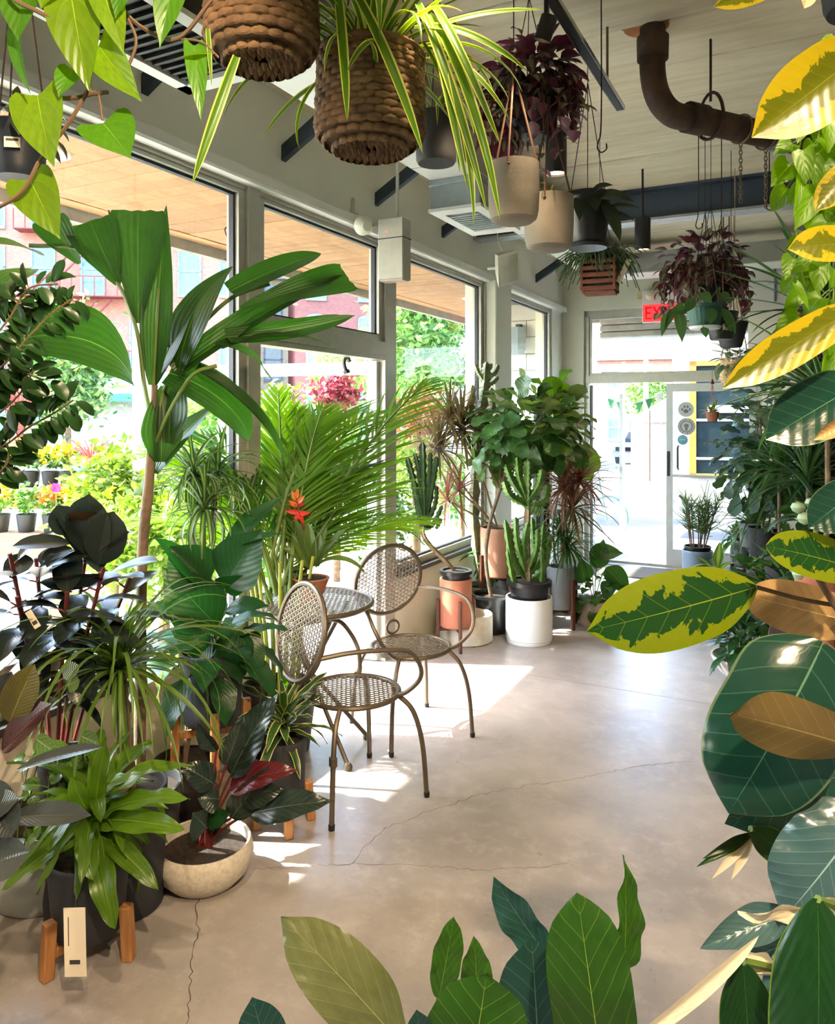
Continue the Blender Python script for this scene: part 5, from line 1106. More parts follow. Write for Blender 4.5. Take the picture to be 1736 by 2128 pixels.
mpd = [leaf_mesh([L_dkoval, m_stemg], L=.26, Wd=.14, shape='ovate', droop=d, fold=.12, pet=.18, petr=.005, nl=9, seed=i) for i, d in enumerate((.5, .9, 1.2))]
P.rosette(sc_, 28, mpd, (-10, 80), (.7, 1.1))
P.rosette(sc_ + Vector((0, 0, .35)), 20, mpd, (-10, 80), (.7, 1.1))
# tall broad-leaf between the door and the bench
P, sc_ = simple('tall_broad_fig', 'tall broad-leaved fig behind the hanging baskets near the right wall', RC(-.30, 7.9), (.14, .17, .32, m_charc))
P.part(MB().tube(curve([sc_, sc_ + Vector((.02, 0, .8)), sc_ + Vector((0, 0, 1.75))], 6), .013, 8), 'trunk', m_bark)
P.crown(sc_ + Vector((0, 0, 1.15)), (.34, .32, .62), 70, mbl[:2] + mfl[:1], (.9, 1.5), 0, .45)
# floor palm far right
P, sc_ = simple('kentia_palm', 'palm with long arching fronds at the far right behind the bench', RC(.45, 7.2), (.15, .18, .3, m_charc))
fk = [frond_mesh([L_arecad, m_stemg], L=1.0, nl=24, ll=.40, lw=.030, droop=dr, seed=20 + i, stalk=.3) for i, dr in enumerate((.7, 1.1))]
for k in range(12):
    a = k * 2.4; P.leaf(fk[k % 2], sc_ + Vector((0, 0, .2)), Vector((math.cos(a) * .6, math.sin(a) * .6, 1)), Vector((-math.cos(a), -math.sin(a), .6)), P.r.uniform(.8, 1.15), name='frond')
# tall reddish cabinet against the far wall, right of the entrance
sh = tag(empty('shelf_unit', RC(.62, 8.62), -TH), 'dark reddish wooden shelf unit partly hidden by leaves at the right edge', 'shelf')
for x in (-.66, .66): MB().cbox(x - .02, x + .02, -.18, .28, 0, 2.9, .004).build('upright', m_shelf, sh, sm=False)
MB().cbox(-.64, .64, .26, .28, 0, 2.9, .004).build('back_panel', m_shelf, sh, sm=False)
for z in (.3, .8, 1.3, 1.8, 2.3, 2.86): MB().cbox(-.64, .64, -.16, .26, z, z + .03, .004).build('shelf_board', m_shelf, sh, sm=False)
MB().tube([(-.72, -.2, 0), (-.72, -.2, 3.1)], .024, 10).build('copper_pipe', M('copper_pipe', (176, 96, 66), .45, .5), sh)
P, sc_ = simple('cane_dracaena', 'tall cane dracaena with long blades arching left from the right edge', RC(.06, 4.62, ZB), (.10, .12, .22, m_charc))
P.part(MB().tube(curve([sc_, sc_ + Vector((.02, 0, .7)), sc_ + Vector((0, 0, 1.55))], 6), .014, 8), 'cane', m_bark)
mlg = [leaf_mesh([L_spk if i == 1 else L_margg, m_stemg], L=.62, Wd=.034, shape='strap', droop=d, fold=.25, nl=10, nw=4, seed=i) for i, d in enumerate((.3, .7, 1.2))]
P.rosette(sc_ + Vector((0, 0, 1.52)), 60, mlg, (-20, 80), (.7, 1.15)); P.rosette(sc_ + Vector((0, 0, 1.1)), 44, mlg, (-25, 60), (.7, 1.1))
P = Plant('moonstone_succulent', 'pale round-leaved succulent on the bench below the cane dracaena', 'houseplant', RC(.02, 4.32, ZB))
sc_ = pot(P, .08, .10, .42, m_terra)
m_moon = M('moonstone_green', (150, 176, 140), .5, var=.06)
for k in range(16):
    a = k * 2.4; q = sc_ + Vector((math.cos(a) * .09, math.sin(a) * .09, .03 + .02 * (k % 4) + .28 * (k > 9))); P.part(MB().lathe([(.001, -.032), (.026, -.02), (.036, 0), (.028, .02), (.001, .03)], 12, 0, tuple(q)), 'leaf', m_moon)
P.part(MB().tube([sc_, sc_ + Vector((0, 0, .32))], .012, 6), 'stem', m_stemg)
# ------------------------------------------------------------------ hanging plants
m_cord = M('brown_leather_cord', (84, 56, 40), .7, var=.1)
m_wire = M('dark_wire', (54, 44, 40), .5, .4)
m_wick = M('sea_grass_weave', (128, 98, 66), .8, var=.25, vscale=14, bump=.2, bscale=60, col2=(88, 64, 42))
m_wickp = M('pale_wicker', (196, 170, 128), .8, var=.2, vscale=14)
L_spid = LM('spider_plant_leaf', (84, 128, 30), None, None, tr=.42, edge=(206, 208, 110), ew=.36, rough=.35)
L_trad = LM('tradescantia_leaf', (92, 58, 58), (100, 44, 60), None, vary=(126, 122, 96), vkind='stripe', tr=.25, rough=.45, hue=.25)
L_trado = LM('tradescantia_leaf_olive', (96, 88, 64), (100, 54, 60), None, vary=(150, 148, 120), vkind='stripe', tr=.25, rough=.45, hue=.25)
L_vine = LM('pothos_lime_leaf', (112, 150, 22), (130, 164, 40), (150, 186, 60), 5, .5, .05, .03, .34, .5, hue=.12)
L_vined = LM('pothos_green_leaf', (76, 132, 24), (110, 156, 50), (120, 160, 60), 5, .5, .05, .03, .34, .45, hue=.1)
L_dusk = LM('dusky_hanging_leaf', (46, 60, 42), (96, 96, 64), (80, 96, 66), 8, .4, .1, .04, .35, .22)
def weave_basket(P, c, R, h, rows, segs, z_round=.25, mat=None):
    """hand-woven basket: every strand bump is its own little pillow, rows staggered"""
    mb = MB(); r = P.r
    prf = []
    for i in range(rows):
        t = (i + .5) / rows
        rad = R * (1 - .42 * max(0, (z_round - t) / z_round) ** 2.0) * (1 - .06 * t)
        prf.append((rad, c.z + h * t))
    dz = h / rows * .62
    for i, (rad, z) in enumerate(prf):
        for k in range(segs):
            a0 = 2 * math.pi * (k + .5 * (i % 2)) / segs; da = 2 * math.pi / segs * .66; m = 4; vs = []; fs = []
            bul = rad * .075 * r.uniform(.8, 1.2); tilt = r.uniform(-.2, .2) * dz
            for u_ in range(m + 1):
                f = u_ / m; a = a0 - da + 2 * da * f; s = math.sin(math.pi * f) ** .6
                for w_ in range(5):
                    b = math.pi * (w_ / 4 - .5) * 1.0; rr = rad + bul * s * math.cos(b) - .004; zz = z + dz * math.sin(b) * (.5 + .5 * s) + tilt * (f - .5)
                    vs.append((c.x + rr * math.cos(a), c.y + rr * math.sin(a), zz))
            for u_ in range(m):
                for w_ in range(4): fs.append((u_ * 5 + w_, u_ * 5 + w_ + 1, u_ * 5 + 6 + w_, u_ * 5 + 5 + w_))
            mb.add(vs, fs)
    # woven underside: rings of scales
    for j in range(5):
        rad = prf[0][0] * (1 - .17 * j); n = max(6, int(segs * 1.3 * (1 - .17 * j)))
        for k in range(n):
            a = 2 * math.pi * (k + .5 * (j % 2)) / n; T = Matrix.Translation((c.x + rad * .92 * math.cos(a), c.y + rad * .92 * math.sin(a), c.z + .012)) @ Matrix.Rotation(a, 4, 'Z')
            s = rad * .55 * 2 * math.pi / n; mb.lathe([(.001, -.016), (s * .45, -.008), (s * .7, .004)], 6, 0, (0, 0, 0), T)
    mb.lathe([(R * .55, c.z + .012), (prf[2][0] * .96, prf[2][1]), (R * .97, c.z + h * .5), (R * .93, c.z + h)], 30, 0, (c.x, c.y, 0))
    P.part(mb, 'weave', mat or m_wick, stuff=True)
    P.part(MB().tube([(c.x + R * .95 * math.cos(2 * math.pi * i / 36), c.y + R * .95 * math.sin(2 * math.pi * i / 36), c.z + h) for i in range(36)], R * .06, 6, closed=True), 'rim', mat or m_wick)
    P.part(MB().lathe([(R * .9, c.z + h * .9), (.001, c.z + h * .93)], 24, 0, (c.x, c.y, 0)), 'soil', m_soil)
def hang(P, c, r, z, ztop=None, mat=None, n=3, rad=.0022, a0=.3):
    ztop = ztop or ZC
    k = Vector((c.x, c.y, min(ztop, z + .55)))
    for i in range(n):
        a = a0 + i * 2 * math.pi / n; P.part(MB().tube([Vector((c.x + r * math.cos(a), c.y + r * math.sin(a), z)), k], rad, 5), 'hanging_cord', mat or m_cord)
    P.part(MB().tube([k, Vector((c.x, c.y, ztop - .005))], rad, 5), 'hanging_cord', m_wire)
# --- basket at the very top
c = W(545, 135, 2.0); c.z += .0
P = Plant('hanging_basket', 'woven basket planter hanging at the top edge, left of the spider plant basket', 'basket', c)
weave_basket(P, c, .148, .26, 13, 20); hang(P, c, .14, c.z + .25)
mbask = [leaf_mesh([L_spid, m_stemg], L=.40, Wd=.022, shape='strap', droop=d, fold=.25, nl=10, nw=4, seed=i) for i, d in enumerate((.8, 1.4, 2.0))]
P.rosette(c + Vector((0, 0, .24)), 30, mbask, (30, 85), (.5, .8))
P.px([L_spid, m_stemg], (492, 118, 1.84), (400, 382, 1.80), 22, (.3, -1, .1), shape='strap', droop=.35, fold=.2)
P.px([L_spid, m_stemg], (432, 60, 1.84), (440, 180, 1.80), 10, (.3, -1, .1), shape='grass', droop=.1, fold=.2)
# --- spider plant in basket
c = W(770, 318, 2.2)
P = Plant('spider_plant', 'spider plant with long striped arching leaves in a woven hanging basket', 'houseplant', c)
weave_basket(P, c, .158, .27, 14, 22); hang(P, c, .15, c.z + .26)
msp = [leaf_mesh([L_spid, m_stemg], L=.52, Wd=.024, shape='strap', droop=d, fold=.28, nl=12, nw=4, seed=i) for i, d in enumerate((1.2, 1.8, 2.4, .8))]
P.rosette(c + Vector((0, 0, .25)), 62, msp, (20, 88), (.55, 1.0), jit=12, spread=.09)
Z = 2.05
for b, t, w, d in (((700, -30), (722, 252), 22, .2), ((735, -20), (880, 322), 25, .35), ((880, 60), (985, 470), 20, .9), ((890, 30), (1040, 458), 22, 1.0), ((870, 10), (1012, 440), 20, .8), ((880, 90), (955, 360), 14, .7), ((860, 60), (1098, 150), 18, 1.1), ((850, 80), (1130, 20), 16, .5), ((900, 10), (1040, 300), 18, 1.2), ((880, 100), (1060, 250), 14, 1.0), ((780, 130), (760, 80), 14, .6), ((800, 100), (722, 150), 16, 1.6), ((900, 40), (975, 400), 18, .9)):
    P.px([L_spid, m_stemg], b + (Z,), t + (Z - .12,), w, (P.r.uniform(-.3, .4), -.9, .4), shape='strap', droop=d, fold=.3, nw=4)
# --- little black hanging pot behind
c = W(907, 340, 3.0)
P = Plant('black_hanging_pot', 'matte black hanging pot with a few blades behind the spider plant', 'houseplant', c)
sc_ = pot(P, .078, .085, .19, m_charc); hang(P, c, .08, c.z + .18, mat=m_wire); P.rosette(sc_, 16, msp, (40, 85), (.4, .6))
# --- tradescantia no. 1
c = W(1100, 290, 3.3)
P = Plant('tradescantia', 'large purple tradescantia hanging high beside the track light', 'houseplant', c)
sc_ = pot(P, .09, .13, .16, m_black); hang(P, c, .12, c.z + .15, mat=m_wire)
mt = [leaf_mesh([L_trado if i % 2 else L_trad, m_stemr], L=.078, Wd=.056, shape='ovate', droop=d * 1.2, fold=.14, nl=6, nw=4, seed=i) for i, d in enumerate((.3, .7, 1.1, .5))]
def trad(P, c, rad, n, drop):
    P.crown(c, rad, n, mt, (.8, 1.25), -.45, .35)
    for k in range(22):
        a = k * 2.4; p = c + Vector((math.cos(a) * rad[0] * .8, math.sin(a) * rad[1] * .8, 0)); l = P.r.uniform(.3, 1) * drop; e = p + Vector((math.cos(a) * .05, math.sin(a) * .05, -l)); cv = curve([c, p, e], 5); P.part(MB().tube(cv, .0025, 5), 'vine', m_stemr)
        for q in cv[5:]: P.leaf(P.r.choice(mt), q, Vector((P.r.gauss(0, 1), P.r.gauss(0, 1), -.3)), (0, -.4, 1), P.r.uniform(.7, 1.1))
trad(P, W(1105, 175, 3.3), (.21, .19, .22), 290, .30)
P.crown(W(1045, 270, 3.3), (.10, .10, .10), 40, mt, (.7, 1.1), -.3, .4)
# --- two concrete hanging pots with leather cords
for i, (x, y, w, h, z, lb) in enumerate(((1068, 463, 106, 122, 2.9, 'nearer of the two round concrete pots hanging on leather cords'), (1141, 520, 102, 110, 3.15, 'farther of the two round concrete pots, hanging slightly lower behind the first'))):
    c = W(x, y, z); R = w / 2 * z / FPX; H = h * z / FPX
    P = Plant('concrete_hanging_pot', lb, 'pot', c, 'concrete hanging pots')
    pr = [(.001, 0), (R * .72, 0), (R * .90, H * .06), (R * .97, H * .2), (R, H * .5), (R, H), (R * .93, H), (R * .93, H * .8)]
    P.part(MB().lathe(pr, 40, 0, tuple(c)), 'pot', m_conc)
    P.part(MB().lathe([(R * .93, H * .82), (.001, H * .84)], 30, 0, tuple(c)), 'soil', m_soil)
    k = c + Vector((0, 0, H + .36))
    for a in (-1.9, .2, 2.3):
        e = c + Vector((math.cos(a) * R * 1.01, math.sin(a) * R * 1.01, H * .88)); P.part(MB().tube([e, e + Vector((0, 0, .02)), k], .0042, 6), 'hanging_cord', m_cord)
        P.part(MB().lathe([(.001, -.006), (.007, 0), (.001, .006)], 8, 0, tuple(e)), 'cord_knot', m_cord)
    P.part(MB().tube([k, k + Vector((0, 0, .05))], .008, 6), 'cord_wrap', m_cord)
    P.part(ring(.016, .0025, T=Matrix.Translation(k + Vector((0, 0, .068))) @ Matrix.Rotation(math.pi / 2, 4, 'X'), n=18), 'hanger_ring', m_wire)
    P.part(MB().tube([k + Vector((0, 0, .08)), Vector((k.x, k.y, ZC))], .0025, 5), 'hanging_wire', m_wire)
    if i: P.rosette(c + Vector((0, 0, H * .85)), 12, msp, (45, 85), (.2, .35))
# --- black hanging pot with big dusky leaves
c = W(1222, 508, 3.7)
P = Plant('dusky_philodendron', 'black hanging pot with large dusky drooping leaves below the steel beam', 'houseplant', c)
sc_ = pot(P, .085, .115, .24, m_black); P.part(MB().lathe([(.001, -.02), (.09, -.02), (.1, -.005), (.001, -.004)], 24, 0, tuple(c)), 'saucer', m_black)
hang(P, c, .1, c.z + .23, mat=m_wire)
for b, t, w, d in (((1240, 410), (1318, 420), 38, .8), ((1255, 420), (1290, 505), 32, .6), ((1225, 400), (1240, 440), 36, .6), ((1200, 410), (1205, 460), 24, .5), ((1215, 400), (1150, 415), 18, .4), ((1265, 430), (1332, 432), 16, .5), ((1260, 440), (1320, 460), 14, .6), ((1230, 400), (1275, 385), 24, .9)):
    P.px([L_dusk, m_stemr], b + (3.62,), t + (3.56,), w, (0, -.8, .6), shape='ovate', droop=d, fold=.15)
    P.part(MB().tube(curve([sc_, sc_.lerp(W(*b, 3.62), .5) + Vector((0, 0, .03)), W(*b, 3.62)], 4), .003, 5), 'stalk', m_stemr)
# --- slatted wooden crate with rhipsalis
c = W(1247, 611, 4.9)
P = Plant('rhipsalis_crate', 'slatted wooden hanging crate with wispy green rhipsalis and a paper tag', 'houseplant', c)
m_cedar = M('cedar_slat', (126, 72, 50), .7, var=.2, vscale=6, stretch=(2, 2, 14))
R = Matrix.Rotation(-.35, 4, 'Z'); hw = .10
for k in range(5):
    z = .012 + k * .042
    for s in (-1, 1):
        P.part(MB().cbox(-hw - .01, hw + .01, s * hw - .008, s * hw + .008, z, z + .026, .002, 0, Matrix.Translation(c) @ R), 'slat', m_cedar, sm=False)
        P.part(MB().cbox(s * hw - .008, s * hw + .008, -hw - .01, hw + .01, z + .018, z + .044, .002, 0, Matrix.Translation(c) @ R), 'slat', m_cedar, sm=False)
for k in range(4): P.part(MB().cbox(-hw, hw, -.09 + k * .05, -.06 + k * .05, 0, .012, .002, 0, Matrix.Translation(c) @ R), 'base_slat', m_cedar, sm=False)
P.part(MB().box(-.09, .09, -.09, .09, .02, .19, 0, Matrix.Translation(c) @ R), 'soil', m_soil, sm=False)
tw = MB()
for k in range(260):
    a = P.r.uniform(0, 6.28); l = P.r.uniform(.08, .26); b = c + Vector((P.r.uniform(-.09, .09), P.r.uniform(-.09, .09), .2)); o = Vector((math.cos(a), math.sin(a), 0)); tw.tube(curve([b, b + o * l * .5 + Vector((0, 0, l * .35)), b + o * l + Vector((0, 0, -l * P.r.uniform(-.2, .7)))], 3), .0032, 4)
P.part(tw, 'twigs', M('rhipsalis_green', (74, 104, 66), .5, var=.2), stuff=True)
for s in ((-1, -1), (1, -1), (1, 1), (-1, 1)):
    q = Matrix.Translation(c) @ R @ Vector((s[0] * hw, s[1] * hw, .21)); P.part(MB().tube([q, c + Vector((0, 0, .6))], .002, 4), 'hanging_wire', m_wire)
P.part(MB().tube([c + Vector((0, 0, .6)), Vector((c.x, c.y, ZC))], .002, 4), 'hanging_wire', m_wire)
P.part(MB().cbox(-.016, .016, -.118, -.116, .06, .22, .0006, 0, Matrix.Translation(c + Vector((.06, 0, .0))) @ Matrix.Rotation(.45, 4, 'Y')), 'paper_tag', m_paper, sm=False)
# --- tradescantia no. 2 over the entrance, with green and black pots
c = W(1466, 680, 4.6)
P = Plant('green_pot_vine', 'trailing arrow-leaved vine in a ribbed green hanging pot in front of the exit sign', 'houseplant', c)
pr = []; mbp = MB(); n = 48; R0, R1, H = .075, .108, .135; vs = []; fs = []
for i, (r_, z) in enumerate(((R0, 0), (R0 + .008, .02), (R1 - .006, H - .025), (R1 + .004, H - .02), (R1 + .006, H), (R1 - .006, H), (R1 - .012, H - .03))):
    for k in range(n):
        a = 2 * math.pi * k / n; q = r_ * (1 + (.02 if (k % 2 and i < 3) else 0)); vs.append((c.x + q * math.cos(a), c.y + q * math.sin(a), c.z + z))
for i in range(6):
    for k in range(n): fs.append((i * n + k, i * n + (k + 1) % n, (i + 1) * n + (k + 1) % n, (i + 1) * n + k))
fs.append(tuple(range(n - 1, -1, -1)))
P.part(mbp.add(vs, fs), 'pot', M('green_plastic', (44, 92, 84), .4, var=.05), ang=.3)
P.part(MB().lathe([(R1 - .01, H * .85), (.001, H * .88)], 24, 0, tuple(c)), 'soil', m_soil); P.part(MB().lathe([(.001, -.012), (.085, -.012), (.095, .004), (.001, .002)], 28, 0, tuple(c)), 'saucer', m_whitep)
hang(P, c, .1, c.z + H, mat=m_wire)
L_arrow = LM('arrow_vine_leaf', (70, 104, 60), (130, 150, 100), (110, 140, 90), 6, .5, .1, .04, .35, .35)
for b, t, w in (((1385, 650), (1375, 700), 18), ((1400, 640), (1382, 685), 16), ((1410, 645), (1418, 712), 26), ((1425, 640), (1395, 650), 26), ((1480, 640), (1475, 675), 24), ((1500, 640), (1530, 695), 22), ((1440, 620), (1425, 650), 24), ((1455, 610), (1480, 630), 26), ((1495, 610), (1520, 630), 24), ((1462, 680), (1468, 702), 18), ((1510, 670), (1520, 690), 18)):
    P.px([L_arrow, m_stemg], b + (4.5,), t + (4.47,), w, (0, -1, .3), shape='ovate', droop=.4, fold=.15, nl=8, nw=4)
    P.part(MB().tube(curve([c + Vector((0, 0, H * .9)), W(b[0], b[1] - 12, 4.52), W(*b, 4.5)], 4), .002, 5), 'vine', m_stemg)
c = W(1478, 640, 5.0)
P = Plant('entrance_tradescantia', 'bushy sunlit purple tradescantia hanging near the entrance', 'houseplant', c)
sc_ = pot(P, .09, .12, .14, m_black); hang(P, c, .11, c.z + .13, mat=m_wire)
trad(P, W(1464, 555, 5.0), (.29, .26, .23), 290, .30)
for i, (x, y, z, lb) in enumerate(((1500, 706, 4.75, 'black square-shouldered pot with a white sticker hanging behind the green pot'), (1520, 722, 5.2, 'larger charcoal pot hanging lowest behind the green pot'))):
    c = W(x, y, z); P = Plant('black_hanging_pot', lb, 'pot', c); sc_ = pot(P, .07, .10 + .01 * i, .17, m_black if i == 0 else m_charc); hang(P, c, .1, c.z + .16, mat=m_wire)
    P.rosette(sc_, 14, mt, (10, 80), (.8, 1.2))
    if i == 0: P.part(MB().box(-.03, .03, -.100, -.098, .05, .085, 0, Matrix.Translation(c)), 'white_sticker', m_paper, sm=False)
# --- wicker hanging pot
c = W(1528, 800, 5.6)
P = Plant('wicker_hanging_pot', 'pale wicker hanging pot with leafy vine in front of the transom window', 'houseplant', c)
weave_basket(P, c, .105, .19, 12, 26, mat=m_wickp)
k = c + Vector((0, 0, .75))
for a in (0, 1.6, 3.1, 4.7): P.part(MB().tube([c + Vector((math.cos(a) * .1, math.sin(a) * .1, .18)), k], .005, 5), 'rope', m_wickp)
P.part(MB().tube([k, Vector((k.x, k.y, ZC))], .003, 5), 'rope', m_wickp)
mar = [leaf_mesh([L_bl, m_stemg], L=.15, Wd=.07, shape='ovate', droop=d, fold=.15, pet=.08, petr=.002, nl=7, seed=i) for i, d in enumerate((.6, 1.1, 1.5))]
P.rosette(c + Vector((0, 0, .17)), 30, mar, (-25, 70), (.7, 1.3))
# --- small terracotta hanging pot
c = W(1481, 876, 6.6)
P = Plant('small_hanging_pot', 'small terracotta pot on red wires hanging in front of the glass door', 'houseplant', c)
sc_ = pot(P, .042, .058, .085, m_terra); k = c + Vector((0, 0, .32))
m_redw = M('red_wire', (150, 30, 34), .5)
for a in (.3, 2.4, 4.5): P.part(MB().tube([c + Vector((math.cos(a) * .055, math.sin(a) * .055, .08)), k], .0025, 5), 'wire', m_redw)
P.part(MB().lathe([(.001, 0), (.018, 0), (.006, .04), (.001, .045)], 10, 0, tuple(k)), 'hanger_cap', m_redw); P.part(MB().tube([k + Vector((0, 0, .04)), Vector((k.x, k.y, 3.15))], .0015, 4), 'wire', m_wire)
P.rosette(sc_, 22, [leaf_mesh([L_dief, m_stemg], L=.16, Wd=.04, shape='lance', droop=.8, nl=7, seed=3)], (10, 85), (.6, 1.0))
# --- dark nursery pot hanging far left
c = W(38, 372, 1.9)
P = Plant('label_hanging_pot', 'black hanging nursery pot with a white price sticker at the left edge', 'houseplant', c)
sc_ = pot(P, .058, .072, .13, M('navy_black_plastic', (30, 36, 46), .4, var=.05)); hang(P, c, .065, c.z + .12, mat=m_wire)
P.part(MB().box(-.018, .018, -.069, -.067, .055, .08, 0, Matrix.Translation(c + Vector((.01, 0, 0))) @ Matrix.Rotation(.15, 4, 'Z')).box(-.014, .014, -.0695, -.0692, .07, .076, 1, Matrix.Translation(c + Vector((.01, 0, 0))) @ Matrix.Rotation(.15, 4, 'Z')), 'price_sticker', [m_paper, m_ink], sm=False)
mdk2 = [leaf_mesh([L_dusk, m_stemg], L=.07, Wd=.03, shape='ovate', droop=d, nl=6, seed=i) for i, d in enumerate((.5, 1.0))]
P.crown(sc_ + Vector((0, 0, .02)), (.1, .08, .06), 40, mdk2, (.6, 1.1), -.2, .4)
# --- foreground lime pothos, upper left
P = Plant('lime_pothos', 'lime heart-leaved pothos trailing into the upper left foreground', 'houseplant', W(150, -330, .95))
sc_ = pot(P, .07, .085, .13, m_charc); hang(P, P.loc, .08, P.loc.z + .12, mat=m_wire); Z = .95
def vn(pts, r=.0026): P.part(MB().tube(curve([W(x, y, z) for x, y, z in pts], 6), r, 6), 'vine', m_stemb)
top = (150, -230, .95)
vn([top, (100, -120, .95), (20, -20, .93), (90, 30, .93), (170, 75, .95)]); vn([top, (230, -60, .96), (250, 10, .96), (300, 60, .96), (370, 80, .95), (440, 0, .94)])
vn([(185, 185, .95), (140, 260, .94), (85, 330, .94), (45, 400, .93), (-20, 440, .93)]); vn([top, (190, -50, .95), (200, 80, .95), (185, 185, .95), (225, 192, .95)]); vn([(250, 10, .96), (283, 82, .96), (264, 145, .96)], .002)
vn([(120, 205, .95), (160, 203, .95), (200, 192, .95)]); vn([(205, 195, .95), (210, 225, .95), (213, 250, .95)], .0016); vn([(370, 80, .95), (420, 88, .95), (455, 120, .95)], .0014)
for m_, b, t, w, n in ((L_vine, (148, -12), (186, 192), 112, (.1, -1, .2)), (L_vine, (78, 198), (113, 348), 114, (-.1, -1, .3)), (L_vine, (62, 372), (126, 498), 100, (.1, -1, .1)), (L_vined, (214, 256), (272, 330), 116, (.1, -1, .5)), (L_vine, (205, 95), (295, 212), 82, (-.3, -1, .2)), (L_vine, (212, -25), (258, 116), 70, (.3, -1, .1)),
                       (L_vined, (52, -40), (38, 88), 96, (0, -1, .2)), (L_vined, (362, -40), (332, 100), 66, (.2, -1, .1)), (L_vined, (404, 95), (418, 252), 46, (.3, -1, .1)), (L_vined, (30, 60), (64, 196), 44, (-.6, -.8, .3)), (L_vined, (152, 145), (122, 202), 56, (.1, -1, .3)), (L_vine, (120, -60), (85, 20), 80, (0, -1, .2)), (L_vine, (440, 112), (362, 124), 20, (0, -.6, .9)), (L_vined, (270, -50), (240, 40), 60, (0, -1, .2))):
    P.px([m_, m_stemb], b + (Z,), t + (Z - .02,), w, n, shape='heart', lobe=.10, droop=.35, fold=.14, nl=16, nw=8)
# ------------------------------------------------------------------ things on ceiling and walls
m_rust = M('rusted_cast_iron', (84, 62, 46), .75, .2, var=.3, vscale=9, bump=.4, bscale=40, col2=(52, 42, 36))
m_chain = M('steel_chain', (132, 116, 92), .45, .7)
m_blk = M('black_lamp_enamel', (26, 26, 26), .45, var=.03)
m_chrome = M('track_aluminium', (190, 190, 188), .25, .8)
m_lampin = M('lamp_reflector_warm', (240, 200, 150), .3, emit=(255, 214, 160), estr=6.0)
m_galv = M('galvanised_duct', (150, 160, 160), .4, .4, var=.08)
m_plas = M('ivory_plastic', (222, 218, 200), .5, var=.02)
# steel braces from the wall up to the ceiling
for i, uu in enumerate((.35, 1.42, 2.49, 3.50, 4.535, 5.594, 7.95)):
    a0, a1 = AW, AW + .60; z0, z1 = 3.13, 3.13 + .60 * .56
    o = MB().add([(a0, uu - .02, z0), (a1, uu - .02, z1), (a1, uu - .02, z1 + .10), (a0, uu - .02, z0 + .085), (a0, uu + .02, z0), (a1, uu + .02, z1), (a1, uu + .02, z1 + .10), (a0, uu + .02, z0 + .085)],
        [(0, 1, 2, 3), (7, 6, 5, 4), (0, 4, 5, 1), (3, 2, 6, 7), (1, 5, 6, 2), (0, 3, 7, 4)]).build('steel_brace', m_navy, rz=-TH, sm=False)
    tag(o, ('navy steel brace slanting up from the window wall, number %s from the entrance' % ('seven', 'six', 'five', 'four', 'three', 'two', 'one')[i]), 'brace', 'steel braces over the windows')
# cast-iron drain pipe
pp = W(1357, 70, 3.55); e = tag(empty('drain_pipe', (pp.x, pp.y, ZC)), 'rusty cast-iron drain pipe bending out of the ceiling', 'pipe')
o3 = Vector((pp.x, pp.y, ZC))
def sub(mb, name, mat, par=e, org=o3):
    mb.v = [tuple(Vector(q) - org) for q in mb.v]; return mb.build(name, mat, par)
run0 = W(1445, 247, 3.62); run1 = W(1640, 291, 3.9); far = run0 + (run1 - run0) * 2.2
sub(MB().tube(curve([o3 + Vector((0, 0, .01)), W(1357, 150, 3.55), W(1370, 205, 3.56), W(1400, 238, 3.58), run0], 7), .058, 18), 'elbow', m_rust)
sub(MB().tube([run0, far], .062, 20), 'run', m_rust)
sub(MB().tube([W(1357, 78, 3.55), W(1357, 124, 3.55)], [.072, .070], 20), 'hub_collar', m_rust)
dv = (run1 - run0).normalized(); sub(MB().tube([run0 - dv * .05, run0 + dv * .05], .071, 20), 'coupling', m_rust)
sub(MB().tube([run0 + dv * .5, run0 + dv * .62], .072, 20), 'coupling', m_galv)
sub(MB().lathe([(.001, -.004), (.1, -.003), (.11, .0)], 20, 0, tuple(o3 + Vector((-.03, 0, 0)))), 'ceiling_patch', M('raw_wood_patch', (190, 120, 60), .8, var=.2))
hq = run0 + dv * .1; hp_ = []
for k in range(24):
    a = 2 * math.pi * k / 24; x = dv.cross(Vector((0, 0, 1))).normalized(); hp_.append(hq + x * math.cos(a) * .078 + Vector((0, 0, 1)) * (math.sin(a) * (.078 if math.sin(a) < 0 else .14)))
sub(MB().tube(hp_, .008, 6, closed=True), 'clevis_hanger', m_rust)
sub(MB().tube([hq + Vector((0, 0, .1)), Vector((hq.x, hq.y, ZC))], .006, 6), 'threaded_rod', m_rust)
# chains round the pipe
for i, (t, y1, lb) in enumerate(((.30, 400, 'loose chain hanging from the drain pipe, nearer the elbow'), (.92, 400, 'loose chain hanging from the drain pipe, nearer the lime vine'))):
    q = run0 + dv * t if i == 0 else W(1592, 282, 3.82); lo = Vector((q.x, q.y, q.z - .36)); ce = tag(empty('hanging_chain', q), lb, 'chain', 'chains on the drain pipe')
    x = dv.cross(Vector((0, 0, 1))).normalized(); MB().tube([x * math.cos(a) * .068 + Vector((0, 0, math.sin(a) * .068)) for a in [2 * math.pi * k / 20 for k in range(20)]], .005, 6, closed=True).build('chain_loop', m_chain, ce)
    lk = MB()
    for k in range(15):
        T = Matrix.Translation((0, 0, -.075 - k * .0195)) @ Matrix.Rotation(math.pi / 2 * (k % 2), 4, 'Z')
        lk.tube([T @ Vector((math.cos(2 * math.pi * j / 10) * .008, 0, math.sin(2 * math.pi * j / 10) * .0135)) for j in range(10)], .0024, 5, closed=True)
    lk.build('chain_links', m_chain, ce)['kind'] = 'stuff'
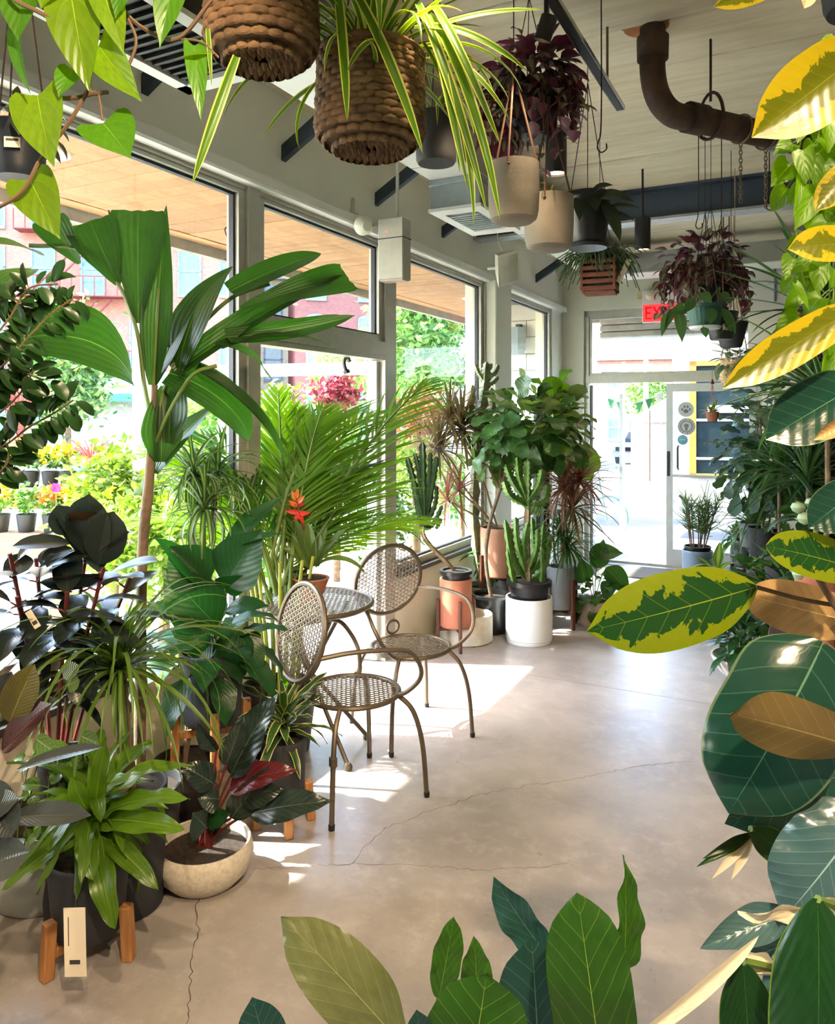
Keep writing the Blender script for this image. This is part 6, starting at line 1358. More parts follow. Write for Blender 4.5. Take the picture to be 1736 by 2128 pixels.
# lighting tracks with lamp heads
def spot_head(par, org, loc, aim, energy, kind='can', size=.045, ln=.13):
    """a lamp head hanging below a track; org = parent's origin"""
    loc = Vector(loc); aim = Vector(aim).normalized(); T = Matrix.Translation(loc - org) @ aim.to_track_quat('-Z', 'Y').to_matrix().to_4x4()
    prf_ = [(.001, ln * .5), (size * .9, ln * .5), (size, ln * .45), (size, -ln * .5), (size * .92, -ln * .5), (size * .9, -ln * .2), (.001, -ln * .15)] if kind == 'can' else [(.001, ln * .5), (size * .45, ln * .5), (size * .55, 0), (size * 1.25, -ln * .5), (size * 1.2, -ln * .5), (size * .5, 0), (.001, .005)]
    h = MB().lathe(prf_, 24, 0, (0, 0, 0), T).build('lamp_head', m_blk, par)
    MB().lathe([(.001, -ln * .16), (size * .55, -ln * .18)], 18, 0, (0, 0, 0), T).build('bulb', m_lampin, h)
    MB().tube([loc - org, loc - org + Vector((0, 0, .10))], .008, 6).build('lamp_arm', m_blk, par)
    if energy:
        ld = bpy.data.lights.new('spot', 'SPOT'); ld.energy = energy; ld.color = (1.0, .74, .46); ld.spot_size = math.radians(75); ld.spot_blend = .6; ld.shadow_soft_size = .03
        lo = bpy.data.objects.new('track_spot_light', ld); COL.objects.link(lo); lo.parent = par
        lo.matrix_local = Matrix.Translation(loc - org + aim * (ln * .55)) @ aim.to_track_quat('-Z', 'Y').to_matrix().to_4x4()
def track(label, p0, p1, heads, rods=()):
    p0, p1 = Vector(p0), Vector(p1); e = tag(empty('track_light', p0), label, 'light'); d = p1 - p0; ln = d.length; R = Matrix.Rotation(math.atan2(d.y, d.x), 4, 'Z')
    MB().cbox(0, ln, -.018, .018, -.012, .012, .003, 0, R).box(0, ln, -.022, -.018, -.010, .010, 1, R).box(0, ln, .018, .022, -.010, .010, 1, R).build('rail', [m_blk, m_chrome], e, sm=False)
    for t in (.06, .5, .94):
        q = d * t; MB().tube([q, Vector((q.x, q.y, ZC - p0.z))], .006, 6).build('drop_rod', m_chain, e)
    for t, aim, en, kd, sz, l in heads: spot_head(e, p0, p0 + d * t + Vector((0, 0, -.14)), aim, en, kd, sz, l)
    return e
ZT = 3.22
def at_z(px_, py_, z):
    y = (z - EYE) * FPX / (HY - py_); return W(px_, py_, y)
tA1 = at_z(1290, 225, ZT); tA0 = tA1 - Vector((DX, DY, 0)) * 4.6
track('lighting track with can lamps running past the hanging tradescantia', tA0, tA1, [
    (.05, (-.5, .55, -.9), 38, 'can', .045, .13), (.30, (-.35, .9, -.9), 38, 'can', .045, .13), (.52, (.5, .5, -1), 24, 'can', .045, .13), (.74, (-.3, .3, -1), 14, 'can', .03, .085)])
tB1 = at_z(1528, 560, 3.02); tB0 = tB1 - Vector((DX, DY, 0)) * 1.1
track('short lighting track with a cone lamp beyond the steel beam', tB0, tB1, [(.15, (-.4, -.2, -.8), 10, 'cone', .05, .12), (.8, (-.4, .4, -.8), 10, 'can', .04, .12)])
tC0 = RC(.55, -2.6, ZT); tC1 = RC(.55, 3.2, ZT)
track('lighting track above the right-hand plants, out of view', tC0, tC1, [
    (.42, (-.38, .84, -1), 120, 'can', .045, .13), (.56, (-.2, .8, -1), 30, 'can', .045, .13), (.66, (-.05, .9, -.9), 26, 'can', .045, .13), (.85, (.0, .6, -1), 24, 'can', .045, .13)])
# can downlights on stems
for i, (x, y, z, w, h, lb) in enumerate(((1156, 362, 4.0, 44, 90, 'black can downlight with a glowing warm opening under the tradescantia'), (1336, 520, 5.6, 32, 66, 'black can downlight hanging from the steel beam'))):
    b = W(x, y, z); R = w / 2 * z / FPX; H = h * z / FPX; e = tag(empty('can_downlight', b), lb, 'light')
    MB().lathe([(R * .9, .012), (R * .93, 0), (R, 0), (R, H), (.001, H)], 28).build('can', m_blk, e)
    MB().lathe([(.001, .03), (R * .9, .012)], 24).build('reflector', m_lampin, e)
    MB().tube([(0, 0, H), (0, 0, ZC - b.z)], .008, 6).build('stem', m_blk, e)
    ld = bpy.data.lights.new('downlight', 'SPOT'); ld.energy = 6; ld.color = (1, .76, .5); ld.spot_size = 1.4; ld.spot_blend = .5; ld.shadow_soft_size = .04
    lo = bpy.data.objects.new('downlight_beam', ld); COL.objects.link(lo); lo.parent = e; lo.location = (0, 0, -.005)
# grille diffuser box under the bulkhead
def room_box(name, label, cat, a, uu, z, parts):
    e = tag(empty(name, RC(a, uu, z), -TH), label, cat)
    for nm, mb, mt_ in parts: mb.build(nm, mt_, e, sm=False)
    return e
q = at_z(955, 440, 3.16 - .2); 
ua = 4.62
fl = MB()
for k in range(9): fl.box(-.10 , .10, -.20 + k * .047, -.18 + k * .047, -.004, .0)
room_box('air_diffuser', 'grey duct box with a white grille hanging under the bulkhead', 'vent', -1.935, ua, 2.96, [('duct_box', MB().cbox(-.165, .165, -.34, .34, .02, .205, .004), m_galv), ('collar', MB().cbox(-.175, .175, -.35, .35, .16, .2, .004), m_galv), ('grille_frame', MB().box(-.175, .175, -.35, -.24, 0, .02).box(-.175, .175, .24, .35, 0, .02).box(-.175, -.11, -.24, .24, 0, .02).box(.11, .175, -.24, .24, 0, .02), m_white), ('grille_slats', fl, m_galv)])
# ceiling heater at upper left
hs = MB()
for k in range(16): hs.box(-.16, .16, -.35 + k * .045, -.335 + k * .045, -.012, 0)
hb = at_z(300, 60, 3.02)
e = tag(empty('ceiling_heater', hb, -TH), 'slatted ceiling unit heater hanging at the upper left', 'heater')
MB().cbox(-.20, .20, -.42, .42, .004, .18, .01).build('housing', M('heater_dark', (48, 46, 44), .5, .2), e, sm=False); hs.build('louvres', m_blk, e, sm=False)
MB().box(-.22, .22, -.44, -.37, -.02, .0).box(-.22, .22, .37, .44, -.02, 0).box(-.22, -.165, -.44, .44, -.02, 0).box(.165, .22, -.44, .44, -.02, 0).build('rim', m_white, e, sm=False)
for x, y in ((-.15, -.35), (.15, -.35), (-.15, .35), (.15, .35)): MB().tube([(x, y, .18), (x, y, ZC - hb.z)], .004, 5).build('hanger_rod', m_chain, e)
# emergency light on a drop conduit
eb = W(820, 520, 4.55); e = tag(empty('emergency_light', eb, -TH), 'grey emergency light battery box hung on a conduit before the side door', 'light')
MB().cbox(-.085, .085, -.05, .05, -.18, .18, .006).build('battery_box', m_alu, e, sm=False); MB().box(-.086, .086, -.051, .051, .06, .066).build('seam', m_dark, e, sm=False)
MB().box(-.075, .075, -.04, .04, -.186, -.18).build('lens', M('pinkish_lens', (226, 200, 188), .4), e, sm=False)
MB().tube([(.02, 0, .18), (.02, 0, ZC - eb.z)], .010, 8).build('conduit', m_alu, e)
MB().lathe([(.001, .03), (.03, .03), (.055, 0), (.06, -.03), (.05, -.032), (.001, -.012)], 20, 0, (0, 0, 0), Matrix.Translation((-.165, -.06, .15)) @ Matrix.Rotation(1.9, 4, 'Y') @ Matrix.Rotation(.5, 4, 'X')).build('lamp_head', m_plas, e)
MB().tube([(-.085, -.02, .15), (-.15, -.05, .155)], .008, 6).build('lamp_arm', m_chrome, e)
MB().box(-.03, -.022, -.053, -.05, .10, .108).build('indicator', M('red_led', (230, 60, 60), .4, emit=(255, 60, 60), estr=1.5), e, sm=False)
# loudspeaker on the upper wall
sb_ = W(1055, 556, 6.4); e = tag(empty('wall_speaker', sb_), 'ivory loudspeaker angled down from a wall bracket', 'speaker')
T = Matrix.Rotation(.55, 4, 'Z') @ Matrix.Rotation(.45, 4, 'X') @ Matrix.Rotation(-.35, 4, 'Y')
MB().add([T @ Vector(q) for q in ((-.11, -.03, -.14), (.11, -.03, -.14), (.11, -.03, .14), (-.11, -.03, .14), (-.05, .11, -.07), (.05, .11, -.07), (.05, .11, .10), (-.05, .11, .10))], [(0, 1, 2, 3), (7, 6, 5, 4), (0, 4, 5, 1), (1, 5, 6, 2), (2, 6, 7, 3), (3, 7, 4, 0)]).build('cabinet', m_plas, e, sm=False); MB().cbox(-.09, .09, -.035, -.02, -.12, .12, .01, 0, T).build('grille', M('ivory_grille', (206, 202, 184), .6), e)
MB().tube([(0, .08, 0), (-.08, .12, .02), (-.15, .15, .02)], .014, 8).build('bracket', m_plas, e); MB().tube(curve([(-.02, .06, .13), (-.07, .1, .25), (-.06, .12, .42)], 5), .004, 5).build('cable', m_plas, e)
# small sensor and thermostat boxes
room_box('wall_sensor', 'small ivory sensor box on the wall above the side door', 'sensor', AW + .015, 4.24, 3.055, [('sensor_body', MB().cbox(-.015, .015, -.025, .025, -.05, .05, .004), m_plas)])
room_box('junction_box', 'ivory junction plate on the far wall left of the exit sign', 'plate', -1.70, UD - .015, 3.06, [('plate', MB().cbox(-.055, .055, -.012, .015, -.04, .04, .004), M('cream_plate', (222, 200, 150), .5))])
# exit sign with twin lamps
xs = W(1376, 665, 8.35); e = tag(empty('exit_sign', RC(-1.50, UD - .07, 2.74), -TH), 'red exit sign with twin emergency lamps over the entrance', 'sign')
MB().cbox(-.19, .19, -.03, .03, 0, .36, .006).build('housing', m_white, e, sm=False)
MB().box(-.18, .18, -.034, -.030, .01, .20).build('red_panel', M('exit_red', (236, 60, 62), .4, emit=(240, 40, 44), estr=.7), e, sm=False)
m_exitl = M('exit_letters', (200, 16, 24), .4, emit=(200, 10, 20), estr=.15); LT = MB()
def seg(x0, z0, x1, z1, w=.018):
    d = Vector((x1 - x0, 0, z1 - z0)); n = Vector((-d.z, 0, d.x)).normalized() * w / 2; p0 = Vector((x0, 0, z0)); p1 = Vector((x1, 0, z1)); q = [p0 + n, p1 + n, p1 - n, p0 - n]
    LT.add([(v.x, -.037, v.z) for v in q] + [(v.x, -.034, v.z) for v in q], [(0, 1, 2, 3), (3, 2, 1, 0), (0, 4, 5, 1), (2, 6, 7, 3)])
for x in (-.145,): seg(x, .035, x, .175); seg(x, .044, x + .06, .044); seg(x, .105, x + .05, .105); seg(x, .166, x + .06, .166)
seg(-.065, .035, .005, .175); seg(-.065, .175, .005, .035); seg(.04, .035, .04, .175); seg(.11, .035, .11, .175); seg(.075, .166, .145, .166)
LT.build('lettering', m_exitl, e, sm=False)
for x, z in ((-.09, .30), (.10, .42)):
    MB().lathe([(.001, .05), (.04, .04), (.055, .0), (.058, -.02), (.05, -.02), (.001, -.005)], 20, 0, (0, 0, 0), Matrix.Translation((x, -.07, z)) @ Matrix.Rotation(1.2, 4, 'X')).build('lamp_head', m_plas, e)
MB().tube([(0, 0, .36), (0, 0, .72)], .008, 6).build('conduit', m_chain, e)
# conduit on the far wall
MB_ = MB().tube(curve([RC(-2.0, UD - .03, 3.30), RC(-.45, UD - .03, 3.30), RC(-.36, UD - .03, 3.28), RC(-.34, UD - .03, 3.2), RC(-.34, UD - .03, 2.9)], 5), .012, 8)
tag(MB_.build('wall_conduit', m_galv), 'thin metal conduit bending down the far wall', 'conduit')
# bare hooks and rods from the ceiling
for i, (x, y, z, lb) in enumerate(((1250, 308, 3.3, 'long wire S-hook hanging from the ceiling between the tracks'), (1599, 430, 4.2, 'small dark hook hanging below the steel beam'), (1452, 470, 4.8, 'thin rod hanging from the ceiling beside the cone lamp'), (1500, 480, 4.8, 'thin rod hanging above the entrance tradescantia'))):
    b = W(x, y, z); r = .03
    pts = [Vector((0, 0, ZC - b.z)), Vector((0, 0, .12))] + ([] if i > 1 else []) 
    hook = [Vector((-.012, 0, .03)), Vector((-.016, 0, 0)), Vector((.0, 0, -.018)), Vector((.022, 0, -.004)), Vector((.022, 0, .02))]
    tag(MB().tube(curve(pts + hook, 4), .003, 6).build('ceiling_hook', m_wire, loc=b), lb, 'hook')
# trim_11: grey duct stub columns by the far wall
struct('trim_11', MB().box(.02, .07, 8.0, 8.05, 3.37, ZC).box(.25, .30, 8.2, 8.25, 3.37, ZC), m_galv)
# door mat
tag(MB().cbox(-.45, .45, -.30, .30, 0, .012, .004).build('door_mat', M('ribbed_mat', (112, 108, 100), .95, var=.2, vscale=30, stretch=(1, 20, 1)), loc=RC(-1.80, UD - .42), rz=-TH), 'grey ribbed door mat inside the entrance', 'mat')
# swan-neck hook on the side door closer
tag(MB().tube(curve([W(722, 776, 5.1), W(716, 760, 5.1), W(716, 748, 5.1), W(722, 744, 5.1), W(728, 752, 5.1)], 6), [.022] * 3 + [.012] * 22, 8).build('shepherd_hook', m_blk), 'black swan-neck hook outside the side door', 'hook')
# ------------------------------------------------------------------ outside
rx = random.Random(77)
m_street = M('pale_asphalt', (88, 87, 88), .9, var=.06, vscale=3, bump=.1)
m_walk = M('pale_pavement', (216, 210, 200), .9, var=.05, vscale=2)
g = MB(); R_ = 90
g.add([RC(-70, -40, -.03), RC(-70, 13, -.03), RC(40, 13, -.03), RC(40, -40, -.03), RC(-70, 70, -1.6), RC(40, 70, -1.6)], [(0, 3, 2, 1), (1, 2, 5, 4)])
struct('ground', g, m_street, room=False)
struct('pavement', MB().box(-9.5, AW - .2, -6, 11.3, -.12, -.02).box(AW - .2, 4, UD + .36, 11.3, -.12, -.02), m_walk)  # widened and paled so it bounces light up to the ceiling
# canopy: timber boarded soffit wrapped round the corner
m_board = plank_mat('canopy_pine_board', (158, 118, 78), (142, 98, 60), (116, 74, 42), (6, 1.4, 1))
canopy = struct('canopy', MB().box(-4.44, AW - .2, -6, 10.9, 3.12, 3.3).box(AW - .2, 4, UD + .3, 10.9, 3.12, 3.3), M('canopy_deck', (120, 110, 96), .8))
uu = -2.0
while uu < 10.7:
    MB().cbox(-4.28, AW - .36, uu + .002, uu + .136, 3.105 + rx.uniform(-.002, .002), 3.122, .003).build('soffit_board', m_board, canopy, sm=False); uu += .138
for a0, a1 in ((-4.42, -4.285), (AW - .355, AW - .21)): MB().cbox(a0, a1, -6, 10.9, 3.10, 3.122, .003).build('border_board', m_board, canopy, sm=False)
aa = AW - .18
while aa < 2.0:
    MB().cbox(aa + .002, aa + .136, UD + .32, 10.75, 3.105, 3.122, .003).build('soffit_board', m_board, canopy, sm=False); aa += .138
m_fascia = M('grey_fascia', (150, 144, 132), .8, var=.1)
MB().box(-4.50, -4.44, -6, 10.96, 3.02, 3.34).box(-4.5, 4, 10.9, 10.96, 3.02, 3.34).build('fascia', m_fascia, canopy, sm=False)
for z, d_ in ((3.04, .06), (2.92, .12)): pass
sh_ = empty('roller_awning', RC(-.6, 10.3, 2.72), -TH); tag(sh_, 'rolled grey security shutter under the canopy outside the entrance', 'shutter')
for k in range(4): MB().cbox(-1.9, 2.2, -.12 - k * .0, .12, .0 + k * .09, .08 + k * .09, .012).build('shutter_slat', M('shutter_grey', (196, 194, 186), .6), sh_, sm=False)
m_ring = M('downlight_ring', (244, 236, 210), .4)
for i, u_ in enumerate((.62, 2.75, 4.35, 6.6, 8.5)):
    e = tag(empty('recessed_light', RC(-3.62, u_, 3.10), -TH), 'recessed canopy light with cream ring, number %s from the entrance' % ('five', 'four', 'three', 'two', 'one')[i], 'light', 'recessed lights in the canopy')
    MB().lathe([(.075, .004), (.08, -.006), (.115, -.006), (.12, .006)], 28).build('ring', m_ring, e); MB().lathe([(.001, .0), (.076, .0)], 24).build('lens', M('grey_lens', (170, 176, 176), .2), e)
for i, (u_, a_) in enumerate(((.95, -3.55), (2.05, -4.0), (3.7, -4.25), (4.28, -3.7))):
    tag(MB().tube(curve([(0, 0, .0), (0, 0, -.04), (-.03, 0, -.07), (.0, 0, -.16), (.035, 0, -.25), (.01, 0, -.31), (-.03, 0, -.28)], 5), .005, 6).build('canopy_hook', m_wire, loc=RC(a_, u_, 3.10), rz=.2), 'wire S-hook under the canopy, number %s from the left' % ('one', 'two', 'three', 'four')[i], 'hook', 'hooks under the canopy')
# wing wall of pale blocks with speaker
m_blockw = M('painted_block', (206, 206, 200), .8, var=.03)
wing = struct('wall_wing', MB().box(-3.36, AW - .2, UD + .12, UD + .28, 0, 3.1), M('mortar_grey', (168, 168, 162), .9))
for r in range(15):
    for c in range(3):
        a0 = -3.72 + c * .40 - (.2 if r % 2 else 0)
        MB().cbox(max(-3.365, a0 + .004), min(AW - .2, a0 + .396), UD + .10, UD + .295, .004 + r * .205, .201 + r * .205, .004).build('block', m_blockw, wing, sm=False)
e = tag(empty('outdoor_speaker', RC(-3.2, UD + .08, 2.78), -TH), 'grey outdoor speaker cabinet hung on the block wall', 'speaker')
MB().lathe([(.001, 0), (.09, .0), (.12, .06), (.125, .30), (.12, .33), (.001, .34)], 6, 0, (0, -.13, -.34)).build('cabinet', M('speaker_grey', (128, 140, 146), .6), e, ang=.3)
MB().box(-.03, .03, -.06, .02, -.1, .04).build('bracket', m_dark, e, sm=False)
# white canopy post
tag(MB().cbox(-.06, .06, -.06, .06, -.03, 3.1, .01).build('canopy_post', m_whitep, loc=RC(-4.30, 4.05)), 'white post holding up the canopy edge', 'post')
# brick buildings across the street
def brick_mat(name, c1, c2, mo):
    m = bpy.data.materials.new(name); m.use_nodes = True; nt = m.node_tree; b = nt.nodes['Principled BSDF']
    tc = _n(nt, 'ShaderNodeTexCoord'); mp = _n(nt, 'ShaderNodeMapping'); mp.inputs['Rotation'].default_value = (math.pi / 2, 0, 0); nt.links.new(tc.outputs['Object'], mp.inputs[0])
    t = _n(nt, 'ShaderNodeTexBrick'); t.inputs['Color1'].default_value = rgb(c1); t.inputs['Color2'].default_value = rgb(c2); t.inputs['Mortar'].default_value = rgb(mo); t.inputs['Scale'].default_value = 4.0; t.inputs['Mortar Size'].default_value = .012
    nt.links.new(mp.outputs[0], t.inputs['Vector']); nt.links.new(t.outputs[0], b.inputs['Base Color']); b.inputs['Roughness'].default_value = .9; return m
m_brick = brick_mat('red_brick', (150, 92, 84), (134, 80, 72), (164, 122, 112)); m_brickp = brick_mat('pale_brick', (196, 130, 108), (178, 112, 94), (200, 160, 140))
m_brickw = brick_mat('whitewashed_brick', (176, 168, 160), (164, 150, 142), (150, 140, 132))
m_stone_ = M('lintel_stone', (176, 184, 188), .7); m_wing = M('blue_grey_glass', (120, 146, 160), .15); m_wfr = M('grey_window_frame', (140, 156, 168), .6)
def building(name, label, c, rz, w, h, mat, wins, z0=-.6, depth=5):
    e = tag(empty(name, Vector((c[0], c[1], z0)), rz), label, 'building')
    MB().box(-w / 2, w / 2, 0, depth, 0, h).build('wall', mat, e, sm=False); MB().box(-w / 2 - .2, w / 2 + .2, -.35, .1, h - .5, h).build('cornice', m_stone_, e, sm=False)
    for x, z, ww, hh, arch in wins:
        f = MB().box(x - ww / 2, x + ww / 2, -.10, .02, z - .15, z, 0).box(x - ww / 2, x - ww / 2 + .1, -.06, .02, z, z + hh).box(x + ww / 2 - .1, x + ww / 2, -.06, .02, z, z + hh).box(x - ww / 2, x + ww / 2, -.06, .02, z + hh * .5, z + hh * .5 + .08)
        if arch:
            n = 8; vs = [(x + ww / 2 * math.cos(math.pi * k / n), -.07, z + hh + ww * .22 * math.sin(math.pi * k / n)) for k in range(n + 1)]; f.add(vs, [tuple(range(n, -1, -1))])
        f = f.build('window', m_wfr, e, sm=False); MB().box(x - ww / 2 + .1, x + ww / 2 - .1, -.02, .01, z, z + hh).build('pane', m_wing, f, sm=False)
    return e
c = W(750, 862, 38)
building('brick_building', 'red brick building with arched windows seen through the side door transom', (c.x, c.y), .25, 6.4, 12, m_brick, [(x, z, 1.0, 2.4, True) for x in (-2.2, .35, 2.3) for z in (1.2, 4.6, 8.0)])
c = W(560, 862, 41)
building('cream_building', 'cream painted building beside the red brick one', (c.x, c.y), .2, 5.0, 10, M('cream_render', (226, 214, 180), .85), [(x, z, 1.0, 2.0, False) for x in (-1.6, .2, 1.7) for z in (1.0, 4.2, 7.2)])
c = W(230, 862, 36)
eb_ = building('tenement', 'long pale brick tenement with fire escapes across the street', (c.x, c.y), .12, 13.0, 14, m_brickp, [(x, z, 1.1, 2.1, False) for x in (-5.2, -3, -.8, 1.4, 3.6, 5.5) for z in (1.2, 4.6, 8.0, 11)])
fe = MB(); m_fe = M('fire_escape_red', (150, 70, 66), .7)
for z in (4.3, 7.7, 10.7):
    for y0 in (-.9,):
        fe.box(-4, 2.6, -.9, -.86, z + .9, z + .95).box(-4, 2.6, -.9, -.05, z, z + .05)
        for k in range(14): fe.box(-4 + k * .5, -3.96 + k * .5, -.9, -.86, z, z + .95)
for k, z in enumerate((4.3, 7.7)): fe.tube([(-3.6, -.5, z), (-.4, -.5, z + 3.3)], .05, 5).tube([(-3.0, -.5, z), (.2, -.5, z + 3.3)], .05, 5)
fe.build('fire_escape', m_fe, eb_, sm=False)
c = W(265, 862, 30)
e = tag(empty('green_awning', Vector((c.x, c.y, 0)), .12), 'green striped shop awning across the street', 'awning')
MB().add([(-3, 0, 3.4), (3, 0, 3.4), (3, -1.4, 2.5), (-3, -1.4, 2.5), (3, -1.4, 2.2), (-3, -1.4, 2.2)], [(0, 3, 2, 1), (3, 5, 4, 2)]).build('canvas', M('green_canvas', (86, 160, 128), .8), e, sm=False); MB().box(-3, 3, 0, 2, -.6, 2.4).build('shop_front', M('shop_front_pale', (206, 196, 188), .7), e, sm=False)
# trees and shrubs
L_tree = LM('street_tree_leaf', (96, 140, 66), (140, 170, 96), None, tr=.3, hue=.3); L_shrub = LM('shrub_leaf_bright', (112, 144, 56), (140, 160, 80), None, tr=.4, hue=.3)
L_shr2 = LM('shrub_leaf_green', (70, 120, 44), (110, 150, 70), None, tr=.35, hue=.3); L_maple = LM('red_maple_leaf', (140, 74, 80), None, None, tr=.3, hue=.2); L_rust = LM('rust_leaf', (176, 126, 92), None, None, tr=.35, hue=.25)
L_pink = LM('pink_grass', (196, 120, 116), None, None, tr=.3); L_yel = LM('yellow_petal', (236, 190, 30), None, None, tr=.25, hue=.15); L_mag = LM('magenta_petal', (196, 24, 120), None, None, tr=.2); L_orf = LM('orange_petal', (236, 120, 40), None, None, tr=.2)
def shrub(name, label, px_, py_, z, rad, n, size, mat, seed, cat='shrub', base=-.05, stem=True, group=None, cl=14):
    c = W(px_, py_, z); e = Plant(name, label, cat, Vector((c.x, c.y, base)), group)
    if stem: e.part(MB().tube([Vector((c.x, c.y, base)), Vector((c.x + .02, c.y, c.z))], [.06 * rad[0] + .02, .03 * rad[0] + .01], 8), 'trunk', m_bark)
    e.part(foliage(c, rad, n, size, seed, cl), 'foliage', mat, stuff=True, ang=None); return e
shrub('street_tree', 'leafy street tree seen through the left of the big window', 140, 760, 11, (.75, .7, 1.15), 3600, .13, L_tree, 1, 'tree')
shrub('street_tree', 'tall street tree seen through the window beside the pillar', 860, 690, 13, (.75, .7, 1.5), 4200, .15, L_tree, 2, 'tree', cl=20)
shrub('street_tree', 'round street tree between the tall tree and the pillar', 902, 640, 17.35, (1.0, 1.0, 1.0), 2600, .2, L_tree, 6, 'tree')  # added tree, placed to throw its shadow on the street
shrub('street_tree', 'lower street tree behind the white fence', 900, 800, 17, (1.2, 1.0, .9), 2600, .18, L_tree, 3, 'tree')
shrub('yellow_shrub', 'yellow-green shrub beside the white canopy post', 235, 1010, 5.6, (.32, .3, .36), 1800, .075, L_shrub, 4)
shrub('yellow_shrub', 'lower yellow-green shrub under the canopy post', 235, 1120, 5.2, (.35, .3, .32), 1600, .075, L_shrub, 5)
for i, (x, y, z, mt_, lb) in enumerate(((380, 1000, 6.2, L_shrub, 'bright shrub outside behind the two-headed dracaena'), (470, 1080, 6.0, L_shr2, 'green shrub outside left of the areca palm'), (440, 900, 7.0, L_tree, 'taller pale shrub outside left of the areca palm'), (620, 1060, 8.2, L_shrub, 'bright shrub outside behind the areca fronds'), (700, 950, 8.6, L_shr2, 'green shrub outside the open side door'), (560, 900, 8.0, L_tree, 'pale shrub outside above the areca palm'), (860, 960, 9.5, L_shrub, 'bright shrub outside behind the slim euphorbia'), (960, 1010, 10.0, L_shr2, 'green shrub outside behind the marginata'), (340, 1130, 5.4, L_shrub, 'low bright shrub outside under the fishtail palm'), (700, 800, 9.5, L_tree, 'pale shrub framed by the open side door'), (1080, 880, 12.5, L_shrub, 'distant hedge by the block wall'), (790, 1080, 8.8, L_shr2, 'low green shrub outside by the door jamb'))):
    shrub('garden_shrub', lb, x, y, z, (.42, .4, .45), 1500, .085, mt_, 10 + i)
shrub('red_maple', 'small red-leaved maple outside the side door', 700, 815, 8.0, (.24, .2, .2), 600, .09, L_maple, 40)
shrub('rust_shrub', 'rust-coloured shrub outside beside the pillar window', 868, 860, 9.0, (.35, .3, .3), 700, .1, L_rust, 41)
def clump(name, label, px_, py_, z, mat, n, ln, seed):
    c = W(px_, py_, z); P = Plant(name, label, 'grass', c); r = random.Random(seed); mb = MB()
    for k in range(n):
        a = r.uniform(0, 6.28); l = ln * r.uniform(.6, 1); o = Vector((math.cos(a), math.sin(a), 0)) * r.uniform(.1, .6); mb.tube(curve([c, c + o * l * .3 + Vector((0, 0, l * .7)), c + o * l + Vector((0, 0, l))], 3), .008, 4)
    P.part(mb, 'plumes', mat, stuff=True)
clump('fountain_grass', 'tall pinkish fountain grass outside at the left', 40, 930, 7.2, L_pink, 90, .6, 1)
clump('fountain_grass', 'short pink fountain grass beside the blue barrel', 190, 1010, 6.2, L_pink, 30, .38, 2)
# flower benches with nursery pots
m_rail = M('weathered_plank', (176, 140, 104), .85, var=.15, stretch=(1, 10, 10))
def bench_out(label, px0, px1, py, z, h):
    p0, p1 = W(px0, py, z), W(px1, py, z); e = tag(empty('flower_bench', Vector(((p0.x + p1.x) / 2, z, -.02))), label, 'bench'); w = p1.x - p0.x
    MB().cbox(-w / 2, w / 2, -.16, .16, p0.z + .02 - .10, p0.z + .02, .005).build('top_plank', m_rail, e, sm=False); MB().cbox(-w / 2, w / 2, -.18, -.16, p0.z - .14, p0.z + .03, .005).build('front_rail', m_rail, e, sm=False)
    for x in (-w / 2 + .1, w / 2 - .1): MB().cbox(x - .04, x + .04, -.1, .1, 0, p0.z - .08, .005).build('leg', m_rail, e, sm=False)
    return p0.z + .02 - .02
z1 = bench_out('upper weathered flower bench outside the big window', -160, 150, 1012, 6.3, 0); z2 = bench_out('lower weathered flower bench outside the big window', -160, 160, 1105, 5.6, 0)
m_npot = M('nursery_pot_black', (44, 46, 48), .6)
k_ = 0
ADJ = ['first', 'second', 'third', 'fourth', 'fifth', 'sixth', 'seventh', 'eighth']
for row, (z, zz, xs, cols) in enumerate(((6.3, z1, (-95, -55, -15, 25, 65, 105, 142), [L_yel, L_yel, L_orf, L_yel, L_yel, L_yel, L_yel]), (5.6, z2, (-100, -50, 0, 55, 108, 150), [L_yel, L_orf, L_yel, L_tree, L_orf, L_yel]))):
    for i, x in enumerate(xs):
        p = W(x, 900, z); P = Plant('potted_flowers', '%s pot of flowers from the left on the %s outdoor bench' % (ADJ[i], ('upper', 'lower')[row]), 'flowers', Vector((p.x, p.y, zz)), 'potted flowers on the outdoor benches')
        pot(P, .055, .07, .13, m_npot); c = P.loc + Vector((0, 0, .22)); s = 50 + row * 20 + i
        P.part(foliage(c, (.11, .11, .08), 160, .05, s, 8), 'foliage', L_shr2, stuff=True, ang=None); P.part(foliage(c + Vector((0, 0, .05)), (.12, .12, .08), 120, .04, s + 100, 10, .9), 'petals', cols[i], stuff=True, ang=None)
P = Plant('magenta_flower', 'single magenta bloom between the two outdoor benches', 'flower', W(118, 1095, 5.4)); P.part(MB().tube([P.loc, W(117, 1020, 5.4)], .005, 5), 'stem', m_stemg)
for k in range(6): a = k * 1.05; P.leaf(leaf_mesh([L_mag, m_stemg], L=.04, Wd=.035, shape='round', droop=.2, nl=4, nw=2), W(117, 1014, 5.4), Vector((math.cos(a), -.3, math.sin(a))), (0, -1, 0), 1, name='petal')
c = W(192, 970, 9.0); e = tag(empty('blue_barrel', Vector((c.x, c.y, -.03))), 'blue rain barrel standing outside beside the flower benches', 'barrel')
MB().lathe([(.001, 0), (.26, 0), (.30, .1), (.32, .6), (.30, 1.05), (.26, 1.15), (.001, 1.16)], 28).build('barrel_body', M('blue_plastic', (40, 90, 190), .45), e)
ring(.325, .015, (0, 0, .4)).build('hoop', M('blue_hoop', (30, 70, 160), .5), e)
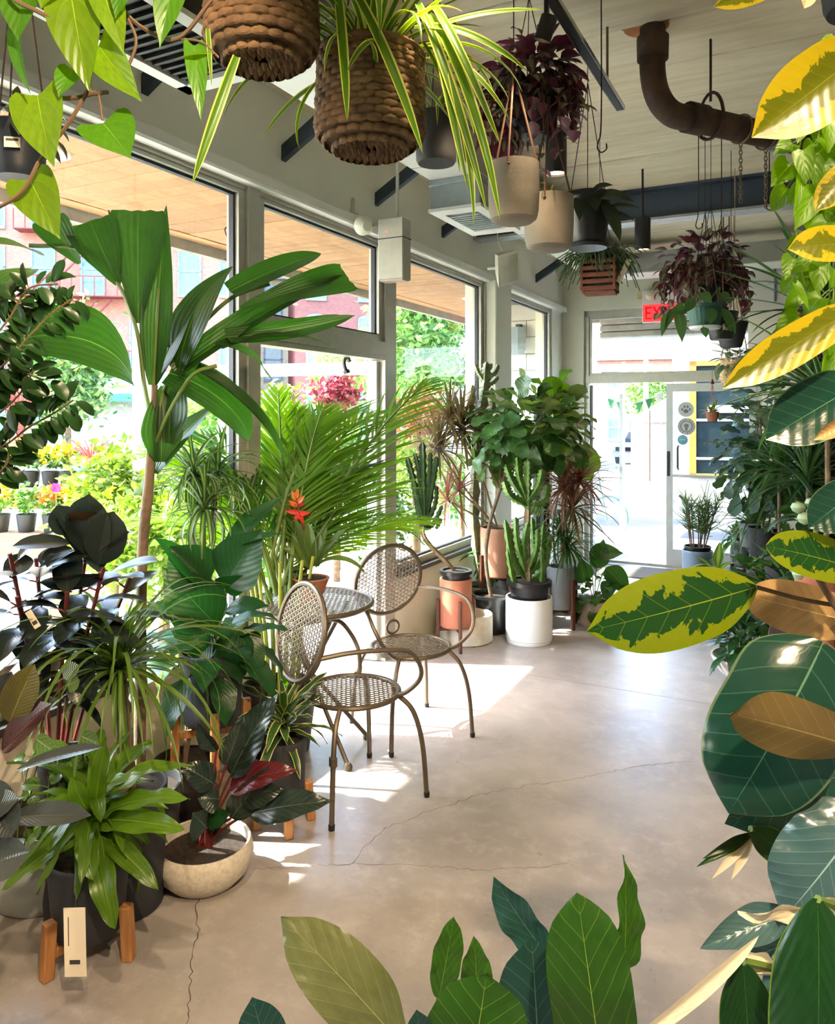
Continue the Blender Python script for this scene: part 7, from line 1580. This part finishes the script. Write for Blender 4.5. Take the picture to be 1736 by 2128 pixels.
# bunting and fence
m_fence = M('white_fence_bar', (236, 238, 236), .5); p0, p1 = W(835, 862, 15.5), W(985, 862, 15.5)
e = tag(empty('white_fence', Vector((p0.x, p0.y, -.1))), 'white barred fence beyond the pillar window', 'fence'); ln = p1.x - p0.x
for z in (1.2, 2.3): MB().cbox(0, ln, -.02, .02, z, z + .05, .005).build('rail', m_fence, e, sm=False)
for k in range(11): MB().cbox(k * ln / 10 - .012, k * ln / 10 + .012, -.012, .012, 0, 2.35, .003).build('bar', m_fence, e, sm=False)
m_flagg = M('green_flag', (60, 150, 96), .7); m_flagw = M('white_flag', (240, 240, 236), .7)
def bunting(label, a, b, n, s, cols):
    a, b = Vector(a), Vector(b); e = tag(empty('bunting', a), label, 'bunting'); d = b - a
    pts = [d * (k / n) - Vector((0, 0, .25 * math.sin(math.pi * k / n))) for k in range(n + 1)]; MB().tube(pts, .006, 5).build('string', m_flagw, e)
    for k in range(n):
        q = (pts[k] + pts[k + 1]) / 2; h = d.normalized() * s * .5; MB().add([q - h + Vector((0, .003, 0)), q + h + Vector((0, .003, 0)), q - Vector((0, -.003, s * 1.3)), q - h - Vector((0, .003, 0)), q + h - Vector((0, .003, 0)), q - Vector((0, .003, s * 1.3))], [(0, 1, 2), (5, 4, 3), (0, 3, 4, 1), (1, 4, 5, 2), (2, 5, 3, 0)]).build('flag', cols[k % len(cols)], e, sm=False)
bunting('green and white pennant bunting strung outside the entrance', W(1225, 800, 10.3), W(1400, 796, 9.6), 9, .11, [m_flagg, m_flagw, m_flagg]); bunting('white and green pennant bunting on the fence beyond the pillar window', W(838, 800, 15.46), W(985, 800, 15.46), 13, .16, [m_flagw, m_flagw, m_flagg])
# view through the entrance: pickup, buildings, poles
c = W(1346, 862, 40); rzc = -.6; zc = -.03 - (40 * DY + c.x * DX - 13) / 57 * 1.57
car = tag(empty('pickup_truck', Vector((c.x, c.y, zc)), rzc), 'white pickup truck parked on the street beyond the entrance', 'truck')
m_carw = M('white_car_paint', (100, 104, 112), .4, coat=.2, var=.01); m_carg = M('car_glass', (22, 34, 44), .6, spec=.1); m_tyre = M('tyre_rubber', (22, 22, 24), .9, spec=.1)
bd = MB(); S = [(-.96, 0.42), (.96, .42)]
prof_ = [(-2.6, .45), (-2.62, .75), (-2.5, .98), (-1.5, 1.08), (-.95, 1.66), (.35, 1.72), (.62, 1.12), (2.7, 1.12), (2.72, .5)]
n = len(prof_); vs = [(s * (.94 if z < 1.2 else .76), x, z) for s in (-1, 1) for x, z in prof_]; fs = [tuple(range(n)), tuple(range(2 * n - 1, n - 1, -1))] + [(i, n + i, n + (i + 1) % n, (i + 1) % n) for i in range(n)]
MB().add(vs, fs).build('body', m_carw, car, sm=False)
MB().add([(-.74, -1.48, 1.12), (.74, -1.48, 1.12), (.66, -.99, 1.63), (-.66, -.99, 1.63)], [(0, 1, 2, 3)]).build('windscreen', m_carg, car, sm=False)
for s in (-1, 1): MB().add([(s * .93, -1.3, 1.15), (s * .80, -.85, 1.6), (s * .80, .25, 1.62), (s * .92, .45, 1.16)], [(0, 1, 2, 3)]).build('side_window', m_carg, car, sm=False)
MB().box(-.75, .75, -2.66, -2.60, .72, .92).build('grille', m_tyre, car, sm=False); MB().box(-.9, .9, -2.68, -2.58, .42, .62).build('bumper', m_carw, car, sm=False)
for s in (-1, 1): MB().box(s * .9 - .16, s * .9 + .04, -2.63, -2.5, .74, .92).build('headlamp', M('headlamp_clear', (220, 226, 230), .15), car, sm=False)
for x in (-.88, .88):
    for y in (-1.7, 1.7): MB().lathe([(.001, -.12), (.36, -.12), (.38, -.08), (.38, .08), (.36, .12), (.001, .12)], 22, 0, (0, 0, 0), Matrix.Translation((x, y, .38)) @ Matrix.Rotation(math.pi / 2, 4, 'Y')).build('wheel', m_tyre, car)
c = W(1350, 862, 60); building('far_house', 'distant red house beyond the pickup truck', (c.x, c.y), -.3, 8, 8, m_brickp, [(-2.5, 2, 1, 1.8, False), (0, 2, 1, 1.8, False), (-2.5, 5, 1, 1.8, False), (0, 5, 1, 1.8, False)], -1.5)
c = W(1300, 862, 52); building('far_clapboard_house', 'distant white clapboard house beyond the entrance', (c.x, c.y), -.2, 3.2, 6.5, M('white_clapboard', (170, 168, 168), .8), [(-.8, 1.5, .8, 1.4, False), (.6, 1.5, .8, 1.4, False), (-.8, 4, .8, 1.4, False)], -1.4)
shrub('street_tree', 'distant green tree beyond the pickup truck', 1345, 825, 46, (1.6, 1.5, 1.6), 1500, .35, L_tree, 60, 'tree', base=-1.3)
c = W(1515, 862, 15.5); e = tag(empty('white_shop', Vector((c.x, c.y, -.2)), -.30), 'whitewashed brick shop with a yellow-framed window across from the entrance', 'building')
MB().box(-1.0, 3.0, 0, 4, 0, 6).build('wall', m_brickw, e, sm=False)
MB().box(-.75, -.62, -.08, .02, .65, 3.0).box(-.75, 2.0, -.08, .02, 2.9, 3.0).box(-.75, 2.0, -.08, .02, .65, .72).build('yellow_frame', M('yellow_frame', (160, 116, 40), .6), e, sm=False); MB().box(-.62, 2.0, -.03, .0, .72, 2.9).build('pane', M('shop_glass', (30, 42, 44), .6, spec=.1), e, sm=False)
MB().box(-.62, 2.0, -.06, -.03, 1.0, 1.05).box(-.62, 2.0, -.06, -.03, 1.78, 1.83).build('glazing_bar', m_fence, e, sm=False); MB().box(-.4, 1.6, -.16, -.03, 1.95, 2.10).build('sign_board', m_whitep, e, sm=False)
for i, (x, z, h, lb) in enumerate(((1343, 34, 5.2, 'tall white utility pole on the far street'), (1350, 24, 2.2, 'thin dark parking-sign post outside the entrance'))):
    c = W(x, 862, z); zb = -.03 - max(0, (z * DY + c.x * DX - 13)) / 57 * 1.57; tag(MB().tube([(0, 0, 0), (0, 0, h)], .10 if i == 0 else .035, 10).build('street_pole', m_fence if i == 0 else m_stemb, loc=Vector((c.x, c.y, zb))), lb, 'pole')
c = W(1375, 862, 26); e = tag(empty('grey_awning', Vector((c.x, c.y, 0)), -.3), 'grey sloped awning over the corner shop beyond the entrance', 'awning')
MB().add([(-1.0, 0, 1.6), (1.2, 0, 2.9), (1.2, 1.4, 2.9), (-1.0, 1.4, 1.6), (-1, 0, 1.45), (1.2, 0, 1.45)], [(0, 1, 2, 3), (0, 4, 5, 1)]).build('canvas', M('grey_canvas', (150, 146, 152), .8), e, sm=False)
MB().box(-1.0, 1.2, .3, 1.4, -.6, 1.62).build('shop_wall', M('shop_front_pale', (206, 196, 188), .7), e, sm=False)
# bicycle leaning outside the entrance
c = W(1262, 1075, 10.2); bk_ = tag(empty('bicycle', Vector((c.x, c.y, -.02)), .3), 'bicycle parked outside behind the open entrance door', 'bicycle'); m_bike = M('pale_green_bike', (140, 164, 156), .4)
for x in (0, -1.0):
    T = Matrix.Translation((x, 0, .34)) @ Matrix.Rotation(math.pi / 2, 4, 'X'); w_ = ring(.31, .022, T=T).build('wheel', m_bike, bk_); sp_ = MB()
    for k in range(12): a = k * math.pi / 6; sp_.tube([(x, 0, .34), (x + .3 * math.cos(a), 0, .34 + .3 * math.sin(a))], .002, 3)
    sp_.build('spokes', m_chrome, w_)
MB().tube([(-1, 0, .34), (-.55, 0, .30), (-.12, 0, .82), (-.75, 0, .82), (-.55, 0, .30)], .016, 8).build('frame', m_bike, bk_); MB().tube([(0, 0, .34), (-.10, 0, .78), (-.14, 0, 1.0)], .014, 8).build('fork', m_bike, bk_); MB().tube([(-.14, -.25, 1.02), (-.14, .25, 1.02)], .012, 8).build('handlebar', m_blk, bk_); MB().cbox(-.88, -.64, -.06, .06, .92, .97, .02).build('saddle', m_blk, bk_); MB().tube([(-.75, 0, .8), (-.76, 0, .93)], .014, 8).build('seat_post', m_chrome, bk_)
# wooden door wedge
tag(MB().add([(-.09, -.04, 0), (.09, -.04, 0), (.09, .04, 0), (-.09, .04, 0), (.09, -.04, .06), (.09, .04, .06)], [(0, 3, 2, 1), (1, 2, 5, 4), (0, 1, 4), (2, 3, 5), (0, 4, 5, 3)]).build('door_wedge', m_oak, loc=FL(1268, 1166, 0) + Vector((0, .2, 0)), sm=False), 'wooden wedge on the floor holding the entrance door open', 'wedge')
